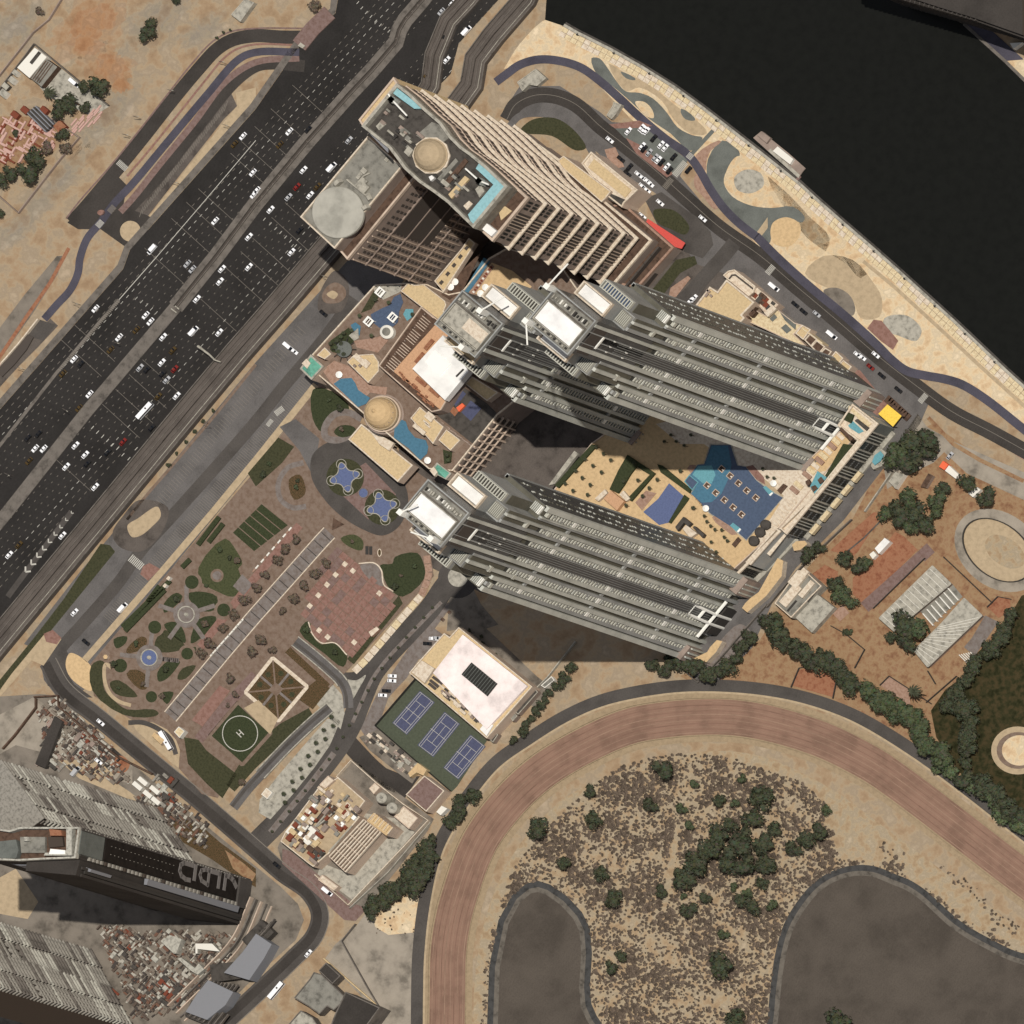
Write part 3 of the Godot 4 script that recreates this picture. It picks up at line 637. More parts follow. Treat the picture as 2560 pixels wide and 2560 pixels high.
func sample(p: PackedVector2Array, t: float) -> Vector2:
	var tot := 0.0
	for i in p.size() - 1: tot += p[i].distance_to(p[i + 1])
	var d := t * tot
	for i in p.size() - 1:
		var l := p[i].distance_to(p[i + 1])
		if d <= l: return p[i].lerp(p[i + 1], d / l)
		d -= l
	return p[p.size() - 1]

# ---- formal garden -------------------------------------------------------------------------------------------------
func garden() -> void:
	lay("garden_paths", N([800, 955, 905, 1060, 1000, 1150, 1085, 1210, 1140, 1330, 1075, 1375, 1085, 1440, 873, 1672, 790, 1755, 690, 1850, 560, 1965, 545, 1995, 505, 1985, 420, 1890, 330, 1800, 235, 1740, 226, 1660, 640, 1175]), 0.2, M.garden_paving)
	var beds := [
		["lawn", [1500, 420, 1700, 200, 1790, 300, 1830, 390, 1800, 430, 1850, 560, 1760, 640, 1640, 600, 1520, 530]], ["dark_lawn", [1240, 690, 1330, 610, 1380, 640, 1300, 730, 1240, 760]], ["dark_lawn", [1420, 620, 1500, 600, 1640, 640, 1620, 740, 1500, 740]],
		["dark_lawn", [1500, 810, 1630, 790, 1620, 850, 1480, 980, 1440, 990]], ["dark_lawn", [1240, 850, 1330, 830, 1390, 900, 1400, 990, 1300, 930]], ["verge", [1180, 960, 1250, 890, 1400, 1010, 1370, 1040, 1220, 1060, 1170, 1030]], ["dry_bed", [960, 1030, 1070, 940, 1110, 960, 1090, 1030, 1010, 1060, 960, 1070]],
		["dark_lawn", [1190, 1210, 1280, 1120, 1360, 1130, 1340, 1170, 1260, 1260, 1200, 1280]], ["dry_bed", [950, 1210, 1030, 1190, 1110, 1240, 1110, 1330, 1060, 1340]], ["verge", [830, 1290, 900, 1270, 1040, 1390, 1000, 1400, 870, 1370]], ["dark_lawn", [1210, 1370, 1310, 1360, 1290, 1420, 1260, 1450]],
		["verge", [690, 1160, 760, 1120, 800, 1150, 780, 1240, 790, 1340, 860, 1420, 960, 1490, 1160, 1490, 1200, 1520, 1160, 1545, 930, 1530, 700, 1350]], ["dark_lawn", [860, 960, 960, 940, 950, 990, 880, 1030]], ["verge", [1380, 1180, 1480, 1160, 1400, 1260, 1340, 1260]], ["dark_lawn", [1440, 1030, 1480, 1020, 1470, 1090, 1430, 1110]]]
	for b in beds: lay("planting_bed", smooth(T(0, 2, b[1]), true, 3), 0.26, M[b[0]])
	# hedges along the north-west edge
	for h in [[1660, 40, 1500, 250], [1690, 90, 1580, 230], [1440, 360, 1380, 420], [1250, 590, 950, 900], [1210, 560, 1120, 680], [1290, 520, 930, 870]]:
		var q := Mb.new(); wall_into(q, T(0, 2, h), 2.6, 0.2, 1.3)
		tag(put("hedge", q, M.dark_lawn), "clipped green hedge strip along the sand edge of the garden", "hedge", "hedge strips along the garden edge")
	road("gravel_crescent", smooth(T(0, 2, [850, 1180, 800, 1150, 790, 1260, 830, 1370, 900, 1430, 990, 1460])), 9.0, 0.3, M.tan_sand)
	# two star fountains and round beds
	for s in [[1410, 775, "large round star fountain with grey basin in the middle of the garden"], [1130, 1100, "round star fountain with pale basin near the garden's south corner"]]:
		var c := t1(0, 2, s[0], s[1]); var f := thing("star_fountain", s[2], "fountain", W(c))
		var b := Mb.new(); b.prism(plan(circ(c, 33.0)), 0.2, 0.36); put("paved_ring", b, M.grey_paving, f)
		b = Mb.new(); b.lathe(W(c), [[4.9, 0.3], [4.9, 0.85], [4.3, 0.85], [4.2, 0.6]]); put("basin_rim", b, M.pale_concrete, f)
		b = Mb.new(); b.flat(plan(circ(c, 19.0)), 0.55); put("water", b, M.grey_paving if s[0] == 1410 else M.fountain_water, f)
		b = Mb.new(); b.lathe(W(c), [[1.3, 0.4], [0.6, 1.2], [0.9, 1.5], [0.1, 1.7]]); put("bowl", b, M.pale_concrete, f)
		for k in 5:
			var a := k * TAU / 5 - 1.57 if s[0] == 1410 else k * TAU / 4 + 0.1
			road("garden_path", PackedVector2Array([c + Vector2(30, 0).rotated(a), c + Vector2(74, 0).rotated(a)]), 11.0, 0.31, M.grey_paving)
	for s in [[1450, 530, 46], [1690, 740, 44], [1170, 870, 44], [1415, 1070, 40], [910, 1160, 46], [1145, 1395, 38], [1640, 480, 30]]:
		var c := t1(0, 2, s[0], s[1])
		lay("ring_path", circ(c, s[2] * 0.55), 0.3, M.garden_paving); lay("round_bed", circ(c, s[2] * 0.37), 0.33, M.dark_lawn if s[0] != 1640 else M.grey_paving)
	lay("stone_court", T(0, 2, [1760, 560, 1830, 470, 1910, 550, 1840, 630]), 0.3, M.grey_paving)
	# striped parterre lawn
	var q := N([583, 1332, 656, 1259, 722, 1312, 636, 1378])
	lay("lawn_frame", Geometry2D.offset_polygon(q, 6.0)[0], 0.28, M.garden_paving)
	for i in 5:
		var a := q[0].lerp(q[1], i / 5.0); var b := q[0].lerp(q[1], (i + 0.9) / 5.0); var c := q[3].lerp(q[2], (i + 0.9) / 5.0); var d := q[3].lerp(q[2], i / 5.0)
		lay("lawn_strip", PackedVector2Array([a, b, c, d]), 0.32, M.dark_lawn)
	# the grey axis walk with dark drains, and its stone edges
	var ax := N([825, 1332, 806, 1352, 640, 1538, 563, 1628, 427, 1792])
	road("axis_walk", ax, 36.0, 0.34, M.grey_paving)
	for s in [-1.0, 1.0]: wall("walk_edge", "%s stone kerb of the grey garden walk" % ("northwest" if s > 0 else "southeast"), "kerb", off_line(ax, s * 18.5), 0.5, 0.7, M.cream_stone, 0.2)
	for i in 23:
		var a := sample(ax, (i + 0.5) / 23.0); var b := sample(ax, (i + 0.56) / 23.0); var d := (b - a).normalized(); var n := Vector2(-d.y, d.x)
		var b2 := Mb.new(); strip_into(b2, PackedVector2Array([a - n * 15, a + n * 15]), 2.0, 0.4); put("drain_grate", b2, M.dark_metal).set_meta("kind", "structure")
	road("rose_walk", T(1, 2, [330, 100, 130, 340, -60, 560, -220, 770, -420, 1020]), 20.0, 0.27, M.red_paving)
	road("rose_walk", T(0, 2, [1930, 1230, 1700, 1470, 1500, 1720]), 26.0, 0.27, M.pink_paving)
	lay("red_carpet", T(0, 2, [1660, 1310, 1740, 1350, 1530, 1620, 1450, 1570]), 0.32, M.red_paving)
	for i in 24:
		var t := i / 23.0; var q2 := Mb.new()
		q2.box(W(t1(0, 2, lerpf(1830, 1590, t), lerpf(820, 1090, t))), U, 2.2, 0.75, 0.8)
		if i % 3 != 2: tag(put("bench", q2, M.soft_white), "white bench in the row along the northwest side of the grey garden walk", "bench", "white benches along the garden walk")
	for i in 14:
		var t := i / 13.0; var q2 := Mb.new()
		q2.box(W(t1(1, 2, lerpf(260, -10, t), lerpf(130, 440, t))), U, 2.6, 0.7, 0.8)
		if i % 4 != 3: tag(put("bench", q2, M.salmon_paving if i % 2 else M.soft_white), "pale bench beside the row of trees above the garden walk", "bench", "pale benches by the tree row")
	# red plaza: big pavers with open joints
	var pl := thing("plaza", "red paved plaza with an open grid of joints", "plaza", W(t1(1, 2, 700, 640))); pl.set_meta("kind", "structure")
	var out := T(1, 2, [560, 280, 650, 310, 790, 390, 840, 470, 960, 560, 1070, 640, 1010, 740, 860, 920, 720, 1080, 600, 990, 490, 990, 430, 920, 395, 820, 330, 770, 420, 600, 480, 480])
	lay("plaza_base", out, 0.27, M.garden_paving)
	for i in range(-9, 10):
		for j in range(-9, 10):
			var c := t1(1, 2, 690, 660) + Vector2(0.643, -0.766) * 19.0 * i + Vector2(0.766, 0.643) * 19.0 * j
			if not Geometry2D.is_point_in_polygon(c, out): continue
			var b := Mb.new(); b.prism(plan(rectp(c, U, 17.6, 17.6)), 0.2, 0.36 + rng.randf() * 0.05); put("paving_slab", b, M[["red_paving", "pink_paving", "red_paving", "red_paving", "red_paving"][rng.randi() % 5]], pl)
	lay("plaza_lawn", smooth(T(1, 2, [1050, 340, 1220, 310, 1270, 400, 1280, 490, 1110, 640, 1010, 580, 960, 480, 940, 400, 1030, 390]), true, 3), 0.3, M.dark_lawn)
	lay("plaza_lawn", smooth(T(1, 2, [640, 200, 740, 170, 810, 220, 800, 290, 700, 260]), true, 3), 0.3, M.lawn)
	lay("plaza_lawn", smooth(T(1, 2, [330, 900, 400, 820, 440, 950, 500, 1000, 600, 985, 690, 1080, 660, 1170, 520, 1070]), true, 3), 0.3, M.dark_lawn)
	lay("plaza_lawn", T(1, 2, [690, 1110, 1080, 630, 1110, 690, 740, 1150]), 0.3, M.verge)
	lay("grey_terrace", smooth(T(1, 2, [790, 400, 900, 390, 960, 480, 960, 560, 850, 500]), true), 0.4, M.grey_paving)
	wall("terrace_kerb", "white curved kerb around the grey terrace by the plaza lawn", "kerb", smooth(T(1, 2, [780, 390, 900, 388, 950, 440, 970, 550, 1040, 600])), 0.7, 0.8, M.cream_stone)
	wall("terrace_kerb", "white wavy kerb on the southwest edge of the red plaza", "kerb", smooth(T(1, 2, [400, 830, 430, 920, 500, 990, 600, 990, 690, 1080])), 0.6, 0.8, M.cream_stone)
	# square parterre with a cross of paths
	var sq := T(1, 2, [130, 1120, 370, 1320, 170, 1560, -60, 1360])
	lay("parterre_border", Geometry2D.offset_polygon(sq, 9.0)[0], 0.28, M.cream_stone); lay("parterre", sq, 0.31, M.dry_bed)
	for k in [[0, 2], [1, 3]]: road("parterre_path", PackedVector2Array([sq[k[0]], sq[k[1]]]), 4.0, 0.35, M.garden_paving)
	for k in 4: road("parterre_path", PackedVector2Array([(sq[k] + sq[(k + 1) % 4]) / 2, centre(sq)]), 6.0, 0.345, M.grey_paving)
	lay("parterre_court", rectp(centre(sq), U, 26, 26), 0.37, M.garden_paving)
	for k in 8:
		var c := centre(sq) + Vector2(42, 0).rotated(k * TAU / 8 + 0.3); lay("parterre_bed", circ(c, 7.0, 12), 0.36, M.verge)
	lay("slab_terrace", T(1, 2, [-90, 1480, 20, 1420, 170, 1560, 110, 1680]), 0.33, M.tan_sand)
	# heliport lawn
	var hp := N([596, 1762, 672, 1832, 606, 1906, 530, 1840])
	lay("heliport_border", Geometry2D.offset_polygon(hp, 9.0)[0], 0.27, M.garden_paving); lay("heliport_lawn", hp, 0.32, M.dark_lawn)
	var hc := Vector2(601, 1834); var b3 := Mb.new()
	for i in 40:
		strip_into(b3, PackedVector2Array([hc + Vector2(44, 0).rotated(i * TAU / 40), hc + Vector2(44, 0).rotated((i + 1.06) * TAU / 40)]), 2.0, 0.38)
	var hx := Vector2(0.7, 0.714); var hn := Vector2(-0.714, 0.7)
	for s in [-1.0, 1.0]: strip_into(b3, PackedVector2Array([hc + hn * 4.5 * s - hx * 9, hc + hn * 4.5 * s + hx * 9]), 2.4, 0.38)
	strip_into(b3, PackedVector2Array([hc - hn * 4.5, hc + hn * 4.5]), 2.2, 0.381)
	put("heliport_marking", b3, M.marking).set_meta("kind", "structure")
	lay("slope_bed", T(1, 2, [-60, 1800, 180, 1600, 400, 1480, 430, 1530, 250, 1700, 0, 1932, -160, 2110, -220, 2060]), 0.25, M.verge)
	lay("slope_bed", T(0, 2, [1390, 1700, 1500, 1720, 1560, 1800, 1790, 1980, 1680, 2160, 1560, 2050, 1420, 1900]), 0.25, M.verge)
	lay("flower_bed", T(1, 2, [220, 1060, 260, 1020, 560, 1300, 530, 1340]), 0.28, M.dry_bed)
	lay("flower_bed", T(1, 2, [380, 1330, 470, 1260, 560, 1330, 430, 1490, 330, 1420]), 0.26, M.dry_bed)
	# forecourt with the two lobed fountains
	lay("forecourt_lawn", smooth(T(1, 1, [430, 1010, 520, 1000, 690, 1110, 700, 1180, 560, 1230, 500, 1330, 430, 1230]), true, 3), 0.27, M.dark_lawn)
	lay("forecourt_lawn", T(1, 1, [-60, 1640, 170, 1370, 290, 1440, 200, 1560, 0, 1740]), 0.27, M.verge)
	lay("drop_off", smooth(T(1, 1, [430, 1500, 560, 1400, 720, 1380, 900, 1450, 1080, 1640, 1150, 1830, 1090, 2030, 960, 2110, 800, 2060, 640, 1960, 520, 1840, 420, 1670]), true), 0.24, M.asphalt)
	lay("drop_off", T(1, 1, [180, 1290, 300, 1230, 480, 1380, 460, 1500, 420, 1640, 330, 1470]), 0.23, M.asphalt_pale)
	road("approach_loop", smooth(T(1, 1, [800, 1230, 690, 1180, 590, 1200, 520, 1300, 530, 1370, 620, 1390, 720, 1350])), 17.0, 0.29, M.grey_paving)
	lay("loop_bed", smooth(T(1, 1, [590, 1330, 640, 1280, 740, 1290, 760, 1330, 650, 1370]), true, 3), 0.33, M.dark_lawn)
	road("approach_loop", smooth(T(1, 1, [360, 1560, 240, 1600, 170, 1720, 190, 1840, 280, 1900, 380, 1890])), 13.0, 0.29, M.grey_paving)
	lay("loop_bed", smooth(T(1, 1, [250, 1690, 330, 1650, 370, 1720, 370, 1800, 290, 1840]), true, 3), 0.33, M.dry_bed)
	lay("fountain_court", T(1, 1, [560, 1720, 830, 1560, 1060, 1800, 850, 1990]), 0.29, M.pink_paving)
	for s in [[675, 1672, 47.0, "four lobed blue fountain pool on the west side of the hotel forecourt"], [955, 1897, 44.0, "four lobed blue fountain pool on the east side of the hotel forecourt"]]:
		var c := t1(1, 1, s[0], s[1]); var f := thing("fountain_pool", s[3], "fountain", W(c))
		var b := Mb.new(); b.prism(plan(circ(c, s[2])), 0.2, 0.34); put("lawn_ring", b, M.verge, f)
		var shape := PackedVector2Array()
		for i in 64:
			var a := TAU * i / 64.0; var r := 22.0 + 17.0 * pow(absf(cos(2.0 * (a + 0.26))), 3.0)
			shape.append(c + Vector2(r * cos(a), r * sin(a)))
		b = Mb.new(); b.ring(plan(shape), 0.45, 0.2, 0.9); put("basin_rim", b, M.pale_concrete, f)
		b = Mb.new(); b.flat(plan(shape), 0.62); put("water", b, M.fountain_water, f)
		for k in 4:
			var lc := c + Vector2(34, 0).rotated(k * TAU / 4 - 0.26)
			b = Mb.new(); b.lathe(W(lc), [[2.9, 0.3], [2.9, 0.95], [2.6, 0.95], [2.6, 0.6]], 18); put("lobe_rim", b, M.pale_concrete, f)
	var cp := t1(1, 1, 815, 1790); var rf := thing("round_pool", "small round blue pool between the two lobed fountains", "fountain", W(cp))
	var b4 := Mb.new(); b4.lathe(W(cp), [[2.9, 0.2], [2.9, 0.9], [2.5, 0.9], [2.5, 0.55]]); put("basin_rim", b4, M.grey_paving, rf)
	b4 = Mb.new(); b4.flat(plan(circ(cp, 11.2)), 0.6); put("water", b4, M.fountain_water, rf)
	lay("dark_wedge", T(1, 2, [585, 45, 670, 95, 575, 140]), 0.4, M.brown_roof)
	for k in [[840, 290, 18.0], [868, 292, 18.0]]: lay("grating", rectp(t1(1, 2, k[0], k[1]), Vector2(0, 1), 21.0, 8.0), 0.4, M.dark_metal)
	lay("oval_bed", circ(t1(1, 2, 935, 308), 5.5, 18, 10.0), 0.42, M.cream_stone); lay("oval_bed", circ(t1(1, 2, 935, 308), 3.6, 18, 8.0), 0.47, M.dry_bed)
	lay("bed_strip", T(0, 2, [1000, 1590, 1040, 1570, 1160, 1590, 1260, 1640, 1330, 1720, 1360, 1800, 1350, 1932, 1290, 1890, 1030, 1650]), 0.24, M.tan_sand)
	road("gate_loop", smooth(T(0, 2, [970, 1590, 1080, 1590, 1200, 1640, 1290, 1720, 1330, 1830])), 12.0, 0.27, M.asphalt)

# ---- canal promenade ----------------------------------------------------------------------------------------------
func promenade() -> void:
	var quay := T(2, 0, [375, 230, 480, 290, 720, 410, 960, 545, 1200, 695, 1420, 855, 1640, 1025, 1860, 1195])
	quay.append_array(T(3, 0, [210, 1420, 330, 1530, 540, 1715, 750, 1895])); quay.append_array(T(3, 1, [950, 140, 1160, 330, 1370, 520, 1570, 710, 1770, 900, 2060, 1160]))
	lay("canal_park", smooth(T(2, 0, [-60, 520, 60, 330, 280, 140, 420, 230, 720, 400, 1200, 690, 1640, 1020, 1932, 1250, 2140, 1440, 2470, 1720, 2680, 1910]), false, 4) + T(3, 1, [950, 140, 1370, 520, 1770, 900, 2200, 1280, 2200, 1560, 1500, 1000, 1200, 900, 900, 760, 300, 250, 0, 20]) + T(2, 0, [1500, 1420, 1300, 1180, 900, 900, 560, 540, 300, 470, 100, 490]), 0.08, M.pale_sand)
	for s in [[T(2, 0, [1110, 1010, 1330, 1030, 1500, 1070, 1720, 1160, 1932, 1330, 2100, 1480, 2250, 1640, 2400, 1800, 2330, 1932, 2100, 1932, 1900, 1650, 1640, 1350, 1400, 1150]), "bright_sand"], [T(3, 0, [0, 1330, 110, 1330, 330, 1560, 560, 1760, 800, 1960, 700, 2100, 600, 2000, 300, 1800, 120, 1560]), "bright_sand"], [T(2, 0, [730, 480, 870, 560, 1010, 620, 1240, 800, 1450, 960, 1470, 1010, 1350, 1010, 1220, 900, 1130, 760, 960, 660, 860, 690]), "tan_sand"], [T(3, 1, [280, 130, 420, 0, 640, 30, 780, 180, 860, 320, 840, 460, 700, 470, 640, 330, 560, 280, 400, 220]), "tan_sand"]]: lay("sand_bed", smooth(s[0], true, 3), 0.12, M[s[1]])
	# slate coloured hard courts curling through the sand
	lay("slate_path", smooth(T(2, 0, [600, 440, 660, 440, 720, 510, 780, 600, 860, 690, 960, 700, 1060, 740, 1170, 850, 1250, 960, 1360, 1020, 1440, 1040, 1350, 1140, 1200, 1010, 1040, 900, 900, 770, 760, 650, 640, 560]), true, 3), 0.16, M.slate_green)
	lay("slate_path", smooth(T(2, 0, [1590, 1060, 1700, 1120, 1720, 1180, 1620, 1290, 1600, 1380, 1660, 1480, 1800, 1550, 1960, 1570, 2120, 1560, 2210, 1640, 2190, 1680, 2060, 1640, 1960, 1700, 1950, 1830, 1880, 1840, 1700, 1700, 1560, 1560, 1480, 1380, 1480, 1200]), true, 3), 0.16, M.slate_green)
	lay("slate_path", smooth(T(2, 0, [820, 540, 930, 590, 930, 605, 860, 590]), true, 3), 0.17, M.slate_green)
	lay("slate_path", smooth(T(2, 0, [1280, 820, 1380, 890, 1380, 910, 1310, 900, 1275, 850]), true, 3), 0.17, M.slate_green)
	lay("sand_mound", smooth(T(2, 0, [930, 770, 1000, 770, 1060, 830, 1070, 890, 1020, 880]), true), 0.2, M.bright_sand)
	lay("sand_mound", smooth(T(2, 0, [1700, 1180, 1800, 1200, 1930, 1340, 1960, 1500, 1880, 1560, 1720, 1500, 1610, 1400, 1620, 1290]), true), 0.2, M.bright_sand)
	lay("pale_clearing", smooth(T(2, 0, [1680, 1340, 1770, 1280, 1880, 1310, 1900, 1400, 1800, 1460, 1700, 1430]), true), 0.23, M.pale_concrete)
	lay("sand_mound", smooth(T(3, 0, [20, 1770, 40, 1680, 140, 1640, 240, 1690, 240, 1780, 160, 1860, 50, 1840]), true), 0.22, M.beach_sand)
	lay("grass_patch", T(2, 0, [1830, 1780, 1930, 1640, 1932, 1720, 1870, 1800]), 0.2, M.tan_sand)
	lay("grey_hollow", smooth(T(3, 1, [420, 260, 520, 240, 620, 300, 660, 400, 640, 450, 560, 420, 460, 340]), true), 0.16, M.grey_dirt)
	lay("grey_patch", smooth(T(3, 1, [880, 470, 1050, 450, 1160, 560, 1120, 640, 980, 600, 880, 560]), true), 0.14, M.pale_concrete)
	road("edge_verge", T(3, 1, [720, 40, 950, 230, 1300, 550, 1600, 830, 1932, 1130, 2100, 1280]), 9.0, 0.15, M.tan_sand)
	var cyc := smooth(T(2, 0, [-120, 620, -40, 560, 60, 490, 200, 450, 360, 460, 520, 510, 650, 600, 800, 730, 960, 880, 1150, 1040, 1330, 1170, 1420, 1290, 1500, 1430, 1600, 1570, 1720, 1690, 1850, 1790]))
	road("cycle_path", cyc, 21.0, 0.26, M.cycle_path)
	road("cycle_path", smooth(T(3, 0, [-90, 1780, 60, 1932, 300, 2150, 600, 2400, 820, 2600, 940, 2720, 1050, 2800, 1190, 2835, 1330, 2860, 1460, 2900, 1640, 3010, 1932, 3240, 2100, 3370])), 22.0, 0.26, M.cycle_path)
	lay("red_terrace", T(3, 1, [750, 545, 800, 480, 860, 490, 985, 640, 945, 710, 850, 640]), 0.3, M.red_paving)
	for s in [[1380, 1330, 1400, 1310, 1480, 1430, 1560, 1560, 1530, 1580, 1440, 1480, 1380, 1410], [1390, 1170, 1560, 1060, 1580, 1070, 1500, 1140, 1470, 1220, 1460, 1290, 1400, 1220]]: lay("red_planting", smooth(T(2, 0, s), true, 3), 0.24, M.salmon_paving)
	road("stone_causeway", T(2, 0, [1360, 1160, 1520, 985]), 10.0, 0.28, M.slate_green)
	# slabs of the quay, in two rows, each one a piece
	var t := thing("quay_pavement", "cream slab promenade along the canal edge", "promenade", W(quay[8])); t.set_meta("kind", "structure")
	var inner := off_line(quay, 14.5); var outer := off_line(quay, -11.0)
	for i in 96:
		for r in 2:
			var a0 := i / 96.0; var a1 := (i + 0.94) / 96.0
			var p0 := sample(inner, a0).lerp(sample(outer, a0), 0.5 * r + 0.015); var p1 := sample(inner, a1).lerp(sample(outer, a1), 0.5 * r + 0.015)
			var p2 := sample(inner, a1).lerp(sample(outer, a1), 0.5 * r + 0.485); var p3 := sample(inner, a0).lerp(sample(outer, a0), 0.5 * r + 0.485)
			var b := Mb.new(); b.prism(plan(PackedVector2Array([p0, p1, p2, p3])), 0.1, 0.42 + rng.randf() * 0.04); put("paving_slab", b, M.promenade_stone if rng.randf() < 0.6 else M.cream_stone, t)
	road("quay_joints", quay, 27.0, 0.3, M.garden_paving)
	var qw := Mb.new(); wall_into(qw, off_line(quay, -15.0), 1.6, 0.05, 1.0); tag(put("quay_wall", qw, M.pale_concrete), "pale quay wall along the water's edge of the canal", "wall")
	qw = Mb.new(); wall_into(qw, off_line(quay, -19.5), 2.0, 0.05, 0.45); tag(put("quay_step", qw, M.dark_roof), "dark lower ledge at the foot of the quay wall", "ledge")
	for i in 15:
		var c := sample(off_line(quay, -12.5), (i + 0.4) / 15.0); var b := Mb.new(); b.lathe(W(c), [[1.1, 0.3], [1.1, 0.9], [0.4, 1.0], [0.0, 1.0]], 10)
		tag(put("mooring_bay", b, M.dark_metal), "small dark mooring recess spaced along the quay edge", "mooring", "mooring recesses along the quay")
	# floating pontoon with a white boat shelter
	var pt := thing("pontoon", "brown floating pontoon with pale shelter moored at the canal edge", "pontoon", W(t1(3, 0, 90, 1230)))
	for s in [["deck", T(2, 0, [1820, 1040, 1880, 990, 2080, 1150, 2215, 1270, 2190, 1300, 2170, 1330, 2020, 1220]), 0.7, "brown_wall"], ["shelter_roof", T(3, 0, [36, 1140, 72, 1105, 190, 1200, 165, 1240]), 3.0, "soft_white"], ["gangway", T(3, 0, [200, 1360, 235, 1320, 250, 1335, 215, 1375]), 0.8, "pink_paving"], ["walkway", T(3, 0, [0, 1140, 20, 1120, 240, 1320, 230, 1345]), 1.0, "pale_concrete"], ["cabin", T(2, 0, [1850, 1020, 1885, 990, 1950, 1040, 1920, 1080]), 2.6, "brown_wall"]]:
		var b := Mb.new(); b.prism(plan(s[1], s[2]), 0.15, s[2]); put(s[0], b, M[s[3]], pt)
	for r in [[40, 620, 180, 520, 260, 590, 190, 650, 130, 640, 80, 690, "pale flat plant room by the inner bend of the bridge road"], [770, 770, 830, 790, 780, 870, 750, 900, 715, 870, 760, 800, "white roofed plant hut on the sand near the car park"]]:
		house("plant_room", r[12], "plant room", T(2, 0, r.slice(0, 12)), 0, 3, M.pale_concrete, M.pale_concrete, 0.4)
	lay("far_bank", T(3, 0, [1790, 460, 1932, 440, 3400, 1800, 3400, 2000, 1932, 600]), 0.2, M.pale_sand)
	road("far_quay", T(3, 0, [1480, 180, 1790, 460, 1932, 600, 3400, 2000]), 8.0, 0.5, M.concrete)
	lay("far_road", T(3, 0, [1490, 180, 1700, 240, 1932, 450, 1800, 460]), 0.25, M.cycle_path)

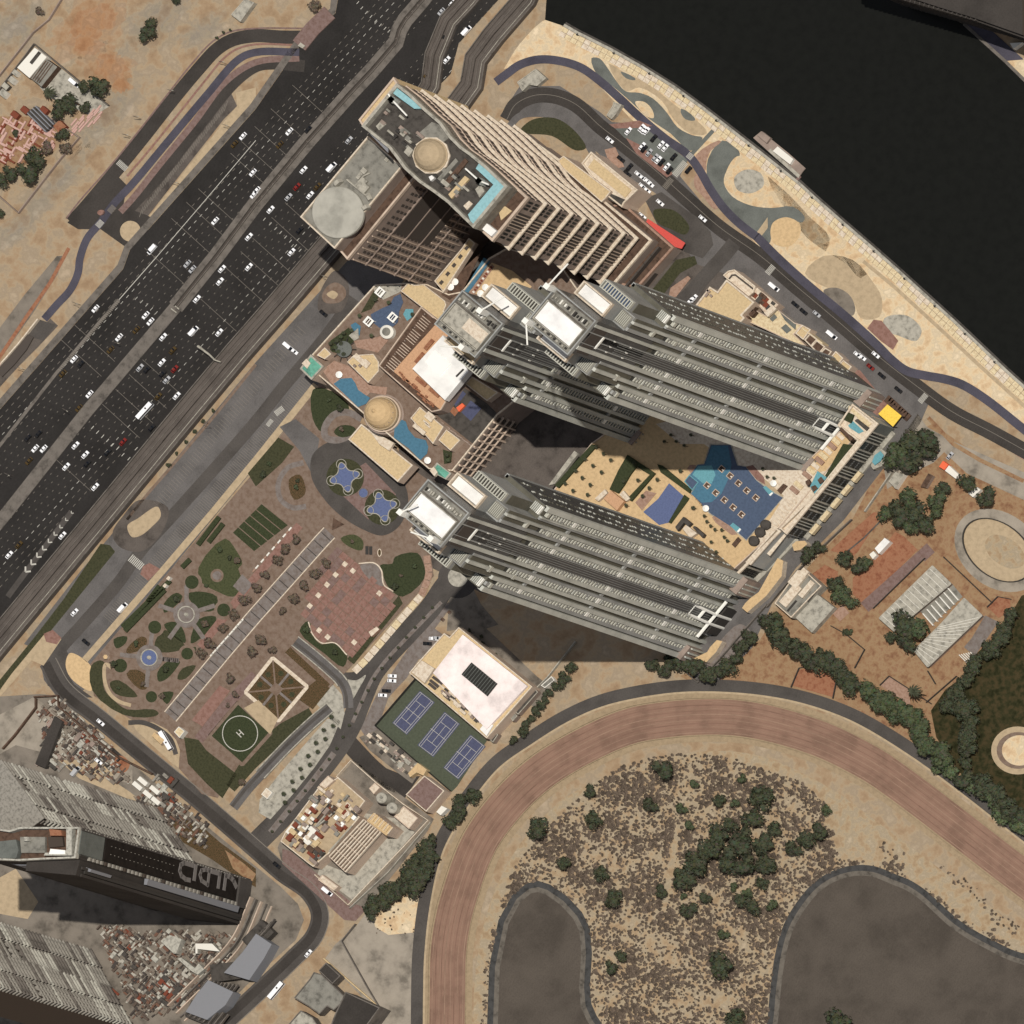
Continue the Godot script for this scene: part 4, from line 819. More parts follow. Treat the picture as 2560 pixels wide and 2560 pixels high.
# ---- race course and infield --------------------------------------------------------------------------------------
var POND1 := PackedVector2Array()
var POND2 := PackedVector2Array()
func race_course() -> void:
	var trk := smooth(N([1117, 2640, 1119, 2480, 1121, 2384, 1131, 2310, 1149, 2240, 1200, 2105, 1278, 2000, 1363, 1924, 1479, 1856, 1578, 1815, 1660, 1800, 1744, 1793, 1830, 1794, 1920, 1808, 2052, 1848, 2152, 1896, 2215, 1934, 2560, 2196, 2680, 2286]))
	road("track_margin", trk, 124.0, 0.12, M.track_sand)
	road("race_track", trk, 88.0, 0.17, M.track_dirt)
	for i in 11: road("harrow_line", off_line(trk, -38.0 + i * 7.6 + (i % 3)), [1.6, 2.4, 1.2][i % 3], 0.21 + 0.004 * i, M.track_rake_dark if i % 2 else M.track_rake_pale)
	for s in [-1.0, 1.0]:
		var b := Mb.new(); wall_into(b, off_line(trk, s * 47.0), 0.25, 0.9, 1.1)
		for i in 240:
			var c := W(sample(off_line(trk, s * 47.0), i / 240.0)); b.box(Vector3(c.x, 0.1, c.z), Vector2.RIGHT, 0.15, 0.9, 0.15)
		tag(put("track_rail", b, M.track_sand), "thin sand coloured rail along the %s edge of the race track" % ("outer" if s < 0 else "inner"), "rail")
	var outer := smooth(N([1042, 2640, 1043, 2480, 1046, 2384, 1060, 2260, 1090, 2130, 1130, 2050, 1180, 1975, 1240, 1905, 1320, 1848, 1410, 1792, 1500, 1752, 1600, 1728, 1700, 1715, 1800, 1714, 1900, 1722, 1990, 1738, 2080, 1765, 2160, 1800, 2290, 1880, 2400, 1960, 2560, 2085, 2660, 2160]))
	road("outer_road", outer, 30.0, 0.15, M.asphalt)
	road("outer_fringe", off_line(outer, 17.0), 6.0, 0.14, M.tan_sand)
	# infield ground: bright sand by the rail, dull earth between the scrub
	lay("infield", smooth(N([1182, 2640, 1190, 2420, 1225, 2260, 1300, 2110, 1420, 1990, 1560, 1925, 1740, 1880, 1880, 1885, 2000, 1930, 2100, 1985]), false, 4) + N([2560, 2330, 2680, 2420, 2680, 2640]), 0.06, M.infield_sand)
	POND1 = T(1, 3, [1750, 2100, 1745, 1932, 1760, 1500, 1830, 1150, 1932, 960]) + T(2, 3, [110, 870, 200, 852, 290, 880, 420, 970, 530, 1090, 590, 1210, 605, 1400, 590, 1650, 600, 1780, 640, 1870, 700, 1960, 720, 2100])
	POND2 = smooth(T(3, 3, [-60, 2100, -10, 1932, 20, 1640, 60, 1380, 120, 1180, 220, 1010, 340, 870, 480, 780, 640, 735, 800, 740, 960, 800, 1080, 850, 1200, 930, 1310, 1030, 1420, 1130, 1560, 1225, 1700, 1300, 1840, 1370, 2000, 1420, 2300, 1500]), false, 4) + T(3, 3, [2300, 2200])
	for k in 2:
		var p := POND1 if k == 0 else POND2
		var inner := Geometry2D.offset_polygon(p, -15.0)[0]; var bed := Geometry2D.offset_polygon(p, -27.0)[0]
		lay("pond_rim", p, 0.14, M.clay_rim); lay("pond_bank", inner, 0.18, M.clay_bank); lay("pond_bed", bed, 0.22, M.clay_bed)
	# scrub: what nobody could count, as one mass of low bushes
	var proto := Mb.new(); var r2 := RandomNumberGenerator.new(); r2.seed = 7
	for k in 7:
		var a := r2.randf() * TAU; var c := Vector3(cos(a), 0, sin(a)) * r2.randf_range(0.0, 0.5); var h := r2.randf_range(0.5, 1.0); var rr := r2.randf_range(0.35, 0.6)
		proto.tint = Color(1, 1, 1) * r2.randf_range(0.75, 1.2)
		for j in 5:
			var p := TAU * j / 5 + a; var q := TAU * (j + 1) / 5 + a
			proto.tri(c + Vector3(0, h, 0), c + Vector3(cos(p) * rr, h * 0.25, sin(p) * rr), c + Vector3(cos(q) * rr, h * 0.25, sin(q) * rr))
	var places: Array[Transform3D] = []; var f := FastNoiseLite.new(); f.seed = 12; f.frequency = 0.009; f.fractal_octaves = 3
	var f2 := FastNoiseLite.new(); f2.seed = 19; f2.frequency = 0.07
	var clear := N([1830, 1900, 2010, 1955, 2130, 2010, 2075, 2100, 2110, 2150, 2250, 2160, 2400, 2290, 2700, 2460, 2700, 2350, 2150, 1960, 2000, 1900])
	var field := smooth(N([1225, 2640, 1210, 2470, 1222, 2370, 1262, 2230, 1300, 2150, 1380, 2060, 1470, 1975, 1560, 1915, 1700, 1885, 1830, 1895, 1940, 1925, 2010, 1960, 2075, 2030, 2060, 2060, 2140, 2100, 2230, 2110, 2330, 2180, 2600, 2400, 2640, 2640]), true, 3)
	var n := 0
	while n < 40000:
		n += 1
		var p := Vector2(r2.randf_range(1195, 2570), r2.randf_range(1880, 2570))
		if not Geometry2D.is_point_in_polygon(p, field): continue
		if Geometry2D.is_point_in_polygon(p, POND1) or Geometry2D.is_point_in_polygon(p, POND2): continue
		var d := 0.70 + 0.9 * f.get_noise_2dv(p) + 0.55 * f2.get_noise_2dv(p)
		if Geometry2D.is_point_in_polygon(p, clear): d -= 0.75
		if p.x > 2060: d -= 0.25
		var track_gap := absf((p - Vector2(1665, 2240)).dot(Vector2(0.985, 0.17)))      # a bare lane through the scrub
		if track_gap < 8.0 and p.y > 2060 and p.y < 2280: continue
		if r2.randf() > d: continue
		var g := W(p); var s := r2.randf_range(0.5, 1.6) * (1.15 if f.get_noise_2dv(p) > 0.1 else 0.9)
		places.append(Transform3D(Basis(Vector3.UP, r2.randf() * TAU).scaled(Vector3(s * r2.randf_range(0.8, 1.3), s * 0.8, s)), Vector3(g.x, 0.05, g.z)))
	# a few more on the open dirt by the outer road
	for k in 60:
		var g := W(t1(1, 3, r2.randf_range(870, 1200), r2.randf_range(1000, 1250))); var s := r2.randf_range(0.4, 1.0)
		if r2.randf() < 0.6: places.append(Transform3D(Basis(Vector3.UP, r2.randf() * TAU).scaled(Vector3(s, s, s)), g))
	for k in 46:
		var t := r2.randf(); var g := W(t1(3, 3, lerpf(1330, 1900, t) + r2.randf_range(-40, 40), lerpf(760, 1240, t) + r2.randf_range(-30, 30))); var s := r2.randf_range(0.5, 1.4)
		places.append(Transform3D(Basis(Vector3.UP, r2.randf() * TAU).scaled(Vector3(s, s, s)), g))
	var mm := MultiMesh.new(); mm.transform_format = MultiMesh.TRANSFORM_3D; mm.use_colors = true; mm.mesh = proto.mesh(); mm.instance_count = places.size()
	for i in places.size():
		mm.set_instance_transform(i, places[i]); mm.set_instance_color(i, Color(1, 1, 1) * r2.randf_range(0.6, 1.25))
	var mi := MultiMeshInstance3D.new(); mi.name = "scrub_bushes"; mi.multimesh = mm; mi.material_override = M.leaf_dry; add_child(mi)
	stuff(tag(mi, "brown grey desert scrub spread over the sandy infield of the race track", "scrub"))

# ---- riding school at the right edge ------------------------------------------------------------------------------
func riding_school() -> void:
	lay("riding_ground", N([2225, 1120, 2330, 1060, 2420, 1120, 2560, 1200, 2700, 1280, 2700, 2200, 2560, 2080, 2400, 1960, 2160, 1798, 2060, 1760, 1930, 1728, 1740, 1712, 1700, 1690, 1900, 1600, 2000, 1440, 2130, 1300]), 0.07, M.red_earth)
	lay("pale_ground", T(3, 1, [900, 1760, 1080, 1640, 1250, 1560, 1330, 1480, 1500, 1640, 1950, 1850, 1950, 1640, 1400, 1400, 1200, 1290, 1130, 1190, 1010, 1370, 870, 1560]), 0.1, M.dust_track)
	lay("verge_sand", T(3, 1, [1160, 880, 1430, 950, 1700, 1120, 1932, 1330, 2100, 1460, 2100, 1380, 1932, 1240, 1550, 990, 1300, 900]), 0.13, M.pale_sand)
	road("canal_road_verge", T(3, 1, [1250, 1090, 1420, 1200, 1640, 1320, 1932, 1510, 2100, 1600]), 18.0, 0.16, M.salmon_paving)
	road("riding_kerb", T(3, 1, [1210, 1220, 1400, 1420, 1600, 1540, 1932, 1700]), 10.0, 0.16, M.red_earth)
	lay("green_field", T(3, 2, [1932, 600, 1760, 900, 1560, 1080, 1480, 1240, 1340, 1340, 1230, 1500, 1270, 1700, 1420, 1932, 1560, 2100, 2200, 2500, 2400, 2400, 2400, 600]), 0.11, M.weedy_field)
	for s in [["rust_earth", [470, 290, 560, 210, 800, 0, 860, 20, 680, 300, 640, 340]], ["rust_earth", [640, 500, 820, 330, 960, 150, 1020, 180, 1130, 285, 720, 700, 640, 620]], ["rust_earth", [330, 470, 430, 400, 530, 450, 520, 530, 440, 550]], ["salmon_paving", [490, 770, 560, 700, 615, 760, 545, 825]], ["red_earth", [390, 900, 480, 860, 600, 930, 730, 1050, 700, 1170, 590, 1150]], ["rust_earth", [180, 1310, 240, 1190, 430, 1160, 525, 1270, 500, 1400]], ["salmon_paving", [850, 1310, 920, 1240, 1060, 1330, 1080, 1480, 980, 1400]], ["rust_earth", [1660, 720, 1740, 640, 1830, 660, 1830, 750, 1740, 800]]]: lay("paddock", T(3, 2, s[1]), 0.16, M[s[0]])
	road("red_lane", T(3, 2, [1230, 270, 1000, 480, 730, 720]), 30.0, 0.19, M.pink_paving)
	road("red_lane", T(3, 2, [880, 40, 720, 200, 560, 330]), 4.0, 0.2, M.asphalt_worn)
	lay("orange_lane", T(3, 2, [800, 730, 1170, 360, 1220, 410, 860, 790]), 0.2, M.red_earth)
	var oval := circ(t1(3, 2, 1745, 290), 122.0, 40, 92.0, 0.66)
	lay("oval_ring", Geometry2D.offset_polygon(oval, 12.0)[0], 0.18, M.red_earth); lay("oval_track", oval, 0.22, M.dust_track)
	var inner := circ(t1(3, 2, 1740, 290), 98.0, 40, 66.0, 0.66)
	lay("riding_oval", inner, 0.26, M.tan_sand); lay("oval_sand", smooth(circ(t1(3, 2, 1790, 300), 56.0, 9, 34.0, 0.6), true), 0.29, M.infield_sand)
	for i in 46:
		var b := Mb.new(); var p := inner[0]
		b = Mb.new()
		if i == 0:
			inner.append(inner[0]); wall_into(b, inner, 0.5, 0.2, 1.5); tag(put("ring_fence", b, M.dark_metal), "dark oval fence around the sandy riding ring", "fence")
	lay("round_pen", circ(t1(3, 2, 1885, 1800), 66.0, 36, 60.0), 0.2, M.tan_sand); lay("round_pen", circ(t1(3, 2, 1890, 1800), 54.0, 36, 46.0), 0.24, M.garden_paving); lay("round_pen", circ(t1(3, 2, 1900, 1800), 44.0, 36, 38.0), 0.28, M.pale_sand)
	# the stables: two long pale roofs with a yard between
	for s in [[[848, 800, 1240, 415, 1370, 540, 950, 890], "long pale stable roof on the northwest side of the riding yard"], [[1110, 1045, 1300, 860, 1480, 660, 1605, 780, 1205, 1160], "long pale stable roof on the southeast side of the riding yard"]]:
		var t := thing("stable", s[1], "stable", W(centre(T(3, 2, s[0]))))
		var g := T(3, 2, s[0]); var b := Mb.new(); b.prism(plan(g, 4.5), 0, 4.0, false); put("wall", b, M.brown_wall, t)
		var o := Geometry2D.offset_polygon(plan(g, 4.5), 0.8)[0]; b = Mb.new(); b.prism(o, 4.0, 4.5); put("roof", b, M.pale_concrete, t)
		for i in 12:
			var a := g[0].lerp(g[1], (i + 0.5) / 12.0); var e := g[3 if g.size() == 4 else 4].lerp(g[2 if g.size() == 4 else 3], (i + 0.5) / 12.0)
			b = Mb.new(); b.prism(plan(band(PackedVector2Array([a, e]), 0.9), 4.6), 4.5, 4.62); put("roof_seam", b, M.soft_white, t)
	var yd := thing("stable_yard", "pale stable yard with rows of pens between the two long roofs", "yard", W(t1(3, 2, 1310, 700)))
	var b2 := Mb.new(); b2.prism(plan(T(3, 2, [1150, 750, 1390, 540, 1470, 640, 1240, 850])), 0.05, 0.3); put("floor", b2, M.grey_roof, yd)
	for i in 7:
		b2 = Mb.new(); var a := t1(3, 2, lerpf(1180, 1370, i / 6.0), lerpf(770, 580, i / 6.0)); wall_into(b2, PackedVector2Array([a, a + Vector2(26, 30)]), 0.6, 0.2, 2.0); put("pen_wall", b2, M.soft_white, yd)
	lay("stable_apron", T(3, 2, [1540, 950, 1640, 780, 1740, 830, 1560, 1090, 1480, 1020]), 0.2, M.grey_paving)
	# the villa with terraces
	var v := thing("villa", "pale flat roofed villa with parapets beside the white ended road", "villa", W(t1(3, 2, 260, 680)))
	block(v, T(3, 2, [55, 690, 230, 440, 290, 450, 410, 560, 330, 640, 180, 800]), 0, 7, M.pale_concrete, M.grey_roof, 0.9, 0.5, M.cream_stone)
	block(v, T(3, 2, [200, 790, 370, 620, 500, 720, 330, 910]), 0, 4, M.pale_concrete, M.pale_concrete, 0.0)
	boxes_on(v, "roof_box", [[1996, 1450, 9, 6, 2], [1979, 1489, 14, 5, 1.6], [2012, 1436, 6, 4, 2.4], [2020, 1474, 11, 3, 2]], 7.0, M.cream_stone, U)
	boxes_on(v, "roof_slot", [[1980, 1515, 8, 1.2, 0.2], [2030, 1490, 8, 1.2, 0.2]], 7.0, M.dark_metal, U)
	house("arena_canopy", "white roofed canopy beside the rust red riding arena", "canopy", T(3, 2, [805, 275, 880, 195, 920, 225, 835, 315]), 0, 4, M.soft_white, M.white_roof, 0.0)
	house("arena_hut", "small white hut at the corner of the rust red arena", "hut", T(3, 2, [765, 320, 795, 295, 820, 325, 790, 355]), 0, 3, M.soft_white, M.soft_white, 0.0)
	house("white_shed", "pale shed under the big trees by the back lane", "shed", T(3, 1, [910, 1700, 960, 1630, 1030, 1650, 960, 1755]), 0, 4, M.soft_white, M.pale_concrete, 0.0)
	house("dark_shed", "low brown shed beside the pale shed under the trees", "shed", T(3, 1, [1150, 1740, 1210, 1640, 1245, 1660, 1190, 1750]), 0, 3, M.brown_wall, M.brown_roof, 0.0)
	house("orange_lorry_shelter", "orange and white roofed shelter on the sand by the canal road", "shelter", T(3, 1, [1290, 1590, 1320, 1545, 1360, 1575, 1330, 1615]), 0, 3.5, M.orange_sheet, M.orange_sheet, 0.0)
	house("tent", "white tent roof trailing from the orange shelter", "tent", T(3, 1, [1335, 1620, 1365, 1580, 1440, 1650, 1415, 1680]), 0, 3.2, M.soft_white, M.soft_white, 0.0)
	house("white_pavilion", "small white pavilion roof between two trees by the sand", "pavilion", T(3, 1, [1510, 1790, 1570, 1740, 1605, 1765, 1545, 1820]), 0, 3.2, M.soft_white, M.soft_white, 0.0)
	for s in [[[480, 860, 590, 920, 735, 1040, 660, 1180], "fence from the villa corner round the red paddock"], [[180, 1325, 240, 1180, 420, 1150], "fence at the left of the rust paddock by the outer road"], [[525, 1260, 495, 1410], "short fence at the right of the rust paddock by the outer road"], [[850, 1310, 920, 1240, 1060, 1330, 1240, 1450], "fence around the salmon paddock with the lone palm"], [[1200, 1440, 1430, 1240], "fence between the orange yard and the hedge of trees"], [[800, 730, 1190, 350], "fence along the red lane"], [[1210, 1200, 1270, 1300], "short fence south of the stable corner"], [[1660, 720, 1740, 640, 1840, 660], "fence round the small red pen on the right"], [[1330, 340, 1500, 500, 1700, 690], "low fence southwest of the riding ring"]]:
		wall("paddock_fence", s[1], "fence", T(3, 2, s[0]), 0.35, 1.5, M.dark_metal)
	for i in 6:
		var b := Mb.new(); var p := t1(3, 2, 1450 + i * 17, 1080 - i * 4); wall_into(b, PackedVector2Array([p, p + Vector2(20, 20)]), 0.4, 0.1, 1.5)
		tag(put("pen_rail", b, M.soft_white), "white rail of the small pen southeast of the stables", "rail", "white pen rails behind the stables")
	wall("lane_wall", "long garden wall between the back lane and the riding school trees", "wall", T(3, 1, [940, 1640, 740, 1932]), 0.6, 2.2, M.pale_concrete)
	wall("lane_wall", "dark wall continuing along the back lane toward the villa", "wall", T(3, 2, [640, 60, 520, 170, 230, 450, 0, 720]), 0.6, 2.2, M.concrete)
	wall("corner_wall", "boundary wall that meets in a point by the outer road", "wall", T(2, 2, [1250, 1150, 1410, 1290, 1560, 1130, 1932, 700]), 0.5, 2.0, M.concrete)

func inst(called: String, mesh: Mesh, m: Material, parent: Node3D, at: Vector3) -> void:     # a copy of a shared piece, at its place in the parent's own axes
	var o := MeshInstance3D.new(); o.name = called; o.mesh = mesh; o.material_override = m; parent.add_child(o, true); o.position = at

# ---- the three slab towers ----------------------------------------------------------------------------------------
const TA := Vector2(-0.77, -0.637)      # into the building, away from the south-east front
const TB := Vector2(-0.637, 0.77)       # along the front, to the south-west
func tower_blocks() -> void:
	tower(Vector2(1810, 1554), 305.0, "tall grey residential tower at the south with a white frame at its foot", true)
	tower(Vector2(2119.5, 1086), 305.0, "tall grey residential tower in the middle, its foot by the yellow canopy", true)
	tower(Vector2(1688, 1018), 212.0, "lower third grey tower with unfinished roof deck, half hidden behind the middle tower", false)

func tower(o: Vector2, H: float, label: String, done: bool) -> void:
	var t := thing("residential_tower", label, "tower", W(o), "slab towers of the hotel quarter")
	var at := func(a: float, b: float) -> Vector2: return w2(o + TA * a + TB * b)
	var rc := func(a0: float, a1: float, b0: float, b1: float) -> PackedVector2Array: return PackedVector2Array([at.call(a0, b0), at.call(a1, b0), at.call(a1, b1), at.call(a0, b1)])
	var pc := func(called: String, a0: float, a1: float, b0: float, b1: float, y0: float, y1: float, m: String, on: Node3D = t) -> Node3D:
		var b := Mb.new(); b.prism(rc.call(a0, a1, b0, b1), y0, y1); return put(called, b, M[m], on)
	# masses
	pc.call("shaft", 8, 134, -130, 130, 0, H - 68, "tower_brown")
	pc.call("shoulder_front", 8, 44, -92, 92, H - 68, H - 36, "tower_grey")
	pc.call("shoulder", 44, 134, -92, 92, H - 68, H - 26, "tower_grey")
	pc.call("side_wing", 38, 128, -118, 118, H - 68, H - 40, "tower_grey")
	pc.call("core", 4, 130, -50, 50, H - 68, H - 5, "tower_glass")
	# north-east face: dark glazing with pale corner strips
	pc.call("side_glazing", 14, 128, -131.5, -130, 8, H - 68, "tower_glass")
	pc.call("corner_strip", 0.5, 12, -132.5, -119, 0, H - 68, "tower_cladding")
	pc.call("corner_strip", 128, 136, -132.5, -122, 0, H - 68, "tower_grey")
	pc.call("corner_strip", 0.5, 12, 119, 132, 0, H - 68, "tower_cladding")
	# the front: piers, recesses, window bays
	for s in [[-103, -99, "c"], [-99, -93, "g"], [-82, -75, "c"], [-62, -53, "g"], [-42, -34, "c"], [-19, -16, "g"], [14, 16, "g"], [25, 35, "c"], [44, 51, "g"], [65, 74, "c"], [84, 94, "c"], [105, 115, "g"]]:
		var top := H - 5.0 if absf(s[0] + s[1]) < 90 else H - 36.0 if absf(s[0] + s[1]) < 170 else H - 68.0
		pc.call("pier", 0.0 if s[2] == "c" else 2.0, 8.5, s[0], s[1], 0, top, "tower_cladding" if s[2] == "c" else "tower_grey")
	pc.call("core_glazing", 4, 8.5, -16, 14, 14, H - 5, "tower_glass")
	for k in 5: pc.call("mullion", 2.8, 4.2, -13.0 + k * 6.0, -12.2 + k * 6.0, 14, H - 40, "tower_grey")
	var step := 3.15; var n := 0
	var rest := Mb.new(); var dark := Mb.new()
	var ux := Vector2(TB.x, TB.y)
	var slab := Mb.new(); slab.box(Vector3.ZERO, ux, 13.0 * S, 1.25, 3.0 * S); var slab_mesh := slab.mesh()
	var mark := Mb.new(); mark.box(Vector3.ZERO, ux, 13.6 * S, 3.0, 5.0 * S); var mark_mesh := mark.mesh()
	for c in [-110.5, -68.5, -27.0, 19.5, 57.5, 99.5]:
		var top := H - 75.0
		pc.call("bay_glazing", 5, 8.6, c - 7.2, c + 7.2, 8, top, "window_glass")
		var y := 12.0; var k := 0
		while y < top - 3.0:
			var p: Vector2 = at.call(3.0, c)
			if absf(y - 50.0) < 1.6 or absf(y - 125.0) < 1.6 or absf(y - 200.0) < 1.6:
				inst("plant_band", mark_mesh, M.steel_white, t, Vector3(p.x, y, p.y) - t.position)
			elif n < 290 and y > 30.0 and (k % 4 != 3 or absf(c) < 60):
				inst("balcony", slab_mesh, M.tower_slab if k % 5 else M.tower_cladding, t, Vector3(p.x, y, p.y) - t.position); n += 1
			else:
				rest.box(Vector3(p.x, y, p.y), ux, 13.0 * S, 1.25, 3.0 * S)
			if k % 3 == 1:
				var q: Vector2 = at.call(2.4, c + ((k * 7) % 9) - 4.0); dark.box(Vector3(q.x, y + 0.8, q.y), ux, 3.2 * S, 2.2, 2.5 * S)
			y += step; k += 1
	stuff(put("balconies", rest, M.tower_slab, t)); stuff(put("balcony_screens", dark, M.tower_grey, t))
	# recessed dark bays between the piers: floor edges every few storeys
	var edge := Mb.new()
	for s in [[-93.0, -82.0], [-53.0, -42.0], [35.0, 44.0], [74.0, 84.0]]:
		for y in [50.0, 125.0, 200.0]:
			if y > H - 70.0: continue
			var p: Vector2 = at.call(6.0, (s[0] + s[1]) / 2); edge.box(Vector3(p.x, y, p.y), ux, (s[1] - s[0]) * S, 2.6, 4.0 * S)
	put("floor_edge", edge, M.tower_grey, t)
	# dotted balconies on the north-east face
	var dots := Mb.new(); var dd := Mb.new(); var r := RandomNumberGenerator.new(); r.seed = int(o.x)
	var y2 := 14.0
	while y2 < H - 72.0:
		for a in [42.0, 70.0, 104.0]:
			if r.randf() < 0.22: continue
			var p: Vector2 = at.call(a + r.randf_range(-2, 2), -132.0); (dots if r.randf() < 0.6 else dd).box(Vector3(p.x, y2, p.y), TA, r.randf_range(3, 7) * S, r.randf_range(0.5, 1.5), 2.6 * S)
		y2 += step
	stuff(put("side_balconies", dots, M.tower_cladding, t)); stuff(put("side_screens", dd, M.tower_brown, t))
	# upper storeys: dark panels framed in pale bars
	for s in [[-118.0, -92.0, 68.0], [-90.0, -52.0, 60.0], [52.0, 90.0, 60.0], [92.0, 118.0, 68.0]]:
		var a0 := 6.0 if absf(s[0] + s[1]) < 170 else 7.0
		if absf(s[0] + s[1]) < 170: pc.call("upper_panel", a0, 9, s[0], s[1], H - 75, H - 38, "tower_brown")
		else: pc.call("upper_panel", 36, 39, s[0], s[1], H - 67, H - 43, "tower_brown")
	for s in [[-118.0, -106.0, H - 74], [-78.0, -62.0, H - 62], [62.0, 78.0, H - 62], [104.0, 117.0, H - 74], [-72.0, -60.0, H - 88], [64.0, 76.0, H - 88]]: pc.call("pale_bar", -0.5, 7, s[0], s[1], s[2], s[2] + 2.6, "tower_slab")
	for s in [-17.0, 0.0, 16.0]:
		for y in [H - 34.0, H - 52.0]: pc.call("pale_bracket", 0.0, 5, s - 1.2, s + 1.2, y, y + 2.0, "steel_white")
		pc.call("frame_bar", 1.0, 4.2, s - 1.0, s + 1.0, H - 52, H - 22, "tower_grey")
	pc.call("frame_bar", 0.5, 4.2, -18, 18, H - 22, H - 20.5, "steel_white")
	pc.call("core_panel", 2.5, 4.2, -42, 42, H - 20, H - 8, "dark_pane_and_shade")
	# roof: the deck, its margins and the lower roofs that step down
	var rb: Node3D = pc.call("roof_base", 4, 130, -50, 50, H - 5, H - 4.4, "concrete")
	pc.call("roof_deck", 13, 122, -13, 39, H - 4.4, H - 2.6, "deck_white" if done else "pale_concrete", rb)
	if not done: pc.call("deck_screed", 13, 74, -9, 22, H - 2.6, H - 2.3, "cream_stone")
	pc.call("equipment_strip", 4, 126, -43, -20, H - 4.4, H - 3.6, "grey_roof", rb)
	pc.call("equipment_strip", 4, 128, 43, 56, H - 5, H - 3.8, "grey_roof", rb)
	var rp := Mb.new(); rp.ring(rc.call(2, 132, -51, 58), 0.7, H - 5, H - 2.4); put("parapet", rp, M.tower_grey, t)
	var dpar := Mb.new(); dpar.ring(rc.call(10, 125, -16, 42), 0.5, H - 4.4, H - 1.8); put("parapet", dpar, M.pale_concrete, t)
	for k in 15: pc.call("roof_unit", 12.0 + k * 7.6, 12.0 + k * 7.6 + r.randf_range(2, 5), -38.0 + r.randf_range(0, 5), -30.0 + r.randf_range(0, 7), H - 3.6, H - 3.6 + r.randf_range(0.6, 2.0), ["pale_concrete", "dark_metal", "soft_white"][r.randi() % 3], rb)
	for k in 12: pc.call("roof_unit", 16.0 + k * 9.0, 16.0 + k * 9.0 + r.randf_range(3, 6), 46, 51, H - 3.8, H - 3.8 + r.randf_range(0.5, 1.4), ["dark_metal", "pale_concrete"][k % 2], rb)
	for s in [-1.0, 1.0]:
		var lo := 52.0 if s > 0 else -92.0; var hi := 92.0 if s > 0 else -52.0
		var q := Mb.new(); q.ring(rc.call(43.5, 134, lo, hi), 0.8, H - 26, H - 23.5); put("parapet", q, M.cream_stone, t)
		pc.call("lower_roof", 50, 128, lo + 6, hi - 6, H - 26, H - 25, "white_roof" if done or s < 0 else "tan_roof")
		for k in 7: pc.call("roof_fin", 12.0 + k * 4.4, 13.6 + k * 4.4, lo + 5, hi - 5, H - 36, H - 34.6, "tower_slab")
		pc.call("front_roof", 9, 43, lo + 2, hi - 2, H - 36, H - 35.7, "grey_roof")
		var l2 := 93.0 if s > 0 else -117.0; var h2 := 117.0 if s > 0 else -93.0
		var q2 := Mb.new(); q2.ring(rc.call(38, 128, l2, h2), 0.5, H - 40, H - 38); put("parapet", q2, M.tower_slab, t)
		pc.call("well", 42, 124, l2 + 2, h2 - 2, H - 40, H - 39.6, "blue_glass" if s < 0 and done and o.x > 2000 else "dark_roof")
		for k in 11: pc.call("pergola_bar", 42.0 + k * 7.6, 44.6 + k * 7.6, l2 + 2, h2 - 2, H - 38.6, H - 37.8, "tower_slab")
		for k in 6: pc.call("roof_fin", 10.0 + k * 4.6, 12.4 + k * 4.6, l2 + (10 if s > 0 else -9), h2 + (9 if s > 0 else -10), H - 67.9, H - 66.2, "steel_white" if k < 2 else "tower_cladding")
	# window cleaning cradles on the roof
	for s in [[118.0, 50.0, 96.0, 8.0], [20.0, 52.0, 66.0, 70.0]] if o.x < 1850 and done else [[134.0, -44.0, 128.0, -120.0], [120.0, 54.0, 78.0, 96.0]] if done else [[52.0, -44.0, 26.0, -110.0], [30.0, 54.0, 70.0, 84.0]]:
		var cr := Mb.new(); var a: Vector2 = at.call(s[0], s[1]); var b: Vector2 = at.call(s[2], s[3])
		cr.bar(Vector3(a.x, H + 3.5, a.y), Vector3(b.x, H + 4.5, b.y), 0.45, 6); cr.box(Vector3(a.x, H - 4.4, a.y), ux, 3.0, 9.0, 3.0); put("cleaning_crane", cr, M.steel_white, t)
	# the foot: low frames at the entrances
	pc.call("porch", -14, 8, -131, -84, 0, 16, "brown_wall"); pc.call("porch", -10, 8, 90, 131, 0, 16, "brown_wall")
	for s in [-1.0, 1.0]:
		for k in 3: pc.call("porch_arch", -15.5, -11, s * (92.0 + k * 13.0) - 2, s * (92.0 + k * 13.0) + 2, 0, 15.0, "tower_slab" if k == 0 else "tower_cladding")
	pc.call("lobby", -10, 8, -40, 40, 0, 12, "dark_metal")
	if H > 300.0:
		var f := Mb.new(); var q := func(a: float, b: float, y: float) -> Vector3: var g: Vector2 = at.call(a, b); return Vector3(g.x, y, g.y)
		f.bar(q.call(-9.0, -56.0, 17.0), q.call(-9.0, 58.0, 17.0), 0.9, 6)
		for b in [-14.0, 14.0]: f.bar(q.call(-9.0, b, 17.0), q.call(7.0, b, 36.0), 0.9, 6); f.bar(q.call(-9.0, b, 0.0), q.call(-9.0, b, 17.0), 0.9, 6)
		f.bar(q.call(7.0, -22.0, 36.0), q.call(7.0, 22.0, 36.0), 1.0, 6); f.bar(q.call(-1.0, -14.0, 26.5), q.call(-1.0, 14.0, 26.5), 0.9, 6)
		put("entrance_frame", f, M.steel_white, t)

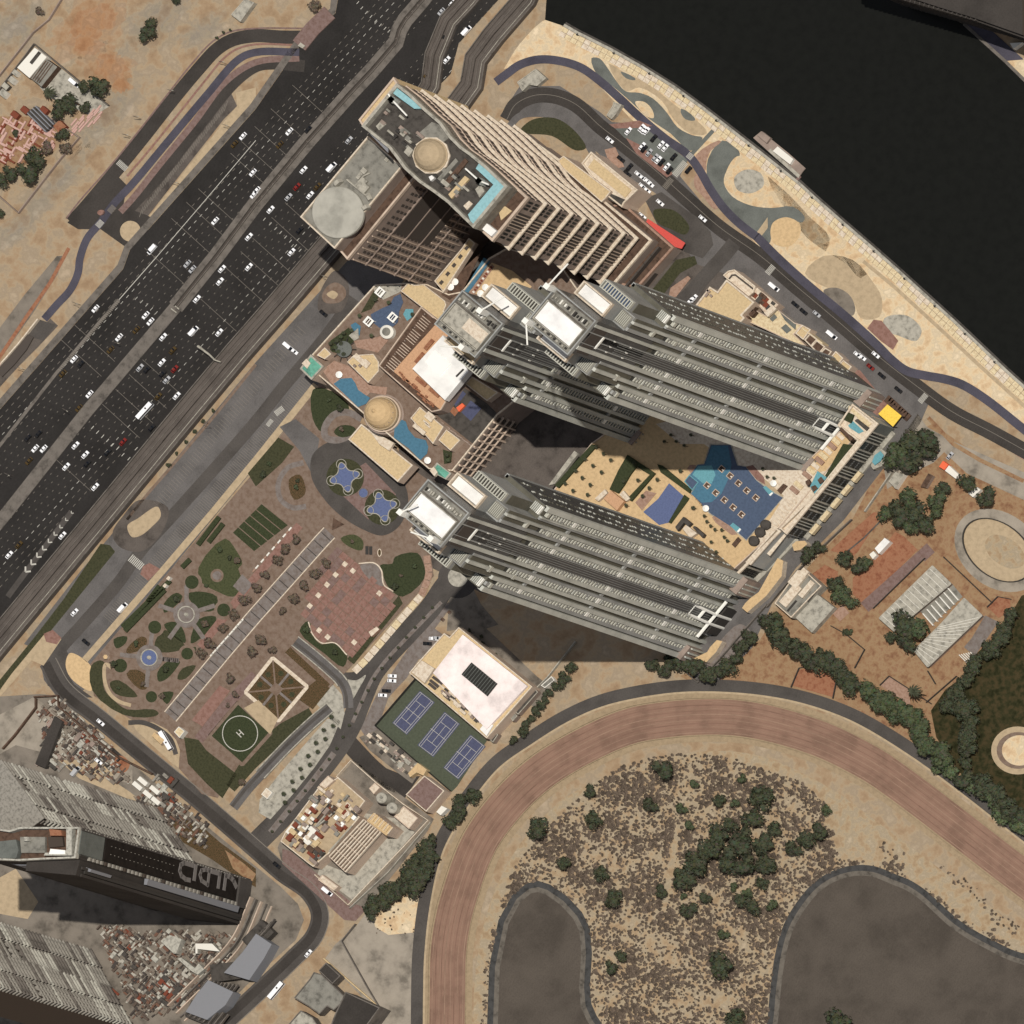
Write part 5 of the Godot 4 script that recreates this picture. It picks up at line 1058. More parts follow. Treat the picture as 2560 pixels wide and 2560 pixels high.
# ---- the curved hotel with blue roof panels and its wing with the round pad -----------------------------------------
func curved_hotel() -> void:
	var A := func(a: Array) -> PackedVector2Array: return C(880, 160, 3.864, a)
	var B := func(a: Array) -> PackedVector2Array: return C(1280, 360, 4.39, a)
	var t := thing("curved_hotel", "stone hotel tower of S shaped plan with pale blue panels round its roof", "hotel", W(Vector2(1500, 480)))
	var ne: Array = [430, 185, 560, 285, 720, 440, 860, 560, 950, 690, 1060, 800, 1140, 855, 1300, 985]
	var sw: Array = [925, 1345, 800, 1250, 640, 1140, 500, 1010, 420, 900, 355, 815, 90, 600]
	var top: PackedVector2Array = plan(A.call(ne + [1505, 1180, 1170, 1585] + sw), 152.0)
	var shaft: PackedVector2Array = plan(A.call(ne), 152.0)
	shaft.append(G(Vector2(1320, 495), 140.0)); shaft.append(G(Vector2(1233, 601), 140.0)); shaft.append_array(plan(A.call(sw), 152.0))
	var b := Mb.new(); b.prism(shaft, 0, 140.0, false); put("wall", b, M.brown_wall, t)
	b = Mb.new(); b.flat(shaft, 140.0); put("terrace", b, M.brown_roof, t)
	b = Mb.new(); b.prism(top, 140.0, 148.0, false); put("attic_wall", b, M.stone_wall, t)
	b = Mb.new(); b.flat(top, 148.0); var roof := put("roof", b, M.dark_roof, t)
	b = Mb.new(); b.ring(top, 1.6, 140.0, 152.0); put("parapet", b, M.pale_concrete, t)
	b = Mb.new(); b.ring(Mb.inset_of(shaft, -0.6), 1.4, 138.8, 141.2); put("terrace_parapet", b, M.stone_wall, t)
	# blue panels that slope in behind the parapet
	for s in [[[425, 225, 690, 430, 600, 432, 385, 275], 151.0], [[1225, 960, 1500, 1175, 1165, 1570, 1120, 1455, 1365, 1165, 1195, 1010], 151.0], [[100, 590, 350, 805, 345, 855, 140, 640], 149.2]]:
		b = Mb.new(); b.prism(plan(A.call(s[0]), s[1]), 148.0, s[1]); put("roof_panel", b, M.aqua_panel if s[1] > 150 else M.slate_sheet, t)
	b = Mb.new(); b.prism(plan(A.call([400, 130, 425, 190, 100, 590, 70, 540]), 143.0), 60.0, 143.0); put("side_ledge", b, M.tan_roof, t)
	b = Mb.new(); b.ring(plan(A.call([400, 125, 440, 190, 100, 600, 62, 538]), 144.0), 1.0, 141.0, 144.0); put("ledge_parapet", b, M.stone_wall, t)
	b = Mb.new(); b.prism(plan(A.call([1245, 1585, 1290, 1530, 1395, 1612, 1345, 1665]), 143.5), 140.0, 143.5); put("stair_box", b, M.white_roof, t)
	b = Mb.new(); b.prism(plan(A.call([1410, 1390, 1480, 1375, 1545, 1420, 1440, 1510]), 140.5), 140.0, 140.6); put("terrace_floor", b, M.tan_roof, t)
	# dome on the middle of the roof
	var dc := W(Vector2(880 + 755 / 3.864, 160 + 880 / 3.864), 150.0)
	b = Mb.new(); b.lathe(Vector3(dc.x, 148, dc.z), [[9.6, 0], [9.6, 1.6], [9.0, 1.8], [8.4, 3.4], [6.8, 5.6], [4.4, 7.2], [1.6, 7.9], [0.0, 8.0]], 20); put("dome", b, M.tan_sand, t)
	b = Mb.new(); b.lathe(Vector3(dc.x, 148, dc.z), [[10.6, 0], [10.6, 1.0], [9.4, 1.2]], 10); put("dome_skirt", b, M.cream_stone, t)
	for s in [["walkway", [290, 540, 330, 580, 260, 640, 230, 600], 149.0, "pale_concrete"], ["court_roof", [620, 690, 770, 560, 880, 600, 960, 700, 830, 790, 700, 750], 148.6, "grey_roof"], ["plant_floor", [1000, 1290, 1100, 1150, 1250, 1290, 1150, 1460, 930, 1340], 148.5, "dark_roof"], ["plant_wall", [930, 1260, 1090, 1080, 1130, 1110, 960, 1300], 149.6, "tan_roof"], ["ramp", [880, 1150, 1090, 910, 1120, 940, 920, 1180], 149.0, "brown_roof"], ["skylight", [1075, 1370, 1130, 1320, 1165, 1350, 1110, 1410], 149.4, "cream_stone"], ["skylight", [740, 1090, 770, 1075, 795, 1100, 760, 1130], 150.2, "white_roof"], ["plant_box", [500, 850, 545, 790, 590, 830, 545, 895], 150.0, "pale_concrete"], ["plant_box", [1190, 1210, 1240, 1160, 1280, 1230, 1230, 1290], 149.6, "pale_concrete"], ["plant_box", [820, 1110, 1000, 910, 1025, 940, 850, 1135], 149.2, "grey_roof"]]:
		b = Mb.new(); b.prism(plan(A.call(s[1]), s[2]), 148.0, s[2]); put(s[0], b, M[s[3]], t)
	for i in 46:
		var p := Vector2(lerpf(250, 1150, rng.randf()), 0); p.y = lerpf(420, 1300, (p.x - 250) / 900.0) + rng.randf_range(-150, 170)
		if p.distance_to(Vector2(755, 880)) < 190: continue
		var g := G(Vector2(880, 160) + p / 3.864, 148.5)
		if not Geometry2D.is_point_in_polygon(g, Mb.inset_of(top, 4.0)): continue
		b = Mb.new(); b.box(Vector3(g.x, 148.0, g.y), V, rng.randf_range(1.5, 6), rng.randf_range(0.6, 2.2), rng.randf_range(1.0, 2.5)); put("roof_unit", b, M[["pale_concrete", "dark_metal", "grey_roof", "brown_wall"][rng.randi() % 4]], roof)
	for s in [[385, 345, 530, 500], [385, 345, 350, 290], [1230, 1130, 1095, 1010], [1230, 1130, 1320, 1165]]:
		b = Mb.new(); var a := W(Vector2(880 + s[0] / 3.864, 160 + s[1] / 3.864), 154.0); var e := W(Vector2(880 + s[2] / 3.864, 160 + s[3] / 3.864), 154.5); b.bar(a, e, 0.5, 6); b.box(Vector3(a.x, 148, a.z), V, 3, 7, 3); put("cleaning_crane", b, M.steel_white, t)
	# cornice ledges every four storeys, with a dark strip and stone piers under each on the long face
	var levels := [122.0, 107.0, 92.2, 77.4, 62.6, 47.8, 33.0, 18.2]
	for y in levels:
		b = Mb.new(); b.ring(Mb.inset_of(shaft, -1.7), 2.2, y, y + 1.1); put("cornice", b, M.cream_stone, t)
	var nn := ne.size() / 2
	for k in levels.size() + 1:
		var y1: float = 138.5 if k == 0 else levels[k - 1] - 0.6; var y0: float = (levels[k] if k < levels.size() else 6.0) + 1.4
		var sc := Mb.new()
		for i in nn:
			var p := shaft[i]; var q := shaft[i + 1]; var d := (q - p).normalized(); var c := (p + q) / 2 + Vector2(d.y, -d.x) * 0.1; sc.box(Vector3(c.x, (y0 + y1) / 2, c.y), d, p.distance_to(q), 0.5, 1.2)
		put("string_course", sc, M.stone_wall, t)
		var win := Mb.new()
		for i in nn:
			var p := shaft[i]; var q := shaft[i + 1]; var d := (q - p).normalized(); var len := p.distance_to(q); var m := Vector2(d.y, -d.x)
			var x := 1.2
			while x < len - 1.0:
				for yy in [y0 + 1.2, y0 + (y1 - y0) * 0.55]:
					var c := p + d * x + m * 0.1; win.box(Vector3(c.x, yy, c.y), d, 1.5, (y1 - y0) * 0.3, 0.5)
				x += 3.0
		stuff(put("side_windows", win, M.dark_pane_and_shade, t))
		# front windows: three, a slatted middle, three
		var e := shaft[nn]; var s := shaft[nn + 1]; var d2 := (s - e).normalized(); var m2 := Vector2(-d2.y, d2.x); var wlen := e.distance_to(s)
		if m2.dot(V) < 0: m2 = -m2
		for r in 2:
			for u in [0.07, 0.14, 0.21, 0.72, 0.80, 0.88]:
				var c: Vector2 = e + d2 * wlen * u; b = Mb.new(); b.box(Vector3(c.x, y0 + 1.6 + r * (y1 - y0) * 0.47, c.y), d2, 1.35, (y1 - y0) * 0.3, 0.5); put("window", b, M.window_glass, t)
		for u in 5:
			var c: Vector2 = e + d2 * wlen * (0.34 + u * 0.065); b = Mb.new(); b.box(Vector3(c.x, y0 + 0.6, c.y), d2, 1.2, (y1 - y0) * 0.88, 0.6); put("window", b, M.dark_pane_and_shade, t)
			b = Mb.new(); b.box(Vector3(c.x, y0, c.y) + Vector3(d2.x, 0, d2.y) * wlen * 0.0325, d2, 0.45, y1 - y0, 1.6); put("fin", b, M.stone_wall, t)
	# base storeys and the low halls on the canal side
	var pod := thing("hotel_podium", "stepped stone podium with cream parapets around the foot of the curved hotel", "podium", W(Vector2(1600, 600)))
	block(pod, B.call([520, 160, 1010, 610, 1555, 1060, 1110, 1580, 620, 1360, 300, 1000, 0, 500, 0, 0, 300, 0]), 0, 14, M.brown_wall, M.brown_roof, 1.6, 1.4, M.cream_stone)
	var lw: PackedVector2Array = B.call([1230, 650, 1790, 1140, 1390, 1585, 1150, 1540, 1000, 700])
	block(pod, lw, 0, 8, M.brown_wall, M.brown_roof, 1.4, 1.2, M.salmon_paving)
	for i in 5:
		b = Mb.new(); var c := W(Vector2(1280, 360) + (Vector2(1750, 1190).lerp(Vector2(1430, 1570), i / 4.0) + Vector2(20, 30)) / 4.39, 2.0); b.box(c, U, 7.5, 4.0, 1.0); put("window", b, M.dark_pane_and_shade, pod)
		b = Mb.new(); c = W(Vector2(1280, 360) + (Vector2(1600, 1190).lerp(Vector2(1290, 1560), i / 4.0)) / 4.39, 8.0); b.box(c, U, 6.5, 3.6, 1.0); put("window", b, M.dark_pane_and_shade, pod)
	block(pod, B.call([505, 180, 570, 130, 1090, 520, 1030, 600, 985, 640, 540, 250]), 0, 18, M.stone_wall, M.tan_roof, 0.5, 0.6, M.cream_stone)
	block(pod, B.call([875, 85, 1390, 505, 1240, 650, 1215, 700, 1010, 540, 770, 215]), 0, 16, M.stone_wall, M.cream_stone, 1.0, 0.8, M.cream_stone)
	b = Mb.new(); b.prism(plan(B.call([900, 165, 1310, 505, 1240, 590, 835, 255]), 16.5), 16.0, 16.6); put("sunk_roof", b, M.tan_roof, pod)
	b = Mb.new(); b.prism(plan(B.call([1090, 545, 1240, 610, 1215, 690, 1040, 600]), 16.4), 16.0, 16.3); put("roof_court", b, M.dark_roof, pod)
	var ea := thing("entrance_awning", "long red awning along the hotel forecourt", "awning", W(Vector2(1655, 600), 6))
	b = Mb.new(); var aw: PackedVector2Array = plan(B.call([1490, 820, 1900, 1085, 1860, 1150, 1790, 1130, 1465, 865]), 6.0); b.prism(aw, 5.5, 6.0); put("cloth", b, M.red_awning, ea)
	for i in 5:
		b = Mb.new(); var c := aw[0].lerp(aw[1], (i + 0.3) / 5.0) + Vector2(-0.4, 0.7); b.box(Vector3(c.x, 0, c.y), V, 0.3, 5.5, 0.3); put("post", b, M.dark_metal, ea)
	# wing with the round pad
	var d := thing("pad_wing", "grey roofed hotel wing carrying a round landing pad beside the highway", "hotel wing", W(Vector2(1110, 600)))
	var dr := N([752.6, 543, 921.6, 341, 1007.7, 417, 838.7, 622.7])
	block(d, dr, 0, 116, M.brown_wall, M.grey_roof, 1.2, 0.8, M.cream_stone)
	var pc := W(Vector2(845, 531), 117.5); b = Mb.new(); b.lathe(Vector3(pc.x, 116, pc.z), [[14.6, 0], [14.6, 1.6], [14.2, 2.0], [0.0, 2.0]], 40); put("landing_pad", b, M.pad_grey, d)
	for s in [[867, 449, 926, 498, 1.2], [918, 486, 926, 500, 3.0], [843, 455, 849, 462, 6.0], [913, 516, 918, 524, 5.0], [905, 442, 925, 432, 1.0]]:
		b = Mb.new(); var a := W(Vector2(s[0], s[1]), 117); var e := W(Vector2(s[2], s[3]), 117); b.bar(a, e, s[4] * 0.5, 6); put("roof_pipe", b, M.pale_concrete, d)
	boxes_on(d, "roof_unit", [[905, 460, 7, 4, 1.4], [915, 473, 5, 3, 1.8], [912, 428, 3, 3, 1.4], [955, 475, 1.5, 1.5, 1], [968, 400, 2, 2, 1], [900, 440, 4, 2, 1]], 116.0, M.pale_concrete, U)
	var low := plan(dr, 116.0); var lv := V * 5.0
	var lo := PackedVector2Array([low[3] - V * 1.0, low[2] - V * 1.0, low[2] + lv, low[3] + lv + U * -1.0])
	b = Mb.new(); b.prism(lo, 0, 108, false); put("front_wall", b, M.brown_wall, d); b = Mb.new(); b.flat(lo, 108); put("front_roof", b, M.brown_roof, d)
	b = Mb.new(); b.ring(Mb.inset_of(lo, -0.5), 1.0, 107.0, 109.4); put("front_parapet", b, M.stone_wall, d)
	var fe := low[2] + lv; var fs := low[3] + lv - U; var fd := (fs - fe).normalized(); var fl := fe.distance_to(fs)
	b = Mb.new(); var rc0 := fe + fd * fl * 0.02; var rc1 := fe + fd * fl * 0.60; b.prism(PackedVector2Array([rc0 - V * 0.5, rc1 - V * 0.5, rc1 + V * 0.5, rc0 + V * 0.5]), 50, 88); put("recess_shade_panel", b, M.dark_pane_and_shade, d)  # flat dark panel; the shade of a set-back court given as colour
	var y := 26.0; var kk := 0
	while y < 100.0:
		for i in 14:
			if i < 8 and y > 47 and y < 87: continue
			var c := fe + fd * fl * (i + 0.7) / 14.4; b = Mb.new(); b.box(Vector3(c.x, y, c.y), fd, 1.5, 2.6, 0.7); put("window", b, M.dark_pane_and_shade, d)
		if kk % 4 == 3:
			b = Mb.new(); var c2 := (fe + fs) / 2; b.box(Vector3(c2.x, y + 3.2, c2.y), fd, fl, 0.9, 1.6); put("cornice", b, M.brown_wall, d)
		y += 4.0; kk += 1
	for i in 15:
		var c := fe + fd * fl * (i + 0.2) / 14.4; b = Mb.new(); b.box(Vector3(c.x, 22, c.y), fd, 0.6, 27 if i < 9 else 82, 1.3); put("pier", b, M.stone_wall, d)

# ---- the hotel deck west of the towers -----------------------------------------------------------------------------
const PH := 24.0
func podium() -> void:
	var t := thing("hotel_deck", "broad raised deck that carries gardens, pools and halls between the towers and the garden", "podium", W(Vector2(1000, 1000)))
	var rim := T(1, 1, [430, 745, 905, 218, 1140, 205, 1300, 215, 1460, 290, 1560, 270, 1760, 20, 1900, -60, 2300, 60, 2500, 350, 2200, 900, 1830, 1200, 1490, 1625, 1310, 1610, 480, 905])
	block(t, rim, 0, PH, M.brown_wall, M.garden_paving, 1.1, 0.7, M.cream_stone)
	var deck := func(called: String, a: Array, lift: float, m: String) -> void:
		var b := Mb.new(); b.prism(plan(T(1, 1, a), PH + lift), PH - 0.05, PH + lift); put(called, b, M[m], t)
	# south-east front of the deck: windows between stone piers
	var g0 := G(t1(1, 1, 1490, 1625), PH); var g1 := G(t1(1, 1, 1830, 1200), PH); var gd := (g1 - g0).normalized(); var gl := g0.distance_to(g1); var gm := Vector2(-gd.y, gd.x)
	if gm.dot(V) < 0: gm = -gm
	for i in 9:
		for r in 4:
			var c := g0 + gd * gl * (i + 0.6) / 9.2 + gm * 0.2; var b := Mb.new(); b.box(Vector3(c.x, 2.5 + r * 5.2, c.y), gd, 2.3, 3.6, 0.8); put("window", b, M.dark_pane_and_shade, t)
		var c2 := g0 + gd * gl * (i + 0.1) / 9.2 + gm * 0.4; var b2 := Mb.new(); b2.box(Vector3(c2.x, 0, c2.y), gd, 0.9, PH, 1.4); put("pier", b2, M.stone_wall, t)
	for r in 3:
		var c := (g0 + g1) / 2 + gm * 0.5; var b := Mb.new(); b.box(Vector3(c.x, 6.8 + r * 6.0, c.y), gd, gl, 0.8, 1.5); put("cornice", b, M.stone_wall, t)
	# lagoon garden in the north-west corner
	deck.call("green_bed", [560, 640, 700, 540, 740, 640, 640, 740, 560, 720], 0.25, "dark_lawn")
	deck.call("terrace", [880, 230, 960, 210, 1100, 215, 1090, 270, 960, 330, 900, 280], 0.2, "pale_concrete")
	deck.call("bed", [790, 430, 890, 260, 930, 300, 870, 400], 0.22, "verge")
	deck.call("lagoon", [1090, 285, 1110, 350, 1080, 420, 1070, 500, 1020, 545, 930, 540, 880, 500, 865, 440, 960, 390, 1010, 370, 1040, 310], 0.3, "pool_deep")
	deck.call("lagoon_shallow", [1130, 400, 1185, 400, 1190, 450, 1140, 490, 1110, 440], 0.32, "pool_shallow")
	deck.call("lagoon_shallow", [715, 520, 750, 500, 790, 530, 780, 600, 740, 590], 0.3, "pool_water")
	deck.call("rock_terrace", [700, 600, 770, 545, 775, 620, 740, 640], 0.6, "pale_concrete")
	deck.call("pink_terrace", [880, 620, 960, 600, 1010, 620, 920, 730, 760, 690, 740, 640], 0.15, "salmon_paving")
	for s in [[935, 272], [848, 494], [1030, 462]]:
		var p := thing("garden_pavilion", "white open frame pavilion on the lagoon deck %s" % ["by the north corner", "west of the dark lagoon", "standing in the dark lagoon"][[935, 848, 1030].find(s[0])], "pavilion", W(t1(1, 1, s[0], s[1]), PH))
		var c := G(t1(1, 1, s[0], s[1]), PH + 3.0); var sq := rectp(c, V, 4.6, 4.6); var b := Mb.new(); b.ring(sq, 0.7, PH + 2.7, PH + 3.1); put("roof_frame", b, M.white_paint, p)
		for k in 3:
			b = Mb.new(); b.box(Vector3(c.x, PH + 2.8, c.y) + Vector3(V.x, 0, V.y) * (k - 1.0) * 1.3, U, 3.4, 0.2, 0.35); put("roof_bar", b, M.white_paint, p)
		for k in 4:
			b = Mb.new(); b.box(Vector3(sq[k].x, PH, sq[k].y).lerp(Vector3(c.x, PH, c.y), 0.1), V, 0.3, 2.8, 0.3); put("post", b, M.white_paint, p)
	var cb := thing("round_bar", "round pale bar roof at the south end of the dark lagoon", "bar", W(t1(1, 1, 985, 572), PH)); var cc := W(t1(1, 1, 985, 572), PH + 3.0)
	for s in [[3.9, 2.8, "soft_white"], [2.4, 3.4, "grey_roof"]]:
		var b := Mb.new(); b.lathe(Vector3(cc.x, PH, cc.z), [[s[0], 0 if s[1] < 3 else 2.6], [s[0], s[1]], [s[0] - 1.2, s[1] + 0.5], [0, s[1] + 0.7]], 20); put("roof", b, M[s[2]], cb)
	var rr := W(t1(1, 1, 680, 710), PH); var gt := thing("round_trellis", "grey round trellis roof among palms at the west end of the deck", "trellis", rr)
	var br := Mb.new(); br.lathe(rr, [[4.6, 2.4], [4.6, 2.8], [3.0, 3.4], [0.2, 3.7]], 20); put("roof", br, M.slate_green, gt)
	for k in 10:
		br = Mb.new(); br.bar(rr + Vector3(0, 2.6, 0), rr + Vector3(7.0 * cos(k * 0.628), 2.4, 7.0 * sin(k * 0.628)), 0.2, 4); put("spoke", br, M.dark_metal, gt)
	# halls on the deck
	var halls := [["hall", "tan flat roofed hall at the deck's north end below the pad wing", [1095, 265, 1150, 205, 1200, 220, 1270, 215, 1430, 340, 1440, 370, 1420, 420, 1460, 440, 1420, 480, 1380, 485], 7.0, "tan_roof", 0.7],
		["hall", "small tan pavilion roof next to the western copper pavilion", [460, 750, 520, 690, 570, 740, 520, 780], 5.0, "tan_roof", 0.3],
		["hall", "tan flat roof with skylights between the lagoon garden and the domed rotunda", [690, 800, 740, 750, 890, 740, 930, 800, 930, 870, 850, 960], 6.0, "tan_roof", 0.6],
		["hall", "tan flat roof with pipes southeast of the domed rotunda", [1170, 1225, 1240, 1140, 1420, 1290, 1340, 1420], 6.0, "tan_roof", 0.7],
		["hall", "plain tan flat roof beyond the piped roof near the southern copper pavilion", [1380, 1390, 1440, 1310, 1545, 1390, 1470, 1470], 5.0, "tan_roof", 0.5],
		["hall", "tan roof strip half under the shadow of the lower tower", [1580, 965, 1630, 910, 1830, 1030, 1745, 1095], 5.0, "tan_roof", 0.5]]
	for h in halls: house(h[0], h[1], "hall", T(1, 1, h[2]), PH, PH + h[3], M.stone_wall, M[h[4]], h[5], 0.5, M.cream_stone)
	var lit := thing("skylight_box", "pale skylight boxes on the tan roof beside the lagoon", "skylight", W(t1(1, 1, 830, 815), PH + 6))
	boxes_on(lit, "box", [[0, 0, 0, 0, 0]].slice(1) + [[640 + 835 * Z, 640 + 815 * Z, 4, 4, 1.2], [640 + 780 * Z, 640 + 775 * Z, 6, 3, 1.0]], PH + 6, M.cream_stone, V)
	boxes_on(lit, "vent", [[640 + 750 * Z, 640 + 830 * Z, 1.6, 1.2, 1.2], [640 + 790 * Z, 640 + 830 * Z, 1.6, 1.2, 1.2]], PH + 6, M.brown_wall, V)
	var pip := thing("roof_duct", "ducts and pale boxes on the piped tan roof", "ducts", W(t1(1, 1, 1290, 1300), PH + 6))
	boxes_on(pip, "duct", [[640 + 1320 * Z, 640 + 1215 * Z, 5, 4, 1.5], [640 + 1240 * Z, 640 + 1310 * Z, 8, 2.4, 1.5], [640 + 1290 * Z, 640 + 1260 * Z, 4, 1, 0.8], [640 + 1300 * Z, 640 + 1280 * Z, 4, 1, 0.8]], PH + 6, M.cream_stone, V)
	# the big white roofed hall with its terrace and slatted side
	var wh := thing("ballroom", "large white flat roof on a salmon terrace in the middle of the deck", "hall", W(t1(1, 1, 1350, 840), PH))
	block(wh, T(1, 1, [930, 830, 1250, 385, 1375, 480, 1620, 800, 1400, 1165, 1330, 1180]), PH, PH + 9, M.brown_wall, M.brown_roof, 0.9, 0.6, M.stone_wall)
	var b3 := Mb.new(); b3.prism(plan(T(1, 1, [1035, 870, 1365, 505, 1475, 590, 1560, 840, 1390, 1160]), PH + 9.6), PH + 9, PH + 9.5); var ter := put("terrace", b3, M.salmon_roof, wh)
	b3 = Mb.new(); b3.prism(plan(T(1, 1, [1180, 850, 1410, 598, 1605, 870, 1425, 1088]), PH + 14), PH + 9, PH + 14); var rfh := put("roof_hall", b3, M.white_roof, wh)
	b3 = Mb.new(); b3.prism(plan(T(1, 1, [1275, 800, 1345, 715, 1470, 815, 1385, 905]), PH + 14.4), PH + 14, PH + 14.4); put("roof_panel", b3, M.white_paint, rfh)
	b3 = Mb.new(); b3.prism(plan(T(1, 1, [1505, 905, 1560, 850, 1566, 856, 1511, 912]), PH + 15), PH + 14, PH + 15); put("roof_rail", b3, M.dark_metal, rfh)
	for i in 26:
		var q := Mb.new(); var a := t1(1, 1, lerpf(960, 1270, i / 25.0), lerpf(830, 410, i / 25.0)); var e := a + V * (30.0 if i % 6 else 8.0)
		q.prism(plan(band(PackedVector2Array([a + V * 4.0, e]), 1.8), PH + 10.2), PH + 9.2, PH + 10.2); put("slat", q, M.stone_wall if i % 6 else M.brown_wall, wh)
	for i in 18:
		var q := Mb.new(); var c := W(t1(1, 1, lerpf(1100, 1330, i / 17.0) + rng.randf_range(-14, 14), lerpf(890, 1130, i / 17.0) + rng.randf_range(-14, 14)), PH + 9.5); q.box(c, V, rng.randf_range(1, 4), 0.7, 1.0); put("planter", q, M.rust_earth, ter)
	for s in [[1310, 670], [1240, 770], [1250, 950], [1350, 1030]]:
		var q := Mb.new(); q.box(W(t1(1, 1, s[0], s[1]), PH + 9.5), V if s[1] > 900 else U, 7, 1.0, 2.2); put("planter", q, M.rust_earth, ter)
	# domed rotunda
	var ro := W(t1(1, 1, 950, 1190), PH + 2); var dm := thing("rotunda", "stepped rotunda with a pale sand coloured dome at the front of the deck", "dome", Vector3(ro.x, 0, ro.z))
	for s in [["drum", [[11.4, 0], [11.4, PH], [10.6, PH + 0.2]], "brown_wall"], ["tier", [[10.4, PH], [10.4, PH + 1.6], [9.6, PH + 1.7]], "stone_wall"], ["tier", [[9.4, PH + 1.6], [9.4, PH + 3.4], [8.8, PH + 3.5]], "tan_sand"]]:
		var b := Mb.new(); b.lathe(Vector3(ro.x, 0, ro.z), s[1], 36); put(s[0], b, M[s[2]], dm)
	var bd := Mb.new(); bd.lathe(Vector3(ro.x, PH + 3.4, ro.z), [[8.7, 0], [8.4, 1.6], [7.4, 3.8], [5.7, 5.8], [3.4, 7.2], [1.2, 7.8], [0.7, 8.6], [0, 9.2]], 36); var dome := put("dome", bd, M.beach_sand, dm)
	for k in 16:
		bd = Mb.new(); bd.box(Vector3(ro.x + 7.9 * cos(k * TAU / 16), PH + 5.2, ro.z + 7.9 * sin(k * TAU / 16)), Vector2(cos(k * TAU / 16), sin(k * TAU / 16)), 0.7, 0.7, 0.6); put("dome_vent", bd, M.brown_wall, dome)
	# porte cochere in front of it
	var pcx := thing("porte_cochere", "broad tan entrance canopy roof in front of the domed rotunda", "canopy", W(t1(1, 1, 950, 1490)))
	block(pcx, T(1, 1, [700, 1385, 800, 1268, 1190, 1580, 1075, 1708]), 7, 13, M.stone_wall, M.tan_roof, 0.8, 0.8, M.cream_stone)
	b3 = Mb.new(); b3.prism(plan(T(1, 1, [845, 1300, 1040, 1410, 1005, 1470, 930, 1420]), 15), 13, 15); put("roof_box", b3, M.cream_stone, pcx)
	for i in 6:
		b3 = Mb.new(); var c := W(t1(1, 1, lerpf(740, 1060, i / 5.0), lerpf(1400, 1680, i / 5.0)), 7.0); b3.lathe(Vector3(c.x, 0, c.z), [[0.9, 0], [0.7, 0.5], [0.6, 7.0]], 10); put("column", b3, M.cream_stone, pcx)
	# two curved pools beside the rotunda
	deck.call("pool_surround", [500, 860, 590, 790, 700, 830, 870, 980, 990, 990, 980, 1050, 860, 1030, 760, 1140, 560, 950], 0.2, "salmon_paving")
	deck.call("west_pool", [585, 965, 640, 925, 720, 920, 750, 960, 770, 1010, 820, 1045, 860, 1070, 830, 1115, 770, 1140], 0.35, "pool_water")
	deck.call("east_pool", [1100, 1235, 1130, 1250, 1150, 1310, 1200, 1370, 1280, 1390, 1300, 1440, 1290, 1490, 1240, 1540, 1150, 1450, 1040, 1370, 1045, 1300], 0.35, "pool_water")
	deck.call("pool_rim", [1110, 1150, 1180, 1160, 1150, 1240, 1190, 1310, 1300, 1380, 1390, 1440, 1400, 1560, 1330, 1580, 1300, 1490, 1290, 1400, 1190, 1375, 1130, 1290], 0.2, "garden_paving")
	deck.call("green_bed", [1410, 1460, 1480, 1480, 1470, 1560, 1420, 1570], 0.3, "dark_lawn")
	for s in [[625, 895, "white round umbrella by the west curved pool"], [1293, 1542, "white round umbrella at the end of the east curved pool"], [1467, 233, "white umbrella, left of the pair west of the lap pool"], [1500, 194, "white umbrella, right of the pair west of the lap pool"], [1730, 236, "white umbrella, upper of the pair east of the lap pool"], [1693, 282, "white umbrella, lower of the pair east of the lap pool"]]: umbrella(t1(1, 1, s[0], s[1]), PH, 2.0, s[2])
	# copper pavilions at the two corners
	for s in [[[330, 850, 412, 742, 512, 832, 418, 935], [345, 810, 380, 775, 412, 810, 385, 850], "teal copper roofed corner pavilion at the west end of the deck"], [[1312, 1622, 1365, 1558, 1475, 1640, 1435, 1688], [1310, 1618, 1340, 1590, 1370, 1630, 1345, 1662], "teal copper roofed corner pavilion at the south end of the deck"]]:
		var p := thing("copper_pavilion", s[2], "pavilion", W(centre(T(1, 1, s[0])), PH))
		var q := plan(T(1, 1, s[0]), PH + 4); var b := Mb.new(); b.prism(q, 0.0, PH + 3.2, false); put("wall", b, M.stone_wall, p)
		b = Mb.new(); b.ring(q, 1.0, PH + 3.0, PH + 4.0); put("eaves", b, M.pale_concrete, p)
		var c := (q[0] + q[2]) / 2
		for k in 4:
			b = Mb.new(); b.tri(Vector3(q[k].x, PH + 3.4, q[k].y), Vector3(c.x, PH + 6.4, c.y), Vector3(q[(k + 1) % 4].x, PH + 3.4, q[(k + 1) % 4].y)); put("roof_slope", b, M.teal_copper, p)
		b = Mb.new(); b.prism(plan(T(1, 1, s[1]), PH + 6), PH + 3.5, PH + 6); put("roof_box", b, M.cream_stone, p)
	# courts on the deck by the ballroom
	deck.call("court_floor", [1390, 1170, 1560, 985, 1740, 1110, 1830, 1200, 1640, 1420, 1350, 1190], 0.2, "dark_roof")
	deck.call("sports_court", [1450, 1080, 1530, 990, 1585, 1040, 1510, 1135], 0.3, "court_blue")
	deck.call("sports_court", [1550, 1180, 1620, 1090, 1700, 1150, 1620, 1245], 0.3, "court_blue")
	deck.call("orange_mat", [1420, 1130, 1450, 1105, 1530, 1170, 1500, 1210], 0.28, "rust_earth")
	deck.call("slide", [1510, 1145, 1555, 1110, 1575, 1130, 1530, 1175], 1.8, "orange_sheet")
	for i in 6: deck.call("roof_rib", [1340 + i * 52, 1230 + i * 38, 1346 + i * 52, 1225 + i * 38, 1420 + i * 48, 1262 + i * 38, 1414 + i * 48, 1268 + i * 38], 0.5, "brown_wall")
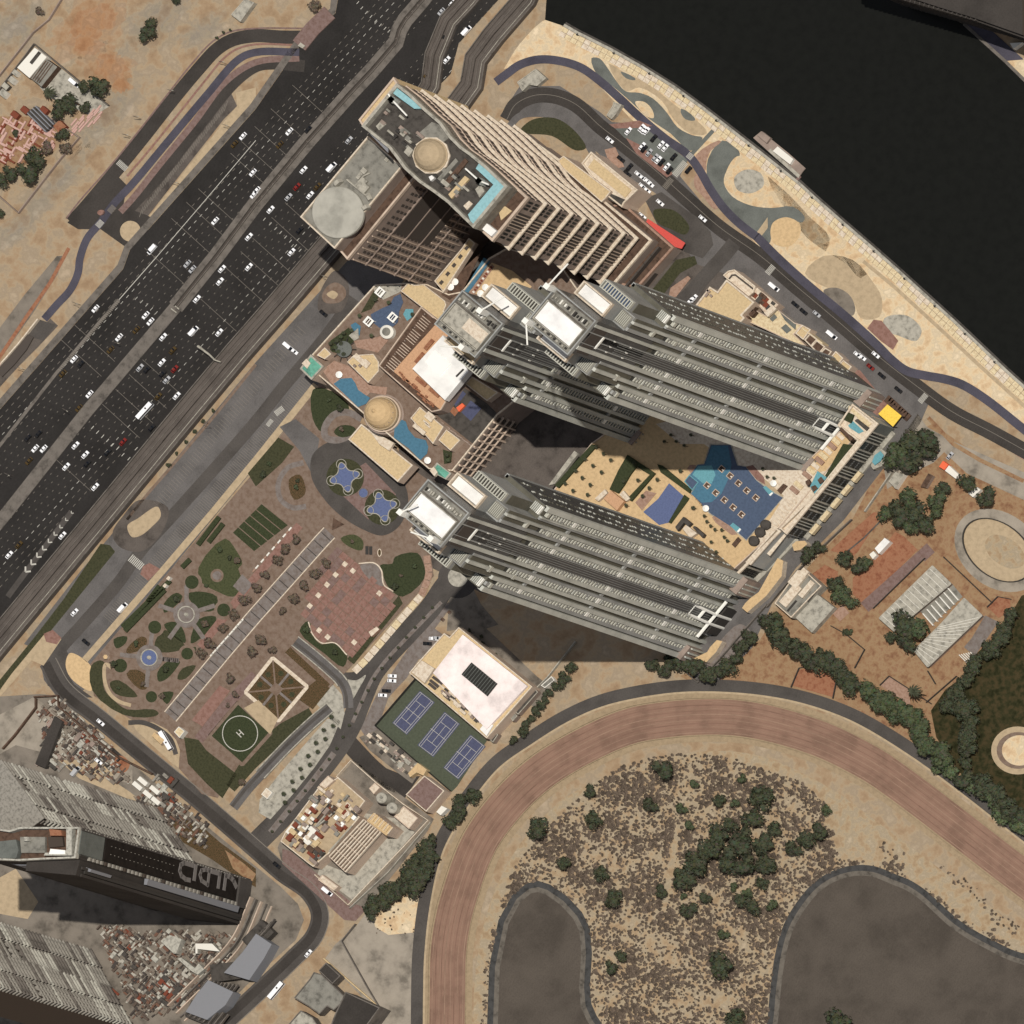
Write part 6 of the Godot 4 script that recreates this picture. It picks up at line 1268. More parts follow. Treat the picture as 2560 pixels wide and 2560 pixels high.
	# lap pool and palm terrace on the north side
	deck.call("lap_pool", [1560, 275, 1720, 10, 1765, 40, 1640, 230, 1590, 290], 0.3, "pool_water")
	deck.call("sun_terrace", [1610, 270, 1780, 50, 1932, 110, 2080, 230, 2000, 330, 1800, 240, 1700, 300], 0.2, "beach_sand")
	deck.call("deck_boards", [1600, 290, 1660, 200, 1780, 60, 1800, 80, 1650, 290], 0.24, "salmon_paving")
	for i in 12: deck.call("lounger_row", [1630 + i * 12, 270 - i * 17, 1640 + i * 12, 262 - i * 17, 1652 + i * 12, 272 - i * 17, 1642 + i * 12, 281 - i * 17], 0.7, "rust_brown" if i % 3 else "soft_white")
	var st := house("parapet_walk", "cream parapet walk at the foot of the wing with the pad", "walkway", T(1, 1, [1350, 190, 1560, -60, 1610, -135, 1660, -95, 1600, 0, 1420, 275]), PH, PH + 3, M.stone_wall, M.tan_roof, 0.8, 0.6, M.cream_stone)
	for i in 5:
		var q := Mb.new(); q.box(W(t1(1, 1, lerpf(1400, 1590, i / 4.0), lerpf(200, -60, i / 4.0)), PH + 3), U, 2.4, 0.25, 1.8); put("skylight", q, M.dark_pane_and_shade, st)
	deck.call("service_roof", [1400, 290, 1570, 90, 1700, -30, 1560, 260, 1460, 330], 0.3, "brown_roof")

func umbrella(px: Vector2, h: float, r: float, label: String, group := "") -> void:
	var c := W(px, h + 2.4); var t := thing("umbrella", label, "umbrella", Vector3(c.x, h, c.z), group)
	var b := Mb.new(); b.lathe(Vector3(c.x, h, c.z), [[r, 2.2], [r * 0.5, 2.6], [0.0, 3.0]], 10); put("canopy", b, M.white_paint, t)
	b = Mb.new(); b.bar(Vector3(c.x, h, c.z), Vector3(c.x, h + 2.9, c.z), 0.06, 5); put("pole", b, M.dark_metal, t)

# ---- beach deck with pools between two of the towers ---------------------------------------------------------------
const BH := 15.0
func beach_club() -> void:
	var t := thing("beach_deck", "raised sandy pool deck between the middle and south towers", "deck", W(Vector2(1700, 1260)))
	var rim := N([1385, 1225, 1480, 1108, 1600, 1020, 1800, 1040, 2010, 1160, 2120, 1060, 2182, 1040, 1952, 1318, 1836, 1424, 1700, 1410, 1600, 1370, 1500, 1310])
	block(t, rim, 0, BH, M.stone_wall, M.beach_sand, 0.6, 0.6)
	var deck := func(called: String, px: PackedVector2Array, lift: float, m: String) -> void:
		var b := Mb.new(); b.prism(plan(px, BH + lift), BH - 0.05, BH + lift); put(called, b, M[m], t)
	var P := func(a: Array) -> PackedVector2Array: return C(1680, 1100, 6.44, a)
	deck.call("paved_terrace", N([1640, 1060, 1700, 1045, 1900, 1120, 2050, 1180, 2100, 1170, 1925, 1390, 1885, 1360, 1950, 1260, 1860, 1180, 1760, 1110, 1700, 1110]), 0.15, "cream_stone")
	deck.call("pool_edge", P.call([610, 60, 960, 60, 1070, 400, 1200, 420, 1370, 640, 1520, 750, 1640, 830, 1800, 925, 1200, 1625, 1030, 1490, 915, 1390, 600, 1190, 460, 1040, 285, 865, 405, 690, 275, 555, 405, 395, 510, 380]), 0.2, "pale_concrete")
	deck.call("main_pool", P.call([625, 80, 940, 80, 1050, 410, 1185, 430, 1355, 650, 1505, 765, 1625, 845, 1780, 930, 1195, 1605, 1045, 1475, 925, 1378, 615, 1178, 475, 1030, 305, 862, 425, 690, 290, 560, 415, 400, 520, 390]), 0.34, "pool_deep")
	deck.call("shallow_water", P.call([640, 90, 900, 90, 960, 400, 900, 640, 800, 860, 640, 1000, 480, 1010, 310, 860, 425, 690, 300, 560, 420, 405, 530, 395]), 0.38, "pool_water")
	deck.call("shallow_ledge", P.call([420, 420, 640, 410, 700, 560, 640, 700, 500, 700, 430, 640, 330, 560]), 0.41, "pool_shallow")
	deck.call("shallow_ledge", P.call([1460, 760, 1510, 740, 1640, 850, 1580, 900]), 0.41, "pool_shallow")
	deck.call("shallow_ledge", P.call([930, 1380, 980, 1330, 1110, 1430, 1060, 1490]), 0.41, "pool_shallow")
	deck.call("hot_tub", P.call([195, 665, 280, 565, 415, 680, 325, 800]), 0.45, "pool_deep")
	var hr := Mb.new(); hr.ring(plan(P.call([195, 665, 280, 555, 430, 680, 325, 815]), BH + 0.6), 0.5, BH, BH + 0.7); put("tub_rim", hr, M.pool_shallow, t)
	deck.call("steps", P.call([1560, 880, 1610, 840, 1625, 855, 1580, 900]), 0.9, "white_paint"); deck.call("steps", P.call([1045, 1470, 1090, 1420, 1110, 1440, 1065, 1490]), 0.9, "white_paint")
	for s in [[800, 465], [935, 575], [1070, 695], [1205, 815], [1350, 930], [565, 730], [705, 850], [845, 965], [985, 1085], [1120, 1200]]:
		var b := Mb.new(); var c := plan(rectp(Vector2(1680 + s[0] / 6.44, 1100 + s[1] / 6.44), V, 14.5, 14.5), BH + 0.7)
		var isl := thing("pool_cabana", "small square cabana island standing in the main pool", "cabana", W(Vector2(1680 + s[0] / 6.44, 1100 + s[1] / 6.44), BH + 0.3), "cabana islands in the main pool")
		b.ring(c, 0.35, BH + 0.3, BH + 0.9); put("rim", b, M.stone_wall, isl); b = Mb.new(); b.prism(Mb.inset_of(c, 0.35), BH + 0.2, BH + 0.75); put("platform", b, M.brown_roof, isl)
		var cc := centre(c); b = Mb.new(); b.box(Vector3(cc.x + 0.8, BH + 0.7, cc.y + 0.6), V, 0.9, 0.4, 0.7); put("seat", b, M.soft_white, isl)
	deck.call("pink_strip", P.call([640, 1240, 720, 1210, 960, 1400, 1050, 1520, 960, 1530, 700, 1330]), 0.22, "salmon_paving")
	deck.call("pink_strip", P.call([1190, 430, 1300, 400, 1480, 600, 1500, 720, 1360, 640]), 0.24, "red_paving")
	deck.call("pink_strip", P.call([290, 400, 380, 400, 380, 470, 300, 530, 240, 460]), 0.22, "salmon_paving")
	deck.call("small_pool", C(1280, 640, 3.01875, [1105, 1830, 1185, 1715, 1300, 1815, 1310, 1850, 1190, 2010, 1110, 2030, 990, 1932]), 0.3, "fountain_water")
	deck.call("small_pool_rim", C(1280, 640, 3.01875, [1300, 1800, 1340, 1830, 1200, 2020, 1180, 2010]), 0.6, "dark_lawn")
	for h in [[870, 1500, 960, 1560, 890, 1650, 850, 1720, 800, 1790, 735, 1760, 800, 1620], [1095, 1570, 1130, 1580, 1350, 1760, 1340, 1790, 1120, 1630], [600, 1420, 640, 1430, 350, 1750, 320, 1730], [960, 1560, 1080, 1640, 900, 1850, 870, 1830, 1040, 1650, 940, 1590]]: deck.call("hedge", C(1280, 640, 3.01875, h), 1.6, "dark_lawn")
	for h in [[470, 1470, 500, 1490, 320, 1720, 275, 1730], ]: deck.call("pergola_walk", C(1280, 640, 3.01875, h), 2.4, "pale_concrete")
	deck.call("cream_path", C(1280, 640, 3.01875, [960, 1500, 1010, 1500, 1340, 1790, 1460, 1880, 1400, 1890, 1280, 1800]), 0.2, "beach_sand")
	deck.call("pink_bed", C(1280, 640, 3.01875, [1010, 1770, 1090, 1790, 980, 1920, 930, 1860]), 0.25, "salmon_paving")
	deck.call("roof_slab", C(1280, 640, 3.01875, [690, 1830, 745, 1770, 845, 1850, 790, 1920]), 3.0, "salmon_roof")
	for r in [[625, 1830, 700, 1760, 720, 1790, 650, 1850], [810, 1800, 840, 1770, 890, 1830, 860, 1850]]: deck.call("cabin_roof", C(1280, 640, 3.01875, r), 2.6, "cream_stone")
	deck.call("beach_cabins", P.call([170, 1430, 230, 1370, 400, 1500, 290, 1580]), 3.0, "cream_stone")
	for r in [[50, 1400, 180, 1235, 310, 1340, 260, 1390, 190, 1330, 90, 1460], [330, 1400, 360, 1385, 520, 1520, 490, 1570]]: deck.call("pergola_roof", P.call(r), 3.0, "dark_roof")
	deck.call("planter_bed", P.call([960, 1680, 1060, 1560, 1110, 1610, 1010, 1730]), 0.8, "brown_roof"); deck.call("planter_bed", P.call([1690, 810, 1790, 700, 1860, 740, 1750, 870]), 0.8, "brown_roof")
	var sand_beds := [[1620, 60, 1760, 120, 1860, 200, 1700, 180]]
	for s in sand_beds: deck.call("sand_strip", N([1850, 1180, 1880, 1170, 1960, 1240, 1930, 1255]), 0.18, "tan_sand")
	for i in 12:      # rows of cream cabana slabs along the east side
		var a := Vector2(1975, 1245).lerp(Vector2(1905, 1335), i / 11.0); deck.call("cabana_slab", rectp(a + V * 9.0, V, 20.0, 6.5), 0.6, "cream_stone")
	for i in 12:
		var a := Vector2(2100, 1090).lerp(Vector2(1985, 1225), i / 11.0); deck.call("terrace_slab", rectp(a, V, 24.0, 11.0), 0.5 + 0.4 * (i % 3), ["cream_stone", "promenade_stone", "salmon_paving"][i % 3])
	for s in [[1630, 695, "large white round umbrella by the northeast corner of the main pool"], [540, 1100, "white round umbrella at the southwest edge of the main pool"]]: umbrella(Vector2(1680 + s[0] / 6.44, 1100 + s[1] / 6.44), BH, 1.9, s[2])
	for s in [[1430, 1590], [1370, 1630], [1340, 1400 + 220]]: pass
	for i in 3:
		var c := W(Vector2(1680 + [1520, 1430, 1330][i] / 6.44, 1100 + [1370, 1490, 1630][i] / 6.44), BH + 0.5); var b := Mb.new(); b.lathe(Vector3(c.x, BH, c.z), [[2.9, 0], [2.9, 2.0], [1.8, 2.6], [0, 2.8]], 16)
		tag(put("round_gazebo", b, M.dark_roof), "dark round gazebo roof, %s of three beside the southeast end of the pool" % ["upper", "middle", "lower"][i], "gazebo")

# ---- blocks beside the canal road ----------------------------------------------------------------------------------
func canal_side_block() -> void:
	var P := func(a: Array) -> PackedVector2Array: return C(1700, 660, 4.2, a)
	var t := thing("roadside_block", "tan roofed block with cream rounded wing beside the canal road", "block", W(Vector2(1830, 770)))
	block(t, P.call([160, 450, 320, 240, 400, 290, 495, 165, 790, 405, 660, 540, 690, 570, 620, 640, 400, 610]), 0, 13, M.stone_wall, M.tan_roof, 1.0, 0.9, M.cream_stone)
	block(t, P.call([460, 120, 510, 75, 580, 60, 800, 235, 780, 300, 730, 340, 500, 160]), 0, 9, M.stone_wall, M.cream_stone, 1.0, 0.7, M.cream_stone)
	var b := Mb.new(); b.prism(plan(P.call([505, 155, 540, 110, 580, 105, 780, 260, 770, 275, 580, 125, 550, 125, 515, 165]), 9.4), 9.0, 9.4); put("roof_gutter", b, M.dark_pane_and_shade, t)
	block(t, P.call([690, 330, 790, 230, 1040, 430, 920, 540, 790, 400]), 0, 7, M.stone_wall, M.cream_stone, 0.6, 0.5)
	for i in 16:
		b = Mb.new(); var c := W(Vector2(1700, 660) + Vector2(lerpf(760, 960, (i % 8) / 7.0) + rng.randf_range(-12, 12), lerpf(260, 420, (i % 8) / 7.0) + (i / 8) * 55 - 5) / 4.2, 7.0); b.box(c, V, rng.randf_range(2, 5), rng.randf_range(0.8, 2.0), rng.randf_range(2, 4)); put("roof_unit", b, M[["brown_roof", "rust_brown", "cream_stone", "dark_roof"][i % 4]], t)
	boxes_on(t, "roof_unit", [[1772, 728, 2.4, 1.2, 1], [1779, 740, 1.6, 1.2, 1], [1768, 738, 1.2, 2.4, 1]], 13.0, M.brown_wall, V)
	b = Mb.new(); b.prism(plan(P.call([880, 510, 970, 430, 1010, 470, 920, 555]), 9), 7, 9); put("roof_box", b, M.cream_stone, t)
	for i in 4:
		b = Mb.new(); var c := W(Vector2(1700, 660) + Vector2(700 + (i % 2) * 70, 520 - (i % 2) * 60 + (i / 2) * 50) / 4.2, 6.0); b.box(c, V, 5, 3.5, 3.5); put("service_box", b, M.brown_roof, t)
	# terrace with planted squares, then a chain of low roofs that leads to the tower foot
	var g := thing("roadside_terrace", "pale planted terrace between the tan roofed block and the middle tower", "terrace", W(Vector2(1960, 810)))
	block(g, P.call([700, 600, 790, 480, 900, 540, 1020, 470, 1210, 620, 1290, 640, 1200, 740, 1330, 860, 1200, 830, 900, 690]), 0, 5, M.stone_wall, M.promenade_stone, 0.5, 0.5)
	for s in [[940, 575, 990, 525, 1020, 560, 970, 605], [1060, 670, 1110, 630, 1170, 690, 1120, 730], [1040, 490, 1100, 520, 1220, 620, 1210, 690, 1100, 590]]:
		b = Mb.new(); b.prism(plan(P.call(s), 5.3), 5, 5.35); put("glass_roof", b, M.slate_green, g)
	var ch := thing("roof_chain", "chain of small cream parapet roofs with dark wells along the canal road", "annex", W(Vector2(2040, 880)))
	for s in [[1215, 730, 1290, 640, 1380, 690, 1300, 800], [1310, 800, 1370, 730, 1450, 790, 1380, 870], [1380, 870, 1440, 800, 1530, 870, 1460, 950], [1460, 950, 1530, 880, 1600, 920, 1540, 1000], [1580, 990, 1640, 915, 1720, 990, 1670, 1060], [1670, 1060, 1720, 1010, 1810, 1080, 1760, 1140]]:
		block(ch, P.call(s), 0, 7, M.stone_wall, M.tan_roof if s[0] in [1215, 1580, 1670] else M.brown_roof, 0.7, 0.6, M.cream_stone)
	b = Mb.new(); wall_into(b, P.call([1350, 700, 1560, 860]), 0.9, 0, 7.4); put("street_wall", b, M.promenade_stone, ch)
	var yc := thing("yellow_canopy", "bright yellow square canopy at the corner of the canal road", "canopy", W(Vector2(2225, 1040), 6))
	var q := plan(C(1880, 960, 4.83, [1525, 360, 1635, 245, 1805, 385, 1700, 515]), 6); b = Mb.new(); b.prism(q, 5.6, 6.0); put("cloth", b, M.yellow_canopy, yc)
	for k in 4:
		b = Mb.new(); b.box(Vector3(q[k].x, 0, q[k].y).lerp(Vector3(centre(q).x, 0, centre(q).y), 0.06), V, 0.3, 5.6, 0.3); put("post", b, M.dark_metal, yc)
	for i in 9:
		b = Mb.new(); b.box(W(Vector2(1880, 960) + Vector2(lerpf(1650, 1880, i / 8.0), lerpf(190, 400, i / 8.0)) / 4.83, 0.2), V, 2.6, 0.9, 4.2); tag(put("street_planter", b, M.brown_roof), "dark planter box in the row beside the yellow canopy", "planter", "planters beside the yellow canopy")

# ---- the long colonnaded block on the south-east side ---------------------------------------------------------------
func long_block() -> void:
	var P := func(a: Array) -> PackedVector2Array: return C(1880, 960, 4.83, a)
	for seg in [[[1210, 235, 1505, 460, 395, 1800, 330, 1740, 745, 1340, 1090, 900, 1270, 680, 1030, 500], Vector2(1880 + 1505 / 4.83, 960 + 460 / 4.83), Vector2(1880 + 395 / 4.83, 960 + 1800 / 4.83), "long colonnaded block with windows in tall bays along the back lane", 13], [[290, 1735, 340, 1775, -20, 2185, -80, 2150], Vector2(1880 + 330 / 4.83, 960 + 1760 / 4.83), Vector2(1560 + 1345 / 4.83, 1340 + 460 / 4.83), "shorter colonnaded block carrying on to the foot of the south tower", 5]]:
		var h := 21.0; var t := thing("colonnade_block", seg[3], "block", W((seg[1] + seg[2]) / 2))
		var g := plan(P.call(seg[0]), h); var b := Mb.new(); b.prism(g, 0, h - 1.0, false); put("wall", b, M.tower_grey, t); b = Mb.new(); b.flat(g, h - 2.0); put("terrace", b, M.cream_stone, t)
		b = Mb.new(); b.ring(g, 0.9, h - 2.0, h); put("parapet", b, M.cream_stone, t)
		var a := G(seg[1], h); var e := G(seg[2], h); var d := (e - a).normalized(); var m := Vector2(-d.y, d.x); if m.dot(V) < 0: m = -m
		var len := a.distance_to(e); var nb: int = seg[4]
		for i in nb:
			var u := (i + 0.5) / nb; var c := a + d * len * u + m * 0.15
			if i == 0:
				b = Mb.new(); b.box(Vector3(c.x, 0, c.y), d, len / nb * 0.94, h - 1.2, 0.5); put("blank_panel", b, M.slate_green, t); continue
			for r in (2 if i % 2 else 3):
				for k in (3 if i % 2 else 4):
					var w: float = len / nb * (0.26 if i % 2 else 0.19); var q := c + d * len / nb * ((k + 0.5) / (3.0 if i % 2 else 4.0) - 0.5) * 0.86
					b = Mb.new(); b.box(Vector3(q.x, 2.2 + r * (8.4 if i % 2 else 5.6), q.y), d, w * 0.86, 7.2 if i % 2 else 4.2, 0.5); put("window", b, M.window_glass, t)
			b = Mb.new(); var pq := a + d * len * (i / float(nb)) + m * 0.4; b.box(Vector3(pq.x, 0, pq.y), d, 0.9, h - 0.5, 1.0); put("pier", b, M.pale_concrete, t)
			if i % 2 == 1:
				for k in 2:
					var q := c + d * len / nb * ((k + 1.0) / 3.0 - 0.5) * 0.86 + m * 0.3; b = Mb.new(); b.box(Vector3(q.x, 1.0, q.y), d, 0.5, h - 3.0, 0.6); put("mullion", b, M.tower_slab, t)
		b = Mb.new(); var mid := (a + e) / 2 + m * 1.4; b.box(Vector3(mid.x, 0, mid.y), d, len * 0.96, 1.6, 3.0); put("plinth", b, M.pale_concrete, t)
		b = Mb.new(); mid = (a + e) / 2 + m * 0.5; b.box(Vector3(mid.x, h - 1.4, mid.y), d, len, 1.3, 1.4); put("cornice", b, M.cream_stone, t)
	# roof terrace furnishings at its north end
	var rt := thing("roof_terrace", "cream roof terrace with turquoise plunge pools above the colonnade", "terrace", W(Vector2(2130, 1080), 19.0))
	for s in [["floor", [1030, 500, 1210, 240, 1500, 460, 1270, 690], 0.1, "cream_stone"], ["plunge_pool", [1160, 500, 1220, 450, 1350, 570, 1290, 600, 1180, 530], 0.35, "pool_shallow"], ["plunge_pool", [700, 1240, 790, 1050, 900, 1130, 760, 1330], 0.4, "pool_shallow"], ["hedge", [1110, 430, 1160, 340, 1225, 370, 1190, 470], 1.8, "dark_lawn"], ["hedge", [1100, 720, 1230, 740, 960, 1130, 880, 1110], 1.8, "dark_lawn"], ["pergola", [1240, 440, 1270, 420, 1410, 530, 1380, 560], 2.2, "dark_roof"], ["pergola", [1050, 540, 1080, 520, 1220, 660, 1190, 690], 2.2, "brown_roof"], ["sun_deck", [1170, 260, 1440, 480, 1400, 520, 1330, 470, 1220, 350, 1160, 310], 0.5, "promenade_stone"], ["planter", [790, 1160, 830, 1120, 870, 1170, 820, 1210], 1.2, "brown_roof"], ["planter", [640, 1180, 680, 1150, 710, 1200, 670, 1230], 1.2, "brown_roof"], ["planter", [710, 1240, 760, 1220, 790, 1260, 740, 1300], 1.2, "brown_roof"]]:
		var b := Mb.new(); b.prism(plan(P.call(s[1]), 19.0 + s[2]), 18.0, 19.0 + s[2]); put(s[0], b, M[s[3]], rt)
	var gc := thing("glass_canopy", "turquoise half round glass canopy over the back lane entrance", "canopy", W(P.call([1540, 890])[0], 6))
	var gb := Mb.new(); gb.prism(plan(P.call([1450, 940, 1480, 860, 1550, 810, 1590, 860, 1550, 930, 1480, 980]), 6), 5.4, 6); put("roof", gb, M.pool_shallow, gc)
	gb = Mb.new(); gb.prism(plan(P.call([1430, 990, 1470, 850, 1560, 780, 1640, 850, 1630, 900, 1560, 990, 1460, 1030]), 5), 0, 4.6); put("base", gb, M.pale_concrete, gc)
	for s in [["cream rounded porch wall at the foot of the south tower, northeast half", N([1875, 1496, 1897, 1480, 1930, 1420, 1944, 1395, 1958, 1402, 1954, 1440, 1915, 1490, 1868, 1531, 1855, 1520, 1863, 1508])], ["cream rounded porch wall at the foot of the south tower, southwest half", N([1792, 1600, 1806, 1603, 1790, 1630, 1766, 1655, 1746, 1656, 1730, 1648, 1768, 1630, 1775, 1618])]]:
		var c := thing("porch_terrace", s[0], "terrace", W(centre(s[1]), 4)); block(c, s[1], 0, 5, M.cream_stone, M.beach_sand, 0.0)
	var pc := N([1980, 1362, 1990, 1353, 2012, 1352, 2018, 1360, 2000, 1375, 1985, 1377]); var c2 := thing("porch_terrace", "small rounded cream porch halfway along the back lane", "terrace", W(centre(pc), 4)); block(c2, pc, 0, 5, M.cream_stone, M.beach_sand, 0.0)
	for i in 5:
		var b := Mb.new(); b.box(W(P.call([lerpf(1290, 780, i / 4.0), lerpf(1130, 1760, i / 4.0)])[0], 3), U, 6.5, 3.2, 2.2); tag(put("entrance_hood", b, M.promenade_stone), "pale curved entrance hood along the back lane, %s from the north" % ["first", "second", "third", "fourth", "fifth"][i], "hood")

# ---- sports hall and tennis courts ----------------------------------------------------------------------------------
func sports_hall() -> void:
	var t := thing("sports_hall", "pale roofed sports hall with a dark skylight in its centre", "hall", W(t1(1, 2, 1690, 1310)))
	block(t, T(1, 2, [1250, 1110, 1425, 915, 1465, 945, 1535, 870, 2090, 1320, 1745, 1710, 1160, 1215]), 0, 9, M.stone_wall, M.tan_roof, 0.8, 0.6, M.cream_stone)
	var b := Mb.new(); b.prism(plan(T(1, 2, [1560, 925, 2045, 1312, 1740, 1640, 1335, 1215]), 11), 9, 11); var deck := put("roof_deck", b, M.pinkish_roof, t)
	b = Mb.new(); b.prism(plan(T(1, 2, [1625, 1135, 1820, 1295, 1745, 1390, 1550, 1225]), 11.7), 11, 11.7); put("skylight", b, M.window_glass, deck)
	for i in 11:
		b = Mb.new(); var a := t1(1, 2, 1625 + 195 * (i + 0.5) / 11.0, 1135 + 160 * (i + 0.5) / 11.0); b.prism(plan(band(PackedVector2Array([a, a + Vector2(-75, 92) * Z]), 1.1), 12), 11.7, 11.95); put("skylight_bar", b, M.slate_green, deck)
	b = Mb.new(); b.prism(plan(T(1, 2, [1175, 1210, 1250, 1120, 1345, 1180, 1270, 1290]), 11.5), 9, 11.5); put("stair_roof", b, M.cream_stone, t)
	for r in [[1325, 1250, 1340, 1235, 1415, 1290, 1400, 1305], [1305, 1275, 1320, 1260, 1385, 1310, 1370, 1330], [1295, 1300, 1310, 1285, 1365, 1330, 1350, 1345], [1215, 1215, 1235, 1190, 1260, 1215, 1240, 1240]]:
		b = Mb.new(); b.prism(plan(T(1, 2, r), 9.3), 9, 9.4); put("roof_light", b, M.dark_pane_and_shade, t)
	for i in 44:
		var u := rng.randf(); b = Mb.new(); var c := W(t1(1, 2, lerpf(1400, 1720, u) + rng.randf_range(-22, 22), lerpf(1340, 1590, u) + rng.randf_range(-22, 22)), 9); b.box(c, V, rng.randf_range(1.5, 5), rng.randf_range(0.6, 1.6), rng.randf_range(0.8, 1.8)); put("roof_unit", b, M[["brown_wall", "dark_roof", "cream_stone"][rng.randi() % 3]], t)
	b = Mb.new(); b.prism(plan(T(1, 2, [1690, 1640, 1745, 1570, 1790, 1610, 1740, 1690]), 10), 9, 10.2); put("stair_roof", b, M.white_roof, t)
	var ct := T(1, 2, [1212, 1265, 1745, 1725, 1520, 2070, 1480, 2110, 910, 1615])
	lay("tennis_ground", ct, 0.2, M.court_green)
	wall("court_fence", "tall dark fence round the three tennis courts", "fence", PackedVector2Array([ct[0], ct[4], ct[3]]), 0.15, 2.6, M.dark_metal)
	var i := 0
	for s in [[1238, 1350, 1350, 1437, 1140, 1682, 1030, 1592], [1425, 1508, 1540, 1600, 1340, 1850, 1220, 1760], [1620, 1680, 1735, 1770, 1530, 2020, 1415, 1930]]:
		var q := T(1, 2, s); lay("tennis_court", q, 0.26, M.court_blue); var mb := Mb.new(); var f := func(u: float, v: float) -> Vector2: return q[0].lerp(q[1], u).lerp(q[3].lerp(q[2], u), v)
		for l in [[0.06, 0.02, 0.94, 0.02], [0.06, 0.98, 0.94, 0.98], [0.06, 0.02, 0.06, 0.98], [0.94, 0.02, 0.94, 0.98], [0.17, 0.02, 0.17, 0.98], [0.83, 0.02, 0.83, 0.98], [0.17, 0.24, 0.83, 0.24], [0.17, 0.76, 0.83, 0.76], [0.5, 0.24, 0.5, 0.76]]: strip_into(mb, PackedVector2Array([f.call(l[0], l[1]), f.call(l[2], l[3])]), 0.9, 0.3)
		put("court_lines", mb, M.marking).set_meta("kind", "structure")
		wall("tennis_net", "net across the %s of the three blue tennis courts" % ["northwest", "middle", "southeast"][i], "net", PackedVector2Array([f.call(0.02, 0.5), f.call(0.98, 0.5)]), 0.1, 1.0, M.soft_white); i += 1
	wall("yard_wall", "wall between the sports hall yard and the dark hedge", "wall", T(1, 2, [1780, 1700, 2080, 1380, 2210, 1250, 2420, 980]), 0.5, 2.0, M.pale_concrete)
	house("gate_booth", "pale angular booth at the bottom of the grey yard beside the sports hall", "booth", T(2, 2, [220, 1310, 300, 1240, 325, 1270, 250, 1330]), 0, 3, M.soft_white, M.grey_roof, 0.5, 0.4)
	for k in 3: house("side_shed", ["long dark lean-to beside the sports hall", "grey lean-to at the southeast corner of the sports hall", "dark lean-to south of the sports hall corner"][k], "shed", T(1, 2, [[2040, 1370, 2095, 1320, 2130, 1360, 1980, 1530, 1940, 1490], [1900, 1520, 1930, 1490, 1975, 1540, 1940, 1580], [1730, 1690, 1770, 1640, 1830, 1680, 1790, 1740]][k]), 0, 4, M.brown_wall, M.dark_roof if k != 1 else M.grey_roof, 0.4, 0.4, M.pale_concrete)

